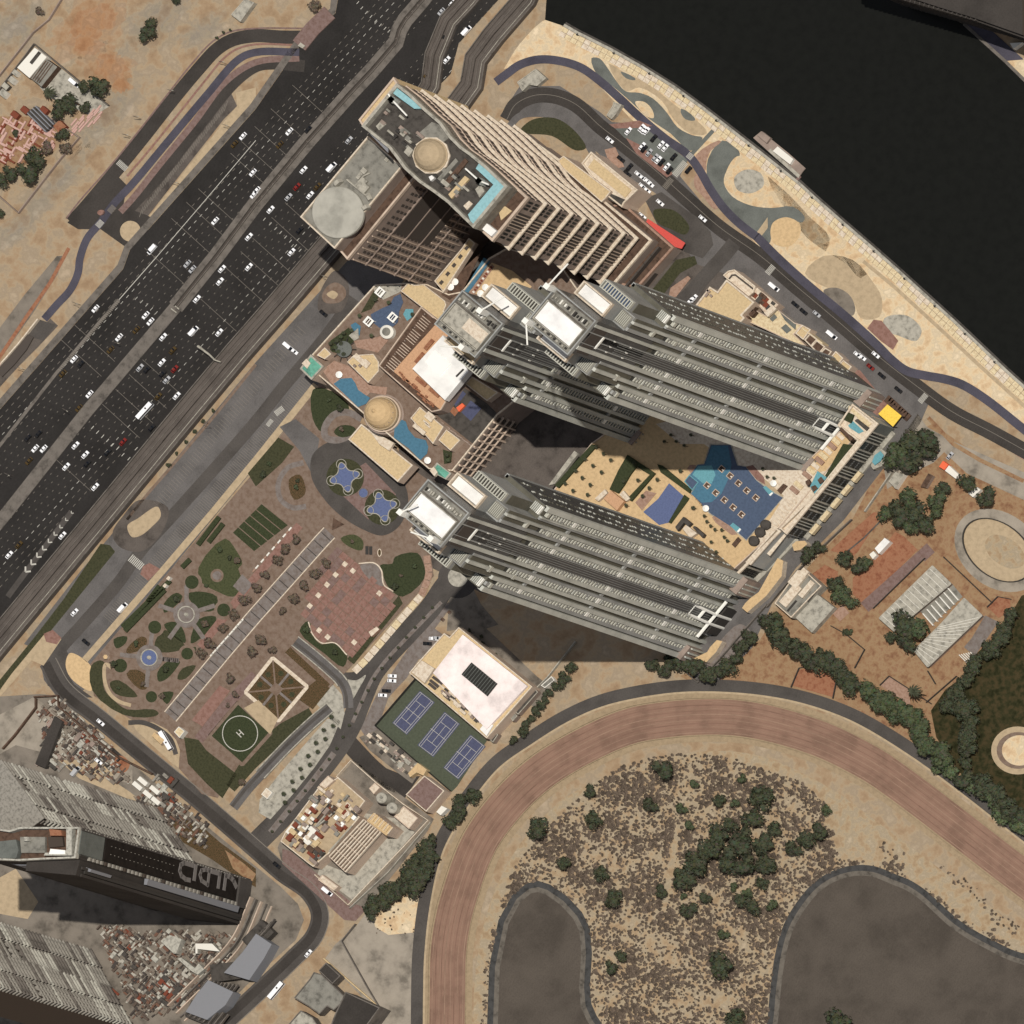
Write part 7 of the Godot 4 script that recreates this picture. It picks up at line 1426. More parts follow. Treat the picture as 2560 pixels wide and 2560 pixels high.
# ---- district cooling yard -------------------------------------------------------------------------------------------
func plant_yard() -> void:
	var P := func(a: Array) -> PackedVector2Array: return C(680, 1900, 4.2, a)
	lay("plant_ground", P.call([700, 170, 860, 0, 1400, 400, 1700, 620, 1640, 740, 1040, 1500, 880, 1690, 760, 1680, 680, 1600, 110, 1090, 60, 920, 110, 800, 470, 380]), 0.16, M.grey_dirt)
	lay("plant_apron", P.call([980, 560, 1340, 620, 1500, 760, 860, 1480, 660, 1330, 480, 1200, 520, 1080, 780, 1180]), 0.22, M.pale_concrete)
	lay("pavement", P.call([110, 930, 200, 960, 480, 1200, 840, 1500, 1000, 1560, 880, 1690, 760, 1680, 110, 1090]), 0.2, M.pink_paving)
	wall("plant_wall", "cream boundary wall round the cooling plant yard", "wall", P.call([990, 430, 700, 180, 850, 10, 1110, 240, 1400, 470, 1660, 640, 1400, 920, 820, 1530, 470, 1210]), 0.5, 2.6, M.cream_stone)
	wall("plant_wall", "outer wall along the hedge side of the cooling plant", "wall", P.call([1680, 660, 1240, 1180, 830, 1560]), 0.4, 2.2, M.pale_concrete)
	var t := thing("cooling_plant", "low sand coloured plant building crowded with roof machinery", "plant building", W(P.call([500, 720])[0]))
	block(t, P.call([510, 270, 600, 165, 650, 215, 700, 180, 985, 430, 880, 570, 930, 600, 600, 990, 570, 1010, 440, 1125, 390, 1090, 95, 855, 150, 750]), 0, 9, M.stone_wall, M.tan_sand, 0.8, 0.6, M.cream_stone)
	for i in 130:
		var x := rng.randf(); var y := rng.randf(); var p := Vector2(600, 200).lerp(Vector2(150, 800), y) + Vector2(330, 300) * x
		if rng.randf() < 0.2: continue
		var g := G(Vector2(680, 1900) + p / 4.2, 9); var b := Mb.new(); var k := rng.randi() % 9
		b.box(Vector3(g.x, 9, g.y), U if rng.randf() < 0.5 else V, rng.randf_range(1.2, 5.5), rng.randf_range(0.5, 2.4), rng.randf_range(0.8, 3.0)); put("roof_machine", b, M[["brown_wall", "dark_roof", "cream_stone", "rust_brown", "soft_white", "brown_roof", "grey_roof", "tan_roof", "brown_wall"][k]], t)
	for s in [[600, 430], [460, 480], [405, 545], [345, 615], [750, 680], [370, 825], [875, 610], [315, 780], [690, 610]]:
		var b := Mb.new(); b.box(W(Vector2(680, 1900) + Vector2(s[0], s[1]) / 4.2, 9), U, 2.4, 2.0, 2.0); put("air_unit", b, M.white_paint, t)
	for s in [[600, 460, 330, 790], [640, 480, 360, 810], [470, 700, 660, 540], [840, 690, 600, 960]]:
		var b := Mb.new(); b.bar(W(Vector2(680, 1900) + Vector2(s[0], s[1]) / 4.2, 10), W(Vector2(680, 1900) + Vector2(s[2], s[3]) / 4.2, 10), 0.45, 6); put("pipe", b, M.dark_metal if s[0] == 600 else M.pale_concrete, t)
	for s in [[[1020, 300, 1080, 240, 1135, 290, 1070, 360], "small pale tank hut beside the round tanks"], [[500, 260, 590, 165, 655, 215, 560, 300], "cream stair block at the north corner of the plant"]]: house("plant_hut", s[1], "hut", P.call(s[0]), 0, 11 if s[0][0] == 500 else 4, M.stone_wall, M.cream_stone, 0.3, 0.3)
	for s in [[1140, 395, "upper"], [1250, 500, "lower"]]:
		var c := W(Vector2(680, 1900) + Vector2(s[0], s[1]) / 4.2, 11); var k := thing("water_tank", "%s of two round pale water tanks in the cooling plant yard" % s[2], "tank", Vector3(c.x, 0, c.z)); var b := Mb.new()
		b.lathe(Vector3(c.x, 0, c.z), [[3.1, 0], [3.1, 10.2], [2.6, 10.8], [0.0, 11.2]], 28); put("shell", b, M.pale_concrete, k); b = Mb.new(); b.lathe(Vector3(c.x + 0.6, 10.8, c.z), [[0.7, 0], [0.7, 0.8], [0, 0.9]], 10); put("hatch", b, M.grey_roof, k)
	var ct := thing("cooling_towers", "ribbed bank of cooling towers with dark slots in the plant yard", "cooling towers", W(P.call([870, 880])[0]))
	block(ct, P.call([595, 1010, 960, 620, 1140, 750, 770, 1180]), 0, 11, M.stone_wall, M.brown_roof, 0.0)
	var a0: PackedVector2Array = P.call([600, 1015, 770, 1175, 965, 625, 1140, 755])
	for i in 8:
		var b := Mb.new(); var p := a0[0].lerp(a0[1], i / 7.0); var e := a0[2].lerp(a0[3], i / 7.0); b.prism(plan(band(PackedVector2Array([p, e]), 2.9), 12), 10.8, 12.2); put("rib", b, M.cream_stone, ct)
	for i in 6:
		var b := Mb.new(); var p := a0[0].lerp(a0[2], i / 5.0); var e := a0[1].lerp(a0[3], i / 5.0); b.prism(plan(band(PackedVector2Array([p, e]), 1.4), 12), 11.0, 12.1); put("cross_rib", b, M.stone_wall, ct)
	var ft := thing("fan_deck", "yellowish slatted fan deck at the end of the cooling towers", "fan deck", W(P.call([1150, 670])[0])); block(ft, P.call([1000, 640, 1075, 555, 1275, 715, 1205, 795]), 0, 12, M.stone_wall, M.tan_roof, 0.6, 0.6, M.beach_sand)
	for i in 9:
		var b := Mb.new(); var p: Vector2 = P.call([lerpf(1030, 1215, i / 8.0), lerpf(630, 775, i / 8.0)])[0]; b.prism(plan(band(PackedVector2Array([p, p + Vector2(13, -17)]), 1.6), 12.6), 12, 12.7); put("slat", b, M.beach_sand if i % 2 else M.cream_stone, ft)
	house("pump_house", "cream flat roofed pump house by the two round tanks", "pump house", P.call([1285, 595, 1385, 485, 1535, 610, 1440, 725]), 0, 6, M.stone_wall, M.cream_stone, 0.4, 0.4)
	house("substation", "square pinkish grey roofed substation next to the tennis courts", "substation", P.call([1410, 365, 1605, 165, 1815, 325, 1625, 545]), 0, 8, M.stone_wall, M.pink_paving, 0.7, 0.5, M.cream_stone)
	house("yellow_hut", "sand yellow slatted shelter between the substation and the courts", "shelter", P.call([1430, 140, 1530, 30, 1625, 100, 1590, 165, 1520, 130, 1450, 180]), 0, 4, M.tan_roof, M.beach_sand, 0.2, 0.3)
	house("guard_hut", "cream roofed guard hut by the gate of the cooling plant yard", "hut", P.call([485, 1260, 530, 1205, 700, 1330, 650, 1375]), 0, 4, M.stone_wall, M.cream_stone, 0.4, 0.4)
	house("white_hut", "white hut against the outer wall behind the substation", "hut", P.call([1725, 545, 1780, 480, 1840, 510, 1770, 580]), 0, 4, M.soft_white, M.soft_white, 0.0)
	house("gate_hut", "cream square roofed gate hut at the end of the grey garden walk", "hut", T(0, 2, [1315, 1660, 1350, 1620, 1395, 1655, 1355, 1705]), 0, 4, M.soft_white, M.promenade_stone, 0.3, 0.3)
	house("shelter_roof", "long ribbed cream shelter roof beside the parked white bus", "shelter", T(0, 2, [1145, 1690, 1165, 1660, 1240, 1720, 1215, 1755]), 0, 3.5, M.stone_wall, M.beach_sand, 0.0)
	house("booth", "small white booth on the palm terrace by the lower avenue", "booth", T(1, 3, [40, 200, 80, 150, 125, 185, 85, 235]), 0, 3, M.soft_white, M.cream_stone, 0.2, 0.3)
	var yard: PackedVector2Array = T(1, 2, [780, 1700, 900, 1650, 960, 1640, 1270, 1910, 1180, 2050, 1060, 1960, 860, 1800])
	lay("store_yard", yard, 0.19, M.grey_dirt)
	for i in 46:
		var p := t1(1, 2, 840, 1720).lerp(t1(1, 2, 1180, 1990), rng.randf()) + Vector2(rng.randf_range(-6, 26), rng.randf_range(-22, 4)); var b := Mb.new(); b.box(W(p), V, rng.randf_range(1, 4), rng.randf_range(0.5, 2), rng.randf_range(0.8, 2.4)); tag(put("stored_crate", b, M[["pale_concrete", "brown_wall", "dark_roof", "cream_stone"][i % 4]]), "crate or pallet lying in the store yard below the tennis courts", "crate", "crates in the store yard")

# ---- towers under construction in the south-west ----------------------------------------------------------------------
func building_site() -> void:
	lay("site_ground", N([-300, 1760, 100, 1735, 150, 1740, 260, 1850, 410, 1975, 480, 2035, 620, 2150, 700, 2215, 745, 2260, 760, 2300, 740, 2350, 640, 2440, 500, 2580, 400, 2700, -300, 2700]), 0.09, M.grey_dirt)
	lay("site_lot", T(0, 2, [-60, 1560, 250, 1400, 430, 1500, 640, 1640, 760, 1760, 1000, 1900, 1000, 2050, 700, 2000, 560, 1880, 120, 1760, -60, 1860]), 0.12, M.dust_track)
	lay("site_yard", T(0, 3, [440, -60, 740, -60, 850, 30, 860, 100, 980, 180, 1080, 260, 960, 230, 600, 80]), 0.13, M.tan_sand)
	lay("tan_lot", T(0, 3, [-60, 860, 120, 760, 290, 1010, 210, 1140, -60, 1090]), 0.14, M.tan_sand)
	lay("red_lot", smooth(T(0, 2, [830, 1870, 920, 1840, 980, 1900, 950, 1960, 860, 1960]), true), 0.16, M.rust_earth)
	lay("road_side", T(0, 3, [1240, 320, 1500, 420, 1660, 560, 1932, 760, 1932, 900, 1800, 830, 1600, 690, 1380, 560]), 0.13, M.dry_bed)
	lay("tan_edge", T(0, 3, [1700, 620, 1840, 720, 1932, 800, 1900, 870, 1760, 760]), 0.15, M.red_earth)
	lay("dark_floor", T(0, 2, [740, 1760, 860, 1780, 940, 1860, 830, 1960, 740, 1860]), 0.14, M.asphalt_mid)
	wall("site_wall", "brown site hoarding along the road", "wall", T(0, 2, [270, 1400, 450, 1390, 455, 1470, 700, 1690, 900, 1850, 1160, 1980]), 0.9, 2.6, M.brown_roof)
	wall("site_wall", "brown inner hoarding winding through the site lot", "wall", T(0, 2, [280, 1410, 280, 1480, 120, 1690, 30, 1790]), 0.8, 2.2, M.brown_roof)
	house("long_shed", "long dark slate site shed lying across the lot", "shed", T(0, 2, [410, 1540, 470, 1580, 340, 1932, 265, 1900]), 0, 4, M.dark_roof, M.asphalt_mid, 0.0)
	for i in 120:
		var s: Array = [[300, 480, 500, 1880], [1180, 1340, 1300, 1420], [560, 760, 980, 1060], [860, 1200, 1280, 1900], [500, 700, 1500, 1700]][i % 5]
		var p := t1(0, 2, rng.randf_range(s[0], s[1]), rng.randf_range(1560, 1930)) if i % 5 == 0 else t1(0, 3, rng.randf_range(s[0], s[1]), rng.randf_range(60, 280)) if i % 5 == 1 else t1(0, 2, rng.randf_range(s[0], s[1]), rng.randf_range(1640, 1850)) if i % 5 == 2 else t1(0, 3, rng.randf_range(1080, 1400), rng.randf_range(1560, 1800)) if i % 5 == 3 else t1(0, 3, rng.randf_range(850, 1350), rng.randf_range(1230, 1800))
		var b := Mb.new(); b.box(W(p), V if rng.randf() < 0.5 else U, rng.randf_range(1.5, 6), rng.randf_range(0.4, 2.2), rng.randf_range(0.8, 3)); tag(put("building_material", b, M[["site_pale", "brown_wall", "rust_brown", "dark_roof", "site_slab"][rng.randi() % 5]]), "pile of building material lying on the construction site", "material", "building materials on the site")
	# loose rubble and stores too many to count
	var mm := MultiMesh.new(); mm.transform_format = MultiMesh.TRANSFORM_3D; mm.use_colors = true; var cube := Mb.new(); cube.box(Vector3.ZERO, Vector2.RIGHT, 1, 1, 1); mm.mesh = cube.mesh(); var spots: Array[Transform3D] = []
	var zone := N([90, 1775, 150, 1745, 270, 1850, 330, 1960, 240, 1950, 130, 1900]); var zone2 := N([240, 2310, 420, 2330, 540, 2330, 600, 2345, 560, 2430, 440, 2530, 340, 2550, 300, 2450]); var zone3 := N([330, 1990, 420, 1975, 520, 2060, 520, 2120, 440, 2090])
	while spots.size() < 1500:
		var p := Vector2(rng.randf_range(80, 620), rng.randf_range(1740, 2560))
		if not (Geometry2D.is_point_in_polygon(p, zone) or Geometry2D.is_point_in_polygon(p, zone2) or Geometry2D.is_point_in_polygon(p, zone3)): continue
		spots.append(Transform3D(Basis(Vector3.UP, 0.7 + (rng.randi() % 2) * 1.57 + rng.randf() * 0.3).scaled_local(Vector3(rng.randf_range(0.6, 4.5), rng.randf_range(0.3, 1.8), rng.randf_range(0.5, 1.8))), W(p)))
	mm.instance_count = spots.size()
	for i in spots.size():
		mm.set_instance_transform(i, spots[i]); mm.set_instance_color(i, [Color(0.20, 0.17, 0.14), Color(0.11, 0.085, 0.07), Color(0.07, 0.06, 0.055), Color(0.42, 0.40, 0.35), Color(0.16, 0.09, 0.065)][rng.randi() % 5])
	var mi := MultiMeshInstance3D.new(); mi.name = "site_rubble"; mi.multimesh = mm; mi.material_override = M.rubble; add_child(mi); stuff(tag(mi, "loose rubble, boards and stores strewn over the construction site", "rubble"))
	var ci := 0
	for s in [[1075, 100, 0.85], [1035, 135, 0.85], [1165, 165, 0.85], [1115, 200, 0.85], [1170, 245, 0.85]]:
		house("site_office", "white site office container, %s in the group by the road" % ["topmost", "left upper", "right upper", "lower left", "lowest"][ci], "container", rectp(t1(0, 3, s[0], s[1]), V, 26.0, 11.0), 0, 3, M.soft_white, M.soft_white, 0.0); ci += 1
	# two open concrete frames: storey slabs round a shade-painted core, each slab a piece
	for s in [[Vector2(402, 2022), Vector2(508, 2166), 172.0, 44, "open concrete tower frame with pale storey slabs beside the cloth wrapped tower"], [Vector2(238, 2374), Vector2(346, 2562), 168.0, 44, "open concrete tower frame at the bottom left corner"]]:
		var d: Vector2 = (s[1] - s[0]).normalized(); var n := Vector2(-d.y, d.x)
		if n.x > 0: n = -n
		var t := thing("tower_frame", s[4], "building frame", W((s[0] + s[1]) / 2), "concrete tower frames"); var L: float = s[0].distance_to(s[1]) * S
		var a := w2(s[0]); var e := a + d * L; var dep := n * 24.0
		var b := Mb.new(); b.prism(PackedVector2Array([a + n * 5.0, e + n * 5.0, e + dep, a + dep]), 0, s[2]); put("core", b, M.site_shade_tone, t)
		var r := RandomNumberGenerator.new(); r.seed = int(s[0].x)
		for k in int(s[3]):
			var y: float = 4.0 + k * (s[2] - 4.0) / s[3]
			for j in 4:
				var u0 := j / 4.0; var u1 := (j + 0.985) / 4.0; var so := [0.0, 1.0, 0.2, 1.3][j] as float
				if r.randf() < 0.06: so += 1.0
				b = Mb.new(); b.prism(PackedVector2Array([a.lerp(e, u0) + n * so, a.lerp(e, u1) + n * so, a.lerp(e, u1) + n * 6.0, a.lerp(e, u0) + n * 6.0]), y, y + r.randf_range(0.7, 1.0)); put("storey_slab", b, M[["site_slab", "site_slab", "concrete", "site_pale", "site_slab"][(r.randi() % 5) if r.randf() < 0.5 else (k / 7 + j) % 5]], t)
		for j in 13:
			b = Mb.new(); var c := a.lerp(e, (j + 0.2) / 12.8) + n * 2.6; b.box(Vector3(c.x, 0, c.y), d, 0.7, s[2] - 3.0, 1.2); put("column", b, M.concrete if j % 4 else M.site_shade_tone, t)
		b = Mb.new(); b.prism(PackedVector2Array([a, e, e + dep, a + dep]), s[2], s[2] + 0.8); put("top_slab", b, M.site_slab, t)
	# the tower wrapped in dark cloth, with letters on it and a rough roof
	var h := 186.0; var k := 3.01875
	var Q := func(a: Array) -> PackedVector2Array: return C(0, 1920, k, a)
	var roof: PackedVector2Array = plan(Q.call([-120, 440, 70, 470, 150, 445, 600, 445, 570, 680, 330, 690, 140, 700, -120, 690]), h)
	var t2 := thing("wrapped_tower", "tower under construction wrapped in dark cloth with large grey letters down one side", "tower", Vector3(roof[3].x, 0, roof[3].y))
	var mb := Mb.new(); mb.prism(roof, 0, h - 3, false); put("wall", mb, M.asphalt_mid, t2)
	mb = Mb.new(); mb.flat(roof, h - 4); put("roof", mb, M.brown_roof, t2); mb = Mb.new(); mb.ring(roof, 1.0, h - 4, h); put("parapet", mb, M.site_pale, t2)
	for s in [["slab", [330, 660, 540, 660, 540, 450, 500, 450, 500, 630, 340, 640], 0.6, "site_pale"], ["slab", [380, 610, 490, 620, 490, 650, 370, 650], 1.0, "white_paint"], ["scaffold", [370, 460, 460, 470, 470, 510, 380, 510], 1.4, "rust_earth"], ["pit", [360, 520, 470, 520, 480, 590, 370, 600], -2.0, "site_shade_tone"], ["terrace", [150, 520, 340, 520, 340, 640, 160, 640], -2.0, "grey_roof"], ["green_net", [-60, 560, 120, 540, 140, 620, 120, 680, 0, 680], 0.2, "slate_green"], ["tank", [180, 520, 215, 520, 215, 550, 180, 550], 1.2, "site_pale"]]:
		var b := Mb.new(); b.prism(plan(Q.call(s[1]), h + s[2]), h - 4, h + s[2]); put(s[0], b, M[s[3]], t2)
	# the right-hand face: from roof edge (600,445)-(570,680) down the lean
	var f0 := roof[3]; var f1 := roof[4]; var fd := (f1 - f0).normalized(); var fm := Vector2(-fd.y, fd.x); var fl := f0.distance_to(f1)
	if fm.x < 0: fm = -fm
	var face := func(called: String, u0: float, u1: float, y0: float, y1: float, out: float, m: String) -> void:
		var b := Mb.new(); var a := f0 + fd * fl * u0; var e := f0 + fd * fl * u1; b.prism(PackedVector2Array([a, e, e + fm * out, a + fm * out]), y0, y1); put(called, b, M[m], t2)
	face.call("cloth", 0.1, 0.82, 14.0, h - 28.0, 0.9, "site_cloth"); face.call("edge_strip", 0.0, 0.09, 0.0, h - 2.0, 0.7, "asphalt")
	face.call("top_wall", 0.1, 0.85, h - 27.0, h - 2.0, 0.5, "slate_green"); face.call("side_strip", 0.83, 0.9, 0.0, h - 4.0, 0.5, "dark_metal")
	face.call("base_wall", 0.05, 1.0, 0.0, 13.0, 1.6, "asphalt")
	for i in 40: face.call("balcony", 0.86, 0.97, 8.0 + i * 4.2, 9.8 + i * 4.2, 1.5, "site_slab" if i % 5 else "site_shade_tone")
	for i in 62:
		if i % 7 != 5: face.call("lamp_box", 0.03, 0.06, 6.0 + i * 2.9, 6.9 + i * 2.9, 1.2, "site_slab")
	for i in 17:
		face.call("tie", 0.30, 0.32, 84.0 + i * 4.2, 84.9 + i * 4.2, 1.05, "site_slab"); face.call("tie", 0.56, 0.58, 84.0 + i * 4.2, 84.9 + i * 4.2, 1.05, "site_slab")
	# letters: strokes as (u, metres down from the top of the word) polylines on the cloth, read from the photograph
	var top_y := 78.0
	var stroke := func(p: Array, w: float) -> void:
		var b := Mb.new()
		for i in range(0, p.size() - 2, 2):
			var a := Vector2(p[i], p[i + 1]); var e := Vector2(p[i + 2], p[i + 3]); var d := (e - a).normalized(); var q := Vector2(-d.y, d.x) * w / 2; a -= d * w * 0.3; e += d * w * 0.3
			var v: Array[Vector3] = []
			for pt in [a + q, e + q, e - q, a - q]:
				var g: Vector2 = f0 + fd * pt.x + fm * 1.15; v.append(Vector3(g.x, top_y - pt.y, g.y))
			var back := Vector3(fm.x, 0, fm.y) * -0.3
			b.quad(v[0], v[1], v[2], v[3]); b.quad(v[3] + back, v[2] + back, v[1] + back, v[0] + back)
			for j in 4: b.quad(v[j], v[j] + back, v[(j + 1) % 4] + back, v[(j + 1) % 4])
		put("letter", b, M.banner_letter, t2)
	var L := fl
	stroke.call([L * 0.13, 14.0, L * 0.13, 4.0, L * 0.22, 1.0, L * 0.42, 0.5, L * 0.56, 3.0, L * 0.63, 8.0, L * 0.62, 12.5], 2.6)
	stroke.call([L * 0.12, 17.0, L * 0.55, 17.0], 3.0)
	stroke.call([L * 0.13, 28.0, L * 0.2, 23.5, L * 0.36, 22.5, L * 0.52, 25.0, L * 0.6, 32.0, L * 0.14, 32.0, L * 0.13, 28.0], 2.4)
	stroke.call([L * 0.13, 34.5, L * 0.13, 43.5, L * 0.57, 43.5], 2.8)
	stroke.call([L * 0.57, 50.0, L * 0.12, 50.0, L * 0.14, 55.0, L * 0.22, 59.0, L * 0.38, 62.5], 2.8)
	# the south-west flank: dark ribbed glazing with one pale strip, a chamfer seen past the corner
	for s in [[-0.2, 12.0, 3.4, 112.0, "slate_sheet"], [3.6, 0.0, 1.6, 178.0, "asphalt_mid"], [5.0, 0.0, 2.0, 174.0, "dark_metal"], [7.4, 0.0, 1.6, 176.0, "asphalt_mid"]]:
		var a: Vector2 = f1 + fm * (0.3 - s[0] * 0.25) + fd * s[0]; var b := Mb.new(); b.prism(PackedVector2Array([a, a + fm * (2.2 if s[0] < 0 else 1.0), a + fm * (1.6 if s[0] < 0 else 0.8) + fd * s[2], a + fd * s[2]]), s[1], s[3]); put("flank_strip", b, M[s[4]], t2)
	mb = Mb.new(); mb.prism(plan(Q.call([-60, 700, 145, 640, 310, 670, 330, 695, 520, 700, 690, 765, 680, 785, 520, 742, 400, 735, 150, 735]), 172.0), 150.0, 172.0); put("lower_roof", mb, M.slate_sheet, t2)
	var wing := Mb.new(); wing.prism(PackedVector2Array([f1 - fm * 0.5, f1 + fd * 9.0 - fm * 2.0, f1 + fd * 10.0 - fm * 30.0, f1 - fm * 30.0]), 0, h - 6.0); put("rear_wing", wing, M.asphalt_mid, t2)
	# ribbed steel roofs at the foot of the towers
	for s in [[[1830, 1390, 1932, 1250, 2050, 1330, 1990, 1440, 1880, 1600, 1690, 1545], "pale steel panel roof with dark ribs at the foot of the wrapped tower", 3], [[1490, 1700, 1570, 1600, 1760, 1690, 1700, 1790, 1560, 1900, 1400, 1840], "lower pale steel panel roof with dark ribs near the bottom edge", 4]]:
		var q: PackedVector2Array = plan(Q.call(s[0]), 9.0); var t := thing("ribbed_roof", s[1], "roof", Vector3(q[0].x, 0, q[0].y)); var b := Mb.new(); b.prism(q, 0, 9.0); put("roof", b, M.slate_sheet, t)
	for s in [[1840, 1390, 1990, 1240, 8, "ribs beyond the upper steel roof"], [1560, 1600, 1790, 1570, 9, "ribs between the two steel roofs"], [1390, 1860, 1640, 1960, 8, "ribs below the lower steel roof"]]:
		var t := thing("roof_ribs", "parallel pale steel %s at the site" % s[5], "ribs", W(t1(0, 3, s[0], s[1]))); var base_b := Mb.new()
		for i in int(s[4]):
			var p := t1(0, 3, lerpf(s[0], s[2], i / (s[4] - 1.0)), lerpf(s[1], s[3], i / (s[4] - 1.0)) + (i * 8 if s[4] == 9 else 0)); var b := Mb.new(); b.prism(plan(band(PackedVector2Array([p, p + Vector2(26, -34) * (1.0 if s[4] != 9 else -0.7)]), 2.4), 8.0), 6.0, 8.0); put("rib", b, M.concrete, t)
		base_b.prism(plan(band(PackedVector2Array([t1(0, 3, s[0], s[1]) + Vector2(10, -16), t1(0, 3, s[2], s[3]) + Vector2(10, -16)]), 44.0), 5.0), 0, 5.0); put("base", base_b, M.dark_roof, t)
	for i in 5: wall("curved_kerb", "curved edge of the layered drive at the bottom left, %s from the road" % ["first", "second", "third", "fourth", "fifth"][i], "kerb", smooth(off_line(N([690, 2270, 640, 2380, 560, 2470, 470, 2560]), 10.0 + i * 13.0)), 0.6, 1.2 + 0.6 * i, M.concrete if i % 2 else M.stone_wall)
	house("white_hall", "white angular roof panel on the site southeast of the wrapped tower", "roof", Q.call([1475, 1325, 1600, 1325, 1660, 1385, 1490, 1365, 1490, 1400, 1475, 1400]), 0, 5, M.site_pale, M.soft_white, 0.0)
	house("white_hall", "pale concrete slab roof with a bent arm on the site", "roof", Q.call([1215, 1310, 1280, 1260, 1370, 1290, 1330, 1400, 1310, 1400]), 0, 5, M.site_pale, M.site_pale, 0.0)
	house("white_hall", "long pale L shaped slab running down the site", "roof", Q.call([1340, 1440, 1365, 1430, 1470, 1510, 1500, 1475, 1540, 1520, 1490, 1560, 1440, 1530], ), 0, 5, M.site_pale, M.site_pale, 0.0)
	house("villa_plot", "grey roofed building by the lower road at the bottom edge", "building", C(640, 1920, k, [290, 1735, 410, 1590, 440, 1540, 500, 1560, 690, 1740, 590, 1830, 540, 1800, 480, 1860, 400, 1800]), 0, 6, M.concrete, M.grey_roof, 0.6, 0.5)
	house("villa_plot", "dark flat roof behind the grey roofed building by the lower road", "building", C(640, 1920, k, [475, 1530, 530, 1470, 640, 1570, 580, 1630]), 0, 6, M.concrete, M.asphalt_mid, 0.5, 0.5)
	house("villa_plot", "large dark roofed building at the bottom edge beside the sand lot", "building", C(640, 1920, k, [680, 1690, 940, 1810, 760, 2060, 520, 2060, 600, 1860]), 0, 12, M.concrete, M.asphalt_mid, 0.8, 0.6)
	house("villa_plot", "pale roofed low building cut by the bottom edge", "building", C(640, 1920, k, [250, 1932, 340, 1830, 430, 1880, 480, 1960, 400, 2050, 230, 2050]), 0, 6, M.concrete, M.pale_concrete, 0.6, 0.5)
	wall("plot_wall", "thin wall crossing the sand lot by the lower road", "wall", C(640, 1920, k, [760, 1180, 655, 1310, 850, 1660, 940, 1810, 860, 1932]), 0.5, 2.0, M.concrete)
	wall("plot_wall", "pale edge wall between the sand lot and the grey roofed building", "wall", C(640, 1920, k, [520, 1440, 700, 1600, 930, 1800]), 0.6, 1.6, M.tan_roof)
	lay("sand_lot", C(640, 1920, k, [600, 1330, 760, 1190, 850, 1070, 960, 1040, 1060, 970, 1180, 980, 1240, 990, 1200, 1300, 1175, 1932, 1300, 2100, 900, 2100, 900, 1830, 520, 1440]), 0.1, M.dust_track)
	lay("sand_lot", C(640, 1920, k, [870, 1060, 1080, 960, 1230, 990, 1210, 1240, 1000, 1260, 900, 1200]), 0.11, M.pale_sand)
	# corner of the big building across the canal
	var far := thing("canal_tower", "dark ribbed building corner across the canal at the top right", "building", W(Vector2(2500, 20)))
	var fa := plan(T(3, 0, [1040, 30, 1230, 85, 1420, 130, 1700, 220, 1932, 290, 2300, 420, 2300, -700, 1040, -500]), 0.0); var fb := Mb.new(); fb.prism(fa, 0, 60, false); put("wall", fb, M.dark_pane_and_shade, far); fb = Mb.new(); fb.flat(fa, 60); put("roof", fb, M.asphalt_mid, far)  # shade between the storey bands is put into the dark wall colour
	for i in 5:
		for r in 13:
			var a := fa[i]; var e := fa[i + 1]; var d := (e - a).normalized(); var m := Vector2(-d.y, d.x); var c := (a + e) / 2 + m * 0.6; fb = Mb.new(); fb.box(Vector3(c.x, 4 + r * 4.2, c.y), d, a.distance_to(e), 1.0, 1.6); put("storey_band", fb, M.asphalt_mid, far)
	for i in 26:
		var p := t1(3, 0, lerpf(1060, 1932, i / 25.0), lerpf(40, 290, i / 25.0)); var g := w2(p); fb = Mb.new(); fb.box(Vector3(g.x, 0, g.y + 0.5), Vector2(0.95, 0.3), 0.4, 58, 1.6); put("fin", fb, M.asphalt, far)
	house("bank_frame", "pale triangular frame on the far canal bank", "frame", T(3, 0, [1825, 325, 1920, 320, 1850, 370]), 0, 4, M.soft_white, M.soft_white, 0.0)

# ---- vehicles ---------------------------------------------------------------------------------------------------------
const ORD := ["first", "second", "third", "fourth", "fifth", "sixth", "seventh", "eighth", "ninth", "tenth", "eleventh", "twelfth", "thirteenth", "fourteenth", "fifteenth", "sixteenth", "seventeenth", "eighteenth", "nineteenth", "twentieth", "twenty-first", "twenty-second", "twenty-third", "twenty-fourth", "twenty-fifth", "twenty-sixth", "twenty-seventh", "twenty-eighth", "twenty-ninth", "thirtieth"]
var kinds := {}
func hull(st: Mb, prof: Array, w: float, taper := 0.0) -> void:      # side outline [x, y] swept across the width, narrower at the top
	var n := prof.size(); var l: Array[Vector3] = []; var r: Array[Vector3] = []; var top := 0.0
	for p in prof: top = maxf(top, p[1])
	for p in prof:
		var k: float = w / 2 - taper * p[1] / top
		l.append(Vector3(p[0], p[1], -k)); r.append(Vector3(p[0], p[1], k))
	for i in n:
		var j := (i + 1) % n; st.quad(l[j], l[i], r[i], r[j])
	var side := PackedVector2Array()
	for p in prof: side.append(Vector2(p[0], p[1]))
	var t := Geometry2D.triangulate_polygon(side)
	for i in range(0, t.size(), 3): st.tri(l[t[i]], l[t[i + 1]], l[t[i + 2]]); st.tri(r[t[i + 2]], r[t[i + 1]], r[t[i]])
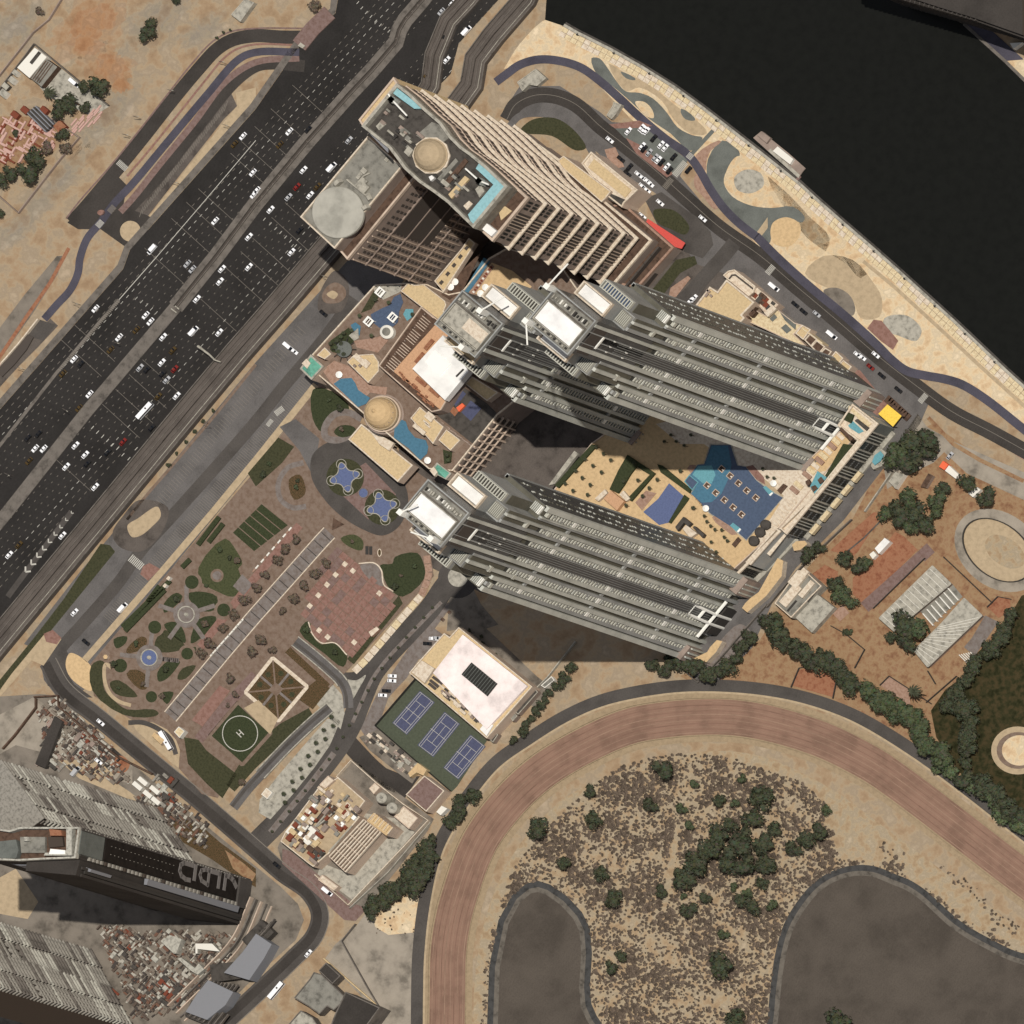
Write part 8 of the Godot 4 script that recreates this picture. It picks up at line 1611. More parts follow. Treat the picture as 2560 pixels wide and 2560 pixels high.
func make_vehicle(kind: String, paint: String) -> Node3D:
	var key := kind + paint
	if not kinds.has(key):
		var t := Node3D.new(); kinds[key] = t
		var long := {"car": 4.9, "van": 6.4, "bus": 11.8}[kind] as float
		var b := Mb.new(); var g := Mb.new(); var rf := Mb.new()
		if kind == "car":
			hull(b, [[-2.4, 0.3], [2.4, 0.3], [2.45, 0.75], [2.2, 0.95], [1.1, 1.02], [-1.9, 1.02], [-2.42, 0.9]], 1.95, 0.06)
			hull(g, [[1.15, 1.0], [0.45, 1.5], [-1.35, 1.5], [-1.95, 1.0]], 1.75, 0.16); hull(rf, [[0.35, 1.5], [0.3, 1.55], [-1.2, 1.55], [-1.28, 1.5]], 1.5, 0.02)
		elif kind == "van":
			hull(b, [[-3.2, 0.4], [3.2, 0.4], [3.25, 1.0], [2.6, 1.2], [-3.2, 1.2]], 2.1, 0.04); hull(g, [[2.7, 1.15], [2.1, 2.0], [1.3, 2.0], [1.3, 1.15]], 1.95, 0.12); hull(rf, [[1.35, 1.15], [1.35, 2.35], [-3.2, 2.35], [-3.2, 1.15]], 2.1, 0.03)
		else:
			hull(b, [[-5.9, 0.4], [5.9, 0.4], [5.9, 1.4], [-5.9, 1.4]], 2.5); hull(g, [[-5.9, 1.4], [5.92, 1.4], [5.75, 2.6], [-5.9, 2.6]], 2.5, 0.03); hull(rf, [[-5.9, 2.6], [5.7, 2.6], [5.6, 3.0], [-5.8, 3.0]], 2.5, 0.05)
		var pm: Material = M[paint]
		for s in [["body", b, pm], ["windows", g, M.car_glass], ["roof", rf, pm]]:
			var o := MeshInstance3D.new(); o.name = s[0]; o.mesh = s[1].mesh(); o.material_override = s[2]; t.add_child(o)
		var wb := Mb.new(); wb.bar(Vector3(0, 0.34, -0.13), Vector3(0, 0.34, 0.13), 0.36, 10); var wm := wb.mesh()
		for x in [-long * 0.3, long * 0.3]:
			for z in [-0.86, 0.86]: inst("wheel", wm, M.tyre, t, Vector3(x, 0, z * (1.25 if kind == "bus" else 1.0)))
		if kind == "bus":
			var h := Mb.new(); h.box(Vector3(1.5, 3.0, 0), Vector2.RIGHT, 0.9, 0.25, 0.9); inst("roof_hatch", h.mesh(), M.dark_metal, t, Vector3.ZERO)
	return kinds[key].duplicate()
func park(kind: String, paint: String, px: Vector2, dir: Vector2, y: float, label: String, group := "") -> void:
	var o := make_vehicle(kind, paint); o.name = numbered({"car": "car", "van": "van", "bus": "bus"}[kind]); add_child(o)
	var g := w2(px); o.position = Vector3(g.x, y, g.y); o.rotation.y = -dir.angle(); tag(o, label, kind, group)
func vehicles() -> void:
	var ax := Vector2(0.672, -0.741); var list := []
	for c in [[0, 0, 1840, 1030], [0, 0, 1630, 1670], [0, 0, 1885, 1790], [0, 0, 1155, 1885, "van"], [0, 0, 1915, 1305], [0, 0, 1922, 1472], [1, 0, 1405, 90, "", "silver_car"], [1, 0, 1490, 25], [1, 0, 1598, 235, "van"], [1, 0, 1445, 455], [1, 0, 258, 995], [1, 0, 708, 1060, "", "silver_car"], [1, 0, 580, 1265, "van"], [1, 0, 365, 1285], [1, 0, 415, 1475], [1, 0, 252, 1490, "", "silver_car"], [1, 0, 117, 1585], [1, 0, 12, 1440], [1, 0, 275, 1905],
			[0, 1, 1420, 62, "", "silver_car"], [0, 1, 1458, 102, "", "silver_car"], [0, 1, 1682, 100], [0, 1, 1885, 85], [0, 1, 1667, 195], [0, 1, 1493, 327], [0, 1, 727, 400], [0, 1, 1106, 450], [0, 1, 1142, 497], [0, 1, 1470, 570, "van"], [0, 1, 1661, 580], [0, 1, 905, 617], [0, 1, 1238, 614], [0, 1, 565, 781], [0, 1, 1228, 806], [0, 1, 1063, 846, "", "silver_car"], [0, 1, 1265, 937, "", "silver_car"], [0, 1, 682, 1045], [0, 1, 1340, 1058], [0, 1, 272, 1455], [0, 1, 336, 1457], [0, 1, 577, 1432], [0, 1, 650, 1502], [0, 1, 506, 1592], [0, 1, 725, 1745], [0, 2, 478, 180], [0, 2, 76, 326],
			[0, 1, 217, 1375, "", "black_car"], [0, 1, 296, 1345, "", "black_car"], [0, 1, 1115, 860, "", "black_car"], [0, 1, 617, 818, "", "black_car"], [0, 1, 1151, 1300, "", "black_car"], [0, 1, 664, 1570, "", "black_car"], [0, 1, 818, 1485, "", "black_car"], [0, 1, 1232, 892, "", "black_car"], [0, 1, 935, 1405, "", "red_car"], [0, 1, 1325, 855, "", "red_car"], [1, 0, 315, 1412, "", "red_car"], [0, 1, 1200, 1062, "", "bronze_car"], [0, 1, 1035, 560, "", "bronze_car"], [0, 1, 840, 710, "", "bronze_car"], [0, 1, 602, 1150, "", "bronze_car"], [0, 1, 225, 1550, "", "bronze_car"], [1, 0, 185, 1095, "", "bronze_car"], [1, 0, 470, 1410, "", "bronze_car"], [0, 0, 1775, 1090, "", "bronze_car"], [1, 0, 400, 980, "", "black_car"], [1, 0, 1430, 280, "", "black_car"], [1, 0, 1290, 575, "", "bronze_car"], [1, 0, 335, 1740, "", "black_car"], [0, 2, 150, 250, "", "bronze_car"], [0, 1, 480, 890, "", "bronze_car"], [0, 1, 1310, 715, "", "bronze_car"]]:
		var p := t1(c[0], c[1], c[2], c[3]); list.append([p, c[4] if c.size() > 4 and c[4] != "" else "car", c[5] if c.size() > 5 else "white_car"])
	list.sort_custom(func(a, b): return a[0].y < b[0].y)
	var count := {}
	for c in list:
		var side := (c[0] - Vector2(440, 772)).dot(Vector2(0.741, 0.672)) as float
		var way := "far" if side < 0 else "near"; var key: String = c[1] + c[2] + way; var n: int = count.get(key, 0); count[key] = n + 1
		park(c[1], c[2], c[0], ax if side > 0 else -ax, 0.24, "%s %s, %s of its colour from the top edge on the %s highway carriageway" % [c[2].trim_suffix("_car"), c[1], ORD[n], "northwest" if side < 0 else "southeast"], "vehicles on the highway")
	park("bus", "white_car", t1(0, 1, 1105, 1172), ax, 0.24, "long white bus on the near carriageway of the highway")
	park("car", "white_car", t1(0, 2, 570, 760), ax, 0.3, "white car parked alone on the pale bay strip beside the verge", )
	park("car", "black_car", t1(0, 2, 655, 985), V, 0.3, "dark car parked at the end of the bays by the sand corner")
	park("van", "white_car", t1(0, 2, 935, 725), ax, 0.3, "small pale van parked against the sand strip")
	park("car", "white_car", t1(0, 2, 766, 1590), V, 0.3, "white car driving on the road past the building site")
	park("bus", "white_car", t1(0, 2, 1265, 1730), Vector2(0.5, 0.86), 0.3, "white bus parked beside the ribbed shelter roof at the garden gate")
	park("car", "black_car", t1(1, 1, 515, 435), V, 0.3, "dark car parked by the turning loop below the viaduct")
	park("van", "white_car", t1(1, 1, 255, 688), V, 0.3, "larger white van of the pair standing across the bays beside the viaduct")
	park("car", "white_car", t1(1, 1, 295, 720), V, 0.3, "white car behind the van standing across the bays beside the viaduct")
	var i := 0
	for s in [["white_car", 885, 992, "white car on the slate car park nearest the red verge"], ["white_car", 985, 968, "left white car of three at the top of the slate car park"], ["white_car", 1003, 984, "middle white car of three at the top of the slate car park"], ["white_car", 1022, 992, "right white car of three at the top of the slate car park"], ["black_car", 1076, 1047, "black car below the three white cars in the slate car park"], ["black_car", 1227, 1187, "long black car at the lower right of the slate car park"], ["white_car", 1132, 1095, "white car in the upper bay row of the slate car park"], ["white_car", 1163, 1118, "second white car in the upper bay row of the slate car park"], ["white_car", 990, 1106, "white car at the left end of the lower bay row of the slate car park"], ["black_car", 1003, 1126, "black car in the lower bay row of the slate car park"], ["silver_car", 1042, 1155, "silver car in the lower bay row of the slate car park"], ["silver_car", 1088, 1192, "second silver car in the lower bay row of the slate car park"], ["white_car", 1112, 1210, "white car in the middle of the lower bay row of the slate car park"], ["black_car", 1135, 1228, "black car in the lower bay row near the crossing"], ["white_car", 1175, 1262, "white car at the right end of the lower bay row by the crossing"], ["black_car", 1195, 1290, "black car beside the wide striped crossing"], ["black_car", 1338, 1285, "black car below the wide striped crossing on the pale apron"], ["black_car", 828, 1203, "uppermost of three black cars outside the tan halls"], ["black_car", 893, 1264, "middle of three black cars outside the tan halls"], ["black_car", 876, 1312, "lowest of three black cars outside the tan halls"], ["white_car", 962, 1320, "upper white car of the cluster by the canal road"], ["white_car", 991, 1343, "second white car of the cluster by the canal road"], ["white_car", 1030, 1368, "third white car of the cluster by the canal road"], ["white_car", 1050, 1390, "fourth white car of the cluster by the canal road"], ["white_car", 992, 1409, "left white car of the pair in front of the tan halls"], ["white_car", 1025, 1437, "right white car of the pair in front of the tan halls"], ["white_car", 745, 1058, "white car turning out of the hotel loop"], ["white_car", 1125, 1532, "white car waiting in the forecourt by the red sign"], ["white_car", 990, 1632, "white car beside the red awning"], ["white_car", 1446, 1652, "white car driving on the canal road past the forecourt"]]:
		var lower := s[1] < 1130 and s[2] > 1310 and s[2] < 1450 as bool
		park("car", s[0], t1(2, 0, s[1], s[2]), U if not lower and s[1] > 880 and s[2] < 1300 else V, 0.36, s[3], "cars along the canal road")
	park("car", "white_car", t1(2, 1, 1350, 346), U, 0.36, "white car beside the tan roofed block on the hotel lane"); park("car", "white_car", t1(2, 1, 1380, 322), U, 0.36, "second white car ahead on the hotel lane")
	for s in [["van", "white_car", 55, 237, "white van near the striped crossing on the canal road"], ["car", "black_car", 212, 368, "first of two black cars parked by the canal road bays"], ["car", "black_car", 275, 422, "second of two black cars parked by the canal road bays"], ["van", "white_car", 492, 600, "white van on the canal road beside the chain of small roofs"], ["car", "white_car", 683, 748, "left white car of the close pair by the canal road"], ["car", "white_car", 718, 766, "right white car of the close pair by the canal road"], ["car", "white_car", 820, 748, "white car out on the canal road beyond the pair"], ["car", "red_car", 780, 840, "red car parked at the edge of the red forecourt"], ["car", "black_car", 865, 905, "black car parked along the red forecourt"], ["car", "black_car", 990, 1012, "black car parked above the yellow canopy"], ["car", "silver_car", 375, 440, "dark silver car driving beside the two parked black cars"], ["car", "silver_car", 1380, 1510, "pale car on the sand beside the big trees"]]: park(s[0], s[1], t1(3, 1, s[2], s[3]), V if s[2] < 1300 else U, 0.36, s[4], "cars along the canal road")
	for s in [["white_car", 1345, 958, "left white car by the north corner of the sports hall"], ["silver_car", 1372, 954, "right pale car by the north corner of the sports hall"], ["black_car", 1300, 995, "dark car by the north corner of the sports hall"], ["white_car", 1035, 1240, "upper white car in the bays west of the sports hall"], ["white_car", 1032, 1276, "lower white car in the bays west of the sports hall"], ["black_car", 990, 1352, "black car in the bays west of the tennis courts"], ["white_car", 962, 1386, "white car in the bays west of the tennis courts"]]: park("car", s[0], t1(1, 2, s[1], s[2]), Vector2(1, 0.05), 0.3, s[3], "cars by the sports hall")
	park("car", "white_car", t1(1, 3, 402, 1402), U, 0.3, "white car driving on the lower road past the bend"); park("bus", "white_car", t1(1, 3, 166, 1682), U, 0.3, "white bus on the lower road near the bottom edge"); park("van", "white_car", t1(1, 3, 548, 935), V, 0.3, "white van parked outside the guard hut of the cooling plant"); park("car", "black_car", t1(1, 3, 163, 735), V, 0.3, "black car on the road corner by the cooling plant")
	park("van", "silver_car", t1(0, 3, 580, 28), U, 0.3, "pale van parked in the site yard"); park("car", "white_car", t1(0, 2, 750, 1885), V, 0.3, "white car in the site yard by the red heap")
	park("van", "white_car", t1(0, 0, 570, 628), V, 0.2, "white van parked by the wall in the walled yard")

# ---- trees and palms ----------------------------------------------------------------------------------------------------
func crown_mesh(seed_: int, n: int, flat_: float) -> Mb:
	var r := RandomNumberGenerator.new(); r.seed = seed_; var b := Mb.new(); var lobes := []
	for k in 7: lobes.append([Vector3(r.randf_range(-0.45, 0.45), r.randf_range(0.25, 0.7) * flat_, r.randf_range(-0.45, 0.45)), r.randf_range(0.32, 0.5)])
	for i in n:
		var l: Array = lobes[r.randi() % lobes.size()]; var d := Vector3(r.randf_range(-1, 1), r.randf_range(-0.5, 1), r.randf_range(-1, 1)).normalized()
		var c: Vector3 = l[0] + d * l[1] * Vector3(1, flat_, 1) * pow(r.randf(), 0.3); var s := r.randf_range(0.05, 0.11)
		b.tint = Color(r.randf_range(0.7, 1.25), r.randf_range(0.75, 1.2), r.randf_range(0.7, 1.2))
		var u := (d.cross(Vector3(r.randf_range(-1, 1), r.randf_range(-1, 1), r.randf_range(-1, 1))).normalized()); var w := d.cross(u).normalized() * r.randf_range(0.7, 1.2)
		for q in 2:
			var p := c + Vector3(r.randf_range(-1, 1), r.randf_range(-1, 1), r.randf_range(-1, 1)) * s * 0.5
			b.tri(p + u * s, p + w * s, p - u * s * 0.8 + d * s * 0.4); b.tri(p - u * s * 0.8 + d * s * 0.4, p - w * s, p + u * s)
	return b
func trunk_mesh() -> ArrayMesh:
	var b := Mb.new(); var p := Vector3.ZERO
	b.lathe(Vector3.ZERO, [[0.10, -0.9], [0.07, -0.7], [0.055, 0.0], [0.02, 0.5]], 8)
	for k in 5: b.bar(Vector3(0, -0.2 + k * 0.08, 0), Vector3(cos(k * 1.3) * 0.45, 0.25 + k * 0.06, sin(k * 1.3) * 0.45), 0.025, 5)
	return b.mesh()
var crowns := []
var trunk: ArrayMesh
var palm_crown: ArrayMesh
func tree(px: Vector2, r_px: float, leaf: String, label: String, group := "", tall := 1.1) -> void:
	var r := r_px * S; var g := W(px, r * tall); var t := thing("tree", label, "tree", Vector3(g.x, 0, g.z), group)
	var o := MeshInstance3D.new(); o.name = "crown"; o.mesh = crowns[rng.randi() % crowns.size()]; o.material_override = M[leaf]; t.add_child(o); o.position.y = r * tall; o.scale = Vector3(r, r, r) * 1.3; o.rotation.y = rng.randf() * TAU
	o = MeshInstance3D.new(); o.name = "trunk"; o.mesh = trunk; o.material_override = M.bark; t.add_child(o); o.position.y = r * tall * 0.98; o.scale = Vector3(r, r * tall * 1.1, r)
func palm(px: Vector2, r_px: float, label: String, group := "", h := 5.0, dark := true) -> void:
	var g := W(px, h); var t := thing("palm", label, "palm", Vector3(g.x, 0, g.z), group); var o := MeshInstance3D.new(); o.name = "crown"; o.mesh = palm_crown; o.material_override = M.leaf_dark if dark else M.leaf_green; t.add_child(o); o.position.y = h; o.scale = Vector3.ONE * r_px * S; o.rotation.y = rng.randf() * TAU
	o = MeshInstance3D.new(); o.name = "trunk"; var b := Mb.new(); b.lathe(Vector3.ZERO, [[0.28, 0.0], [0.2, h * 0.4], [0.17, h]], 8); o.mesh = b.mesh(); o.material_override = M.bark; t.add_child(o)
func trees() -> void:
	for k in 5: crowns.append(crown_mesh(60 + k, 620, 0.75).mesh())
	trunk = trunk_mesh()
	var pb := Mb.new(); var pr := RandomNumberGenerator.new(); pr.seed = 5
	for k in 22:
		var a := TAU * k / 22.0 + pr.randf() * 0.2; var d := Vector3(cos(a), 0, sin(a)); var w := Vector3(-d.z, 0, d.x); var up := 0.25 if k % 2 else 0.05; pb.tint = Color(1, 1, 1) * pr.randf_range(0.7, 1.25)
		var p := Vector3.ZERO
		for j in 4:
			var e := d * (0.25 * (j + 1)) + Vector3(0, up + 0.35 * sin((j + 1) * 0.7) - 0.12 * (j + 1) * (j + 1) * 0.25, 0); var w0 := w * (0.06 + 0.05 * sin(j * 0.9)); var w1 := w * (0.06 + 0.05 * sin((j + 1) * 0.9) - (0.08 if j == 3 else 0.0))
			pb.quad(p - w0, p + w0, e + w1, e - w1); p = e
	palm_crown = pb.mesh()
	var nw := [[0, 0, 1145, 190, 55, "upper crown of the lone pair of trees on the open sand lot"], [0, 0, 1125, 265, 72, "lower crown of the lone pair of trees on the open sand lot"], [0, 0, 1340, 5, 34, "tree cut by the top edge above the sand lot"], [0, 0, 768, 665, 82, "large round tree outside the yard wall by the gate"], [0, 0, 650, 660, 46, "smaller tree between the parked van and the large round tree"], [0, 0, 560, 775, 72, "right crown of the big tree clump inside the yard"], [0, 0, 490, 830, 78, "left crown of the big tree clump inside the yard"], [0, 0, 645, 810, 45, "small tree beside the yard gate drive"], [0, 0, 490, 1030, 52, "tree below the rust red shed"], [0, 0, 300, 1205, 82, "upper crown of the largest tree south of the timber stacks"], [0, 0, 225, 1310, 92, "lower crown of the largest tree south of the timber stacks"], [0, 0, 90, 1310, 66, "dark tree left of the largest tree by the yard"], [0, 0, 20, 1370, 60, "dark tree at the left edge of the yard"], [0, 0, 125, 1010, 30, "little dark tree among the pink timber stacks"], [0, 0, 310, 80, 34, "dry brown bush on the grey lot at the top left"], [0, 0, 355, 1120, 50, "dry thin tree right of the timber stacks"], [0, 0, 500, 1130, 46, "dry thin tree by the corner of the yard"], [0, 0, 1690, 245, 14, "little shrub beside the loop road"], [0, 0, 1640, 285, 14, "second little shrub beside the loop road"], [0, 0, 1742, 228, 13, "third little shrub beside the loop road"], [0, 0, 15, 1610, 36, "tree at the lower left corner of the walled yard"], [1, 0, 450, 50, 48, "brown thicket by the highway at the top edge"]]
	for s in nw: tree(t1(s[0], s[1], s[2], s[3]), s[4] * Z, "leaf_dry" if s[5].begins_with("dry") or s[5].contains("brown") else "leaf_dark", s[5])
	palm(t1(0, 0, 375, 700), 18.0, "ragged palm with fallen fronds inside the walled yard", "", 7.0)
	# riding school trees
	var rs := [[3, 1, 1010, 1520, 105, "left crown of the big tree clump below the yellow canopy"], [3, 1, 1090, 1430, 105, "top left crown of the big tree clump below the yellow canopy"], [3, 1, 1200, 1400, 110, "top right crown of the big tree clump below the yellow canopy"], [3, 1, 1100, 1560, 105, "lowest crown of the big tree clump below the yellow canopy"], [3, 1, 1240, 1470, 80, "right crown of the big tree clump below the yellow canopy"],
		[3, 1, 1520, 1710, 76, "round tree left of the white pavilion"], [3, 1, 1650, 1820, 78, "round tree right of the white pavilion"], [3, 1, 1330, 1760, 66, "upper crown of the tree group beside the riding ring"], [3, 1, 1280, 1840, 74, "middle left crown of the tree group beside the riding ring"], [3, 1, 1100, 1830, 84, "crown north of the rust arena"], [3, 1, 1010, 1900, 80, "crown at the head of the rust lane"],
		[3, 2, 900, 10, 70, "crown beside the pale ground above the arena"], [3, 2, 1010, 40, 84, "wide crown above the orange arena"], [3, 2, 1140, 20, 90, "wide crown left of the riding ring track"], [3, 2, 1200, 90, 84, "lower crown left of the riding ring track"], [3, 2, 1100, 120, 70, "lowest crown above the orange arena"], [3, 2, 1290, 0, 56, "small crown next to the riding ring track"],
		[3, 2, 590, 360, 66, "left crown of the tree pair inside the arena"], [3, 2, 700, 410, 66, "middle crown of the tree pair inside the arena"], [3, 2, 740, 380, 52, "right crown of the tree pair inside the arena"], [3, 2, 330, 330, 66, "tree between the back lane and the arena"], [3, 2, 400, 260, 52, "small tree beside the back lane"], [3, 2, 520, 560, 66, "upper tree right of the villa"], [3, 2, 570, 620, 76, "middle tree right of the villa"], [3, 2, 640, 690, 56, "lower tree right of the villa"], [3, 2, 1060, 850, 108, "upper crown of the great tree overhanging the stables"], [3, 2, 1130, 880, 90, "right crown of the great tree overhanging the stables"], [3, 2, 1080, 960, 90, "lower crown of the great tree overhanging the stables"], [3, 2, 935, 950, 48, "small round tree left of the great stable tree"], [3, 2, 585, 905, 26, "shrub on the yard fence left of the stables"], [3, 2, 620, 905, 24, "second shrub on the yard fence left of the stables"]]
	for s in rs: tree(t1(s[0], s[1], s[2], s[3]), s[4] * Z, "leaf_dark" if rng.randf() < 0.75 else "leaf_green", s[5])
	palm(t1(3, 2, 1105, 1355), 19.0, "lone fan palm with its long shadow on the salmon paddock", "", 14.0)
	belt("belt of trees between the villa and the outer road", [3, 2, 20, 850, 150, 1000, 280, 1060, 420, 1120, 540, 1190, 660, 1310], 15, 84, "leaf_dark", "the west end")
	belt("belt of trees along the outer road south of the stables", [3, 2, 760, 1370, 850, 1440, 980, 1480, 1100, 1560, 1180, 1650, 1250, 1790, 1400, 1890], 15, 82, "leaf_green", "the west end")
	belt("hedge of trees behind the stables", [3, 2, 1880, 780, 1790, 920, 1720, 1000, 1620, 1120, 1540, 1200, 1470, 1300, 1400, 1400, 1330, 1500], 17, 62, "leaf_dark", "the top")
	belt("line of trees along the green field", [3, 3, 1250, -20, 1420, 40, 1560, 130, 1680, 250, 1830, 400, 1930, 470], 12, 62, "leaf_light", "the left")
	belt("inner row of trees on the green field", [3, 2, 1420, 1480, 1560, 1480, 1520, 1800, 1480, 1900], 9, 66, "leaf_dark", "the top")
	belt("dark trees at the bottom of the green field", [3, 3, 1470, 60, 1640, 140, 1780, 250, 1920, 380], 9, 76, "leaf_dark", "the left")
	belt("line of bushes along the plant yard hedge", [1, 3, 1680, 200, 1540, 270, 1500, 360, 1440, 430], 9, 60, "leaf_dark", "the top")
	belt("dense dark grove between the plant yard and the outer road", [1, 3, 1330, 560, 1260, 680, 1180, 800, 1100, 900, 1000, 1000, 880, 1090], 16, 70, "leaf_dark", "the top")
	belt("inner side of the dark grove by the outer road", [1, 3, 1330, 660, 1290, 780, 1250, 880, 1170, 920], 9, 66, "leaf_dark", "the top")
	belt("bushes along the sports hall wall", [2, 2, 480, 1160, 380, 1280, 260, 1400, 210, 1480, 120, 1640, 20, 1740], 12, 46, "leaf_dark", "the top")
	belt("trees at the foot of the south tower", [2, 2, 1060, 1130, 1140, 1200, 1200, 1110, 1560, 1230, 1640, 1180, 1720, 1070, 1830, 950], 12, 66, "leaf_dark", "the west")
	belt("palms and bushes along the viaduct wall", [0, 1, 1250, 1620, 1340, 1490, 1640, 1130], 6, 20, "leaf_dark", "the bottom")
	# infield trees standing in the scrub
	var f := [[2, 3, 225, 470, 84], [2, 3, 612, 395, 66], [2, 3, 1062, 272, 60], [2, 3, 1155, 15, 90], [2, 3, 1388, 125, 40], [2, 3, 1572, 250, 52], [2, 3, 1292, 300, 46], [2, 3, 1352, 438, 42], [2, 3, 672, 800, 58], [2, 3, 400, 722, 54], [2, 3, 792, 1000, 70], [2, 3, 1128, 940, 52], [2, 3, 1475, 985, 52], [2, 3, 1340, 1065, 66], [2, 3, 1300, 970, 30], [2, 3, 835, 1418, 50], [2, 3, 758, 1505, 58], [2, 3, 1600, 1490, 104], [2, 3, 1605, 1250, 44], [2, 3, 1690, 900, 36], [2, 3, 1750, 1010, 66], [2, 3, 1830, 1060, 62], [2, 3, 1790, 950, 44], [2, 3, 1890, 880, 50], [2, 3, 1700, 1910, 88], [2, 3, 1745, 80, 40], [2, 3, 590, 180, 50], [3, 3, 50, 1045, 46], [3, 3, 560, 1925, 110], [3, 3, 440, 320, 40],
		[2, 3, 1320, 830, 92], [2, 3, 1420, 720, 92], [2, 3, 1500, 620, 92], [2, 3, 1580, 510, 90], [2, 3, 1660, 440, 66], [2, 3, 1720, 620, 110], [2, 3, 1650, 740, 90], [2, 3, 1780, 730, 90], [2, 3, 1760, 520, 86], [2, 3, 1830, 380, 84], [2, 3, 1880, 250, 90], [2, 3, 1900, 600, 70], [2, 3, 1905, 740, 60], [2, 3, 1690, 270, 40], [3, 3, 60, 470, 60], [3, 3, 10, 560, 70], [3, 3, 20, 720, 70], [3, 3, 210, 600, 66], [3, 3, 300, 540, 70], [3, 3, 390, 490, 66], [2, 3, 1930, 190, 66]]
	var order := f.duplicate(); order.sort_custom(func(a, b): return a[1] * 640 + a[3] * Z < b[1] * 640 + b[3] * Z)
	var i := 0
	for s in order:
		tree(t1(s[0], s[1], s[2], s[3]), s[4] * Z, "leaf_dark" if s[4] > 48 else "leaf_green", "%s thorn tree of the track infield, %s counting down from its top" % [["wide", "round", "small"][0 if s[4] > 80 else 1 if s[4] > 50 else 2], (ORD[i] if i < 30 else "forty-first" if i == 40 else "fortieth" if i == 39 else ("thirty-" if i < 39 else "forty-") + ORD[i - 30 if i < 39 else i - 40])], "thorn trees in the infield"); i += 1
	# garden trees
	i = 0
	for s in [[0, 2, 1855, 670, 52], [0, 2, 1765, 775, 44], [0, 2, 1690, 870, 40], [0, 2, 1595, 985, 50], [0, 2, 1520, 1070, 44], [1, 2, 310, 205, 44], [1, 2, 235, 285, 44], [1, 2, 165, 370, 44], [1, 2, 75, 475, 44], [1, 2, 10, 580, 44]]: tree(t1(s[0], s[1], s[2], s[3]), s[4] * Z * 0.9, "leaf_dry", "bare round tree northwest of the grey garden walk, %s in its row" % ORD[i], "bare round trees along the garden walk", 1.0); i += 1
	i = 0
	for s in [[1, 2, 540, 385, 44], [1, 2, 460, 470, 50], [1, 2, 375, 560, 48], [1, 2, 300, 655, 46], [1, 2, 215, 750, 34], [1, 2, 50, 960, 46], [1, 2, -20, 1060, 46], [0, 2, 1745, 1255, 46], [0, 2, 1785, 1380, 34], [0, 2, 1720, 1460, 20], [1, 2, 135, 1050, 36]]: tree(t1(s[0], s[1], s[2], s[3]), s[4] * Z * 0.9, "leaf_dry", "bare round tree southeast of the grey garden walk, %s in its row" % ORD[i], "bare round trees along the garden walk", 1.0); i += 1
	for k in 26:
		var s: Array = [[0, 2, 1560, 560], [0, 2, 1350, 660], [0, 2, 1560, 850], [0, 2, 1040, 1000], [0, 2, 1250, 1200], [0, 2, 1090, 1290], [0, 2, 900, 1330], [0, 2, 860, 1150], [0, 2, 1240, 1400], [1, 1, 560, 1080], [1, 1, 640, 1150], [1, 1, 650, 1320], [1, 1, 310, 1740], [1, 1, 330, 1700], [1, 2, 1100, 480], [1, 2, 1190, 420], [1, 2, 1060, 560], [1, 2, 720, 230], [1, 2, 400, 880], [1, 2, 600, 1060], [0, 2, 1840, 130 + 1900], [1, 1, 100, 1560], [1, 1, 50, 1640], [0, 2, 1800, 370], [0, 2, 1670, 280], [0, 2, 1745, 335]][k]
		tree(t1(s[0], s[1], s[2] + rng.randf_range(-12, 12), s[3] + rng.randf_range(-12, 12)), rng.randf_range(5, 10), ["leaf_green", "leaf_dark", "leaf_dry"][k % 3], "small garden tree in the planting beds, %s counted in the beds" % ORD[k], "small garden trees")
	# young palms on the pale terrace, one row
	for k in 14:
		var p := sample(N([835, 1792, 795, 1860, 765, 1910, 740, 1950, 705, 2000]), k / 13.0); palm(p + Vector2((k % 2) * 14 - 7, (k % 2) * 6), 6.5, "young dark palm on the pale terrace by the avenue, %s from the top" % ORD[k], "young palms on the pale terrace", 3.0)
	for k in 22:
		var a := t1(1, 2, 1330, 720); var p := sample(T(1, 2, [1330, 720, 1130, 950, 1000, 1110, 900, 1240, 600, 1800, 500, 1930, 380, 2090, 240, 2270, 120, 2410]), k / 21.0); palm(p, 4.6, "tiny palm in the avenue's median, %s from the top" % ORD[k], "tiny palms in the avenue median", 2.4)
	# palms on the beach deck
	var bp := [[635, 1440], [690, 1490], [745, 1538], [550, 1532], [610, 1580], [480, 1620], [675, 1630], [530, 1672], [590, 1725], [400, 1715], [460, 1770], [950, 1690], [1095, 1685], [1035, 1750], [985, 1810], [1270, 1620], [570, 1800], [1240, 1400], [1300, 1430], [1350, 1350], [1200, 1350], [1150, 1400], [860, 1880], [1370, 1900], [920, 1560], [840, 1700]]
	i = 0
	for s in bp:
		palm(C(1280, 640, 3.01875, s)[0] + Vector2(0, 0), 5.6, "dark palm on the sand of the beach deck, %s in reading order from the west" % ORD[i], "palms on the beach deck", BH + 4.0); i += 1
	i = 0
	for s in [[330, 1090], [520, 1220], [560, 1310], [620, 1380], [690, 1440], [800, 1445], [840, 1560], [890, 1620], [630, 1640], [710, 1800], [1460, 460], [1530, 590], [1640, 610], [130, 490]]:
		palm(C(1680, 1100, 6.44, s)[0], 5.0, "dark palm or umbrella beside the main pool, %s from the upper left" % ORD[i], "palms beside the main pool", BH + 3.5); i += 1
	# lagoon palms
	i = 0
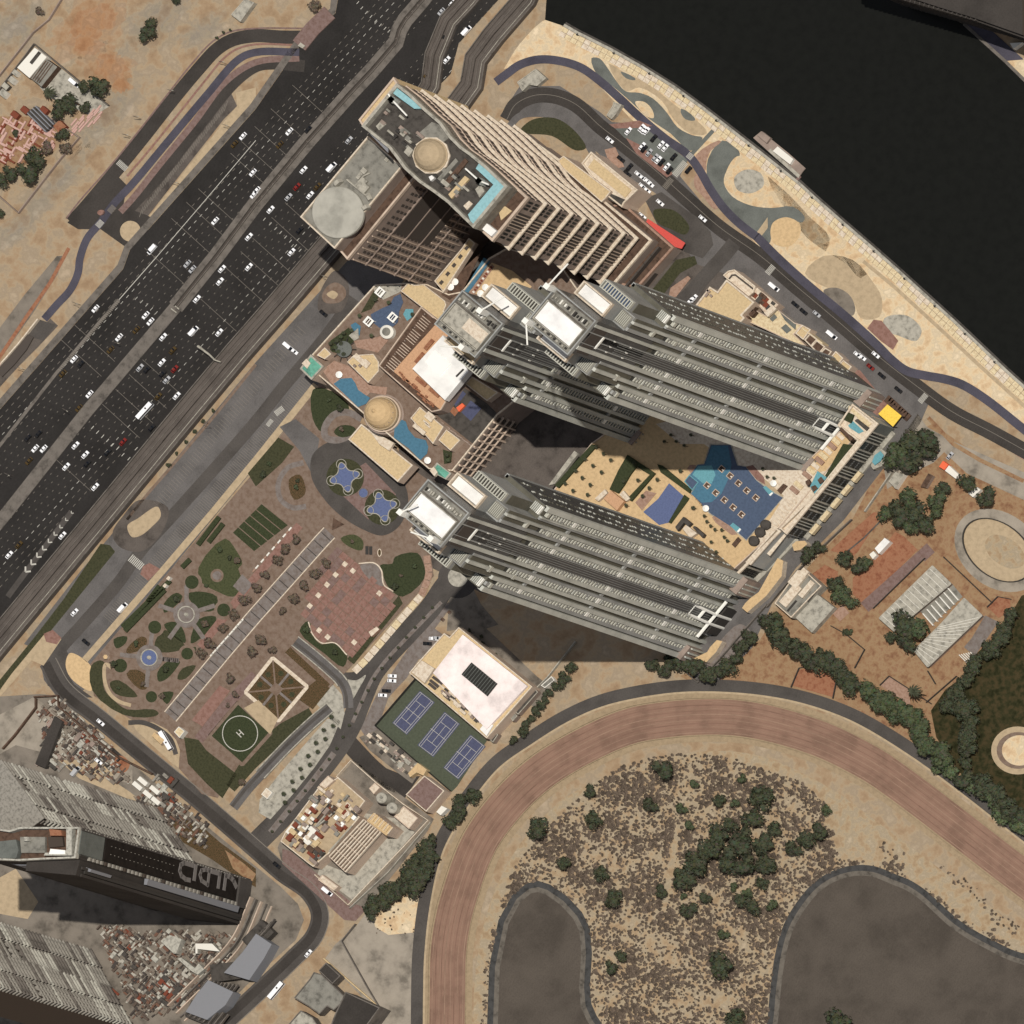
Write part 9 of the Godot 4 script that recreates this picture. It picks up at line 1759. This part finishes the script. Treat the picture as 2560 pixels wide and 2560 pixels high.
	for s in [[610, 640], [640, 610], [660, 580], [600, 690], [640, 660], [620, 720], [660, 740], [720, 560], [560, 660], [780, 450], [900, 330], [1000, 350], [1180, 440], [870, 600], [1440, 1500], [1450, 1540]]: palm(t1(1, 1, s[0], s[1]), 6.0, "palm in the lagoon garden of the deck, %s from the west" % ORD[i], "palms in the lagoon garden", PH + 4.0, i % 2 == 0); i += 1
	i = 0
	for s in [[1610, 895], [1700, 940], [1715, 990], [1810, 1080], [1880, 1150]]: tree(t1(1, 2, s[0], s[1]), 5.0, "leaf_dark", "small tree along the grey yard beside the sports hall, %s from the top" % ORD[i], "small trees beside the sports hall"); i += 1

func belt(where: String, a: Array, n: int, r: float, leaf: String, from: String) -> void:
	var p := T(a[0], a[1], a.slice(2))
	for k in n:
		var q := sample(p, (k + 0.5) / n) + Vector2(rng.randf_range(-1, 1), rng.randf_range(-1, 1)) * r * Z * 0.35
		tree(q, r * Z * rng.randf_range(0.75, 1.15), leaf, "%s tree from %s in the %s" % [ORD[k], from, where.replace("belt of trees", "belt").replace("line of trees", "line").replace("dense dark grove between the plant yard and the outer road", "dense dark grove beside the plant yard").replace("south of the stables", "below the stables")], where)

# ---- lamps, gantries, small pieces ------------------------------------------------------------------------------------
func small_things() -> void:
	var i := 0
	for s in [[0, 0, 990, 1035, 0.2], [0, 0, 1330, 700, 0.2], [0, 0, 1715, 485, 0.2], [0, 0, 1360, 1390, 0.3], [0, 0, 1070, 900, 0.1], [0, 1, 610, 370, 0.4], [0, 1, 190, 860, 0.3], [0, 0, 1740, 960, 0.3], [0, 1, 920, 670, 0.3], [0, 1, 540, 1175, 0.5], [0, 1, 100, 1660, 0.5], [0, 1, 1600, 1300, -1.0], [1, 1, 540, 160, 0.4]]:
		var c := t1(s[0], s[1], s[2], s[3]); var g := W(c); var t := thing("street_lamp", "thin street lamp with a long arm beside the highway roads, %s from the list of arms seen" % ORD[i], "street lamp", g, "street lamps along the highway"); i += 1
		t.set_meta("label", "thin street lamp with one arm, %s" % ["on the loop road's sand edge near its middle", "by the parking apron of the loop road", "near the loop road bend by the top", "on the tan verge beside the highway", "on the bleached sand beside the loop road", "on the sand just left of the highway", "at the left edge beside the ramp road", "on the verge near the highway's shoulder", "at the corner of sand and highway", "between lanes on the highway's lower part", "at the lower left of the highway", "on the pale bays beside the viaduct", "by the white mark at the turning loop"][i - 1])
		var b := Mb.new(); b.bar(g, g + Vector3(0, 10, 0), 0.12, 6); put("pole", b, M.concrete, t); b = Mb.new(); b.bar(g + Vector3(0, 10, 0), g + Vector3(cos(s[4]), 0.08, sin(s[4])) * 3.0 + Vector3(0, 10, 0), 0.1, 5); put("arm", b, M.concrete, t); b = Mb.new(); b.box(g + Vector3(cos(s[4]) * 3.2, 10.1, sin(s[4]) * 3.2), Vector2(cos(s[4]), sin(s[4])), 1.0, 0.2, 0.35); put("lamp_head", b, M.pale_concrete, t)
	var ga := thing("sign_gantry", "curved grey sign gantry reaching over the near carriageway", "gantry", W(t1(0, 1, 1640, 790)))
	var pts := [t1(0, 1, 1492, 680), t1(0, 1, 1520, 700), t1(0, 1, 1580, 745), t1(0, 1, 1620, 785), t1(0, 1, 1665, 800)]
	for k in 4:
		var b := Mb.new(); b.bar(W(pts[k], 7.0), W(pts[k + 1], 7.0 if k < 3 else 6.0), 0.75 - k * 0.12, 6); put("beam", b, M.pale_concrete, ga)
	var bp := Mb.new(); var foot := W(pts[4], 0); bp.bar(foot, W(pts[4], 6.0), 0.3, 6); put("post", bp, M.concrete, ga)
	for s in [[1300, 400, 1340, 430, "by the median where it widens"], [1330, 380, 1360, 405, "just beyond the widened median"]]: wall("barrier_end", "pale barrier end %s" % s[4], "barrier", PackedVector2Array([t1(0, 1, s[0], s[1]), t1(0, 1, s[2], s[3])]), 0.6, 1.4, M.pale_concrete)
	wall("bridge_kerb", "pink concrete wall piece where the loop road meets the highway", "wall", T(1, 0, [330, 345, 430, 220, 560, 95]), 9.0, 0.9, M.pink_paving)
	house("bridge_block", "small pale block where the loop road meets the highway", "block", T(1, 0, [315, 345, 335, 320, 370, 345, 350, 365]), 0, 1.8, M.pale_concrete, M.pale_concrete, 0.0)
	for s in [[1255, 500, "upper"], [1228, 555, "lower"]]: house("garden_kiosk", "%s of two little cream kiosks by the garden's sand strip" % s[2], "kiosk", rectp(t1(0, 2, s[0] + 15, s[1]), U, 9.0, 7.0), 0, 2.8, M.soft_white, M.cream_stone, 0.0)
	house("garden_kiosk", "cream hexagonal kiosk at the garden's south corner", "kiosk", circ(t1(0, 2, 795, 1093), 6.0, 6), 0, 2.8, M.stone_wall, M.beach_sand, 0.0)
	house("stage", "small salmon stage wall at the foot of the red plaza", "stage", T(1, 2, [850, 905, 910, 865, 930, 885, 870, 940]), 0, 3, M.salmon_paving, M.cream_stone, 0.0)
	for i2 in 10:
		var b := Mb.new(); var p: Array = [[675, 395], [735, 445], [605, 475], [540, 550], [475, 630], [410, 710], [935, 615], [745, 985], [545, 945], [480, 895]][i2]; b.box(W(t1(1, 2, p[0], p[1])), V, 2.6, 0.7, 2.6); var q := tag(put("plaza_planter", b, M.cream_stone), "square cream tree planter on the red plaza, %s going round from the north" % ORD[i2], "planter", "planters round the red plaza")
	for s in [[1455, 755, "upper"], [1405, 810, "lower"]]: house("utility_box", "%s of two small dark utility boxes on the pale yard by the roundabout" % s[2], "box", rectp(t1(1, 2, s[0], s[1]), V, 7.0, 7.0), 0, 1.6, M.brown_wall, M.brown_roof, 0.0)
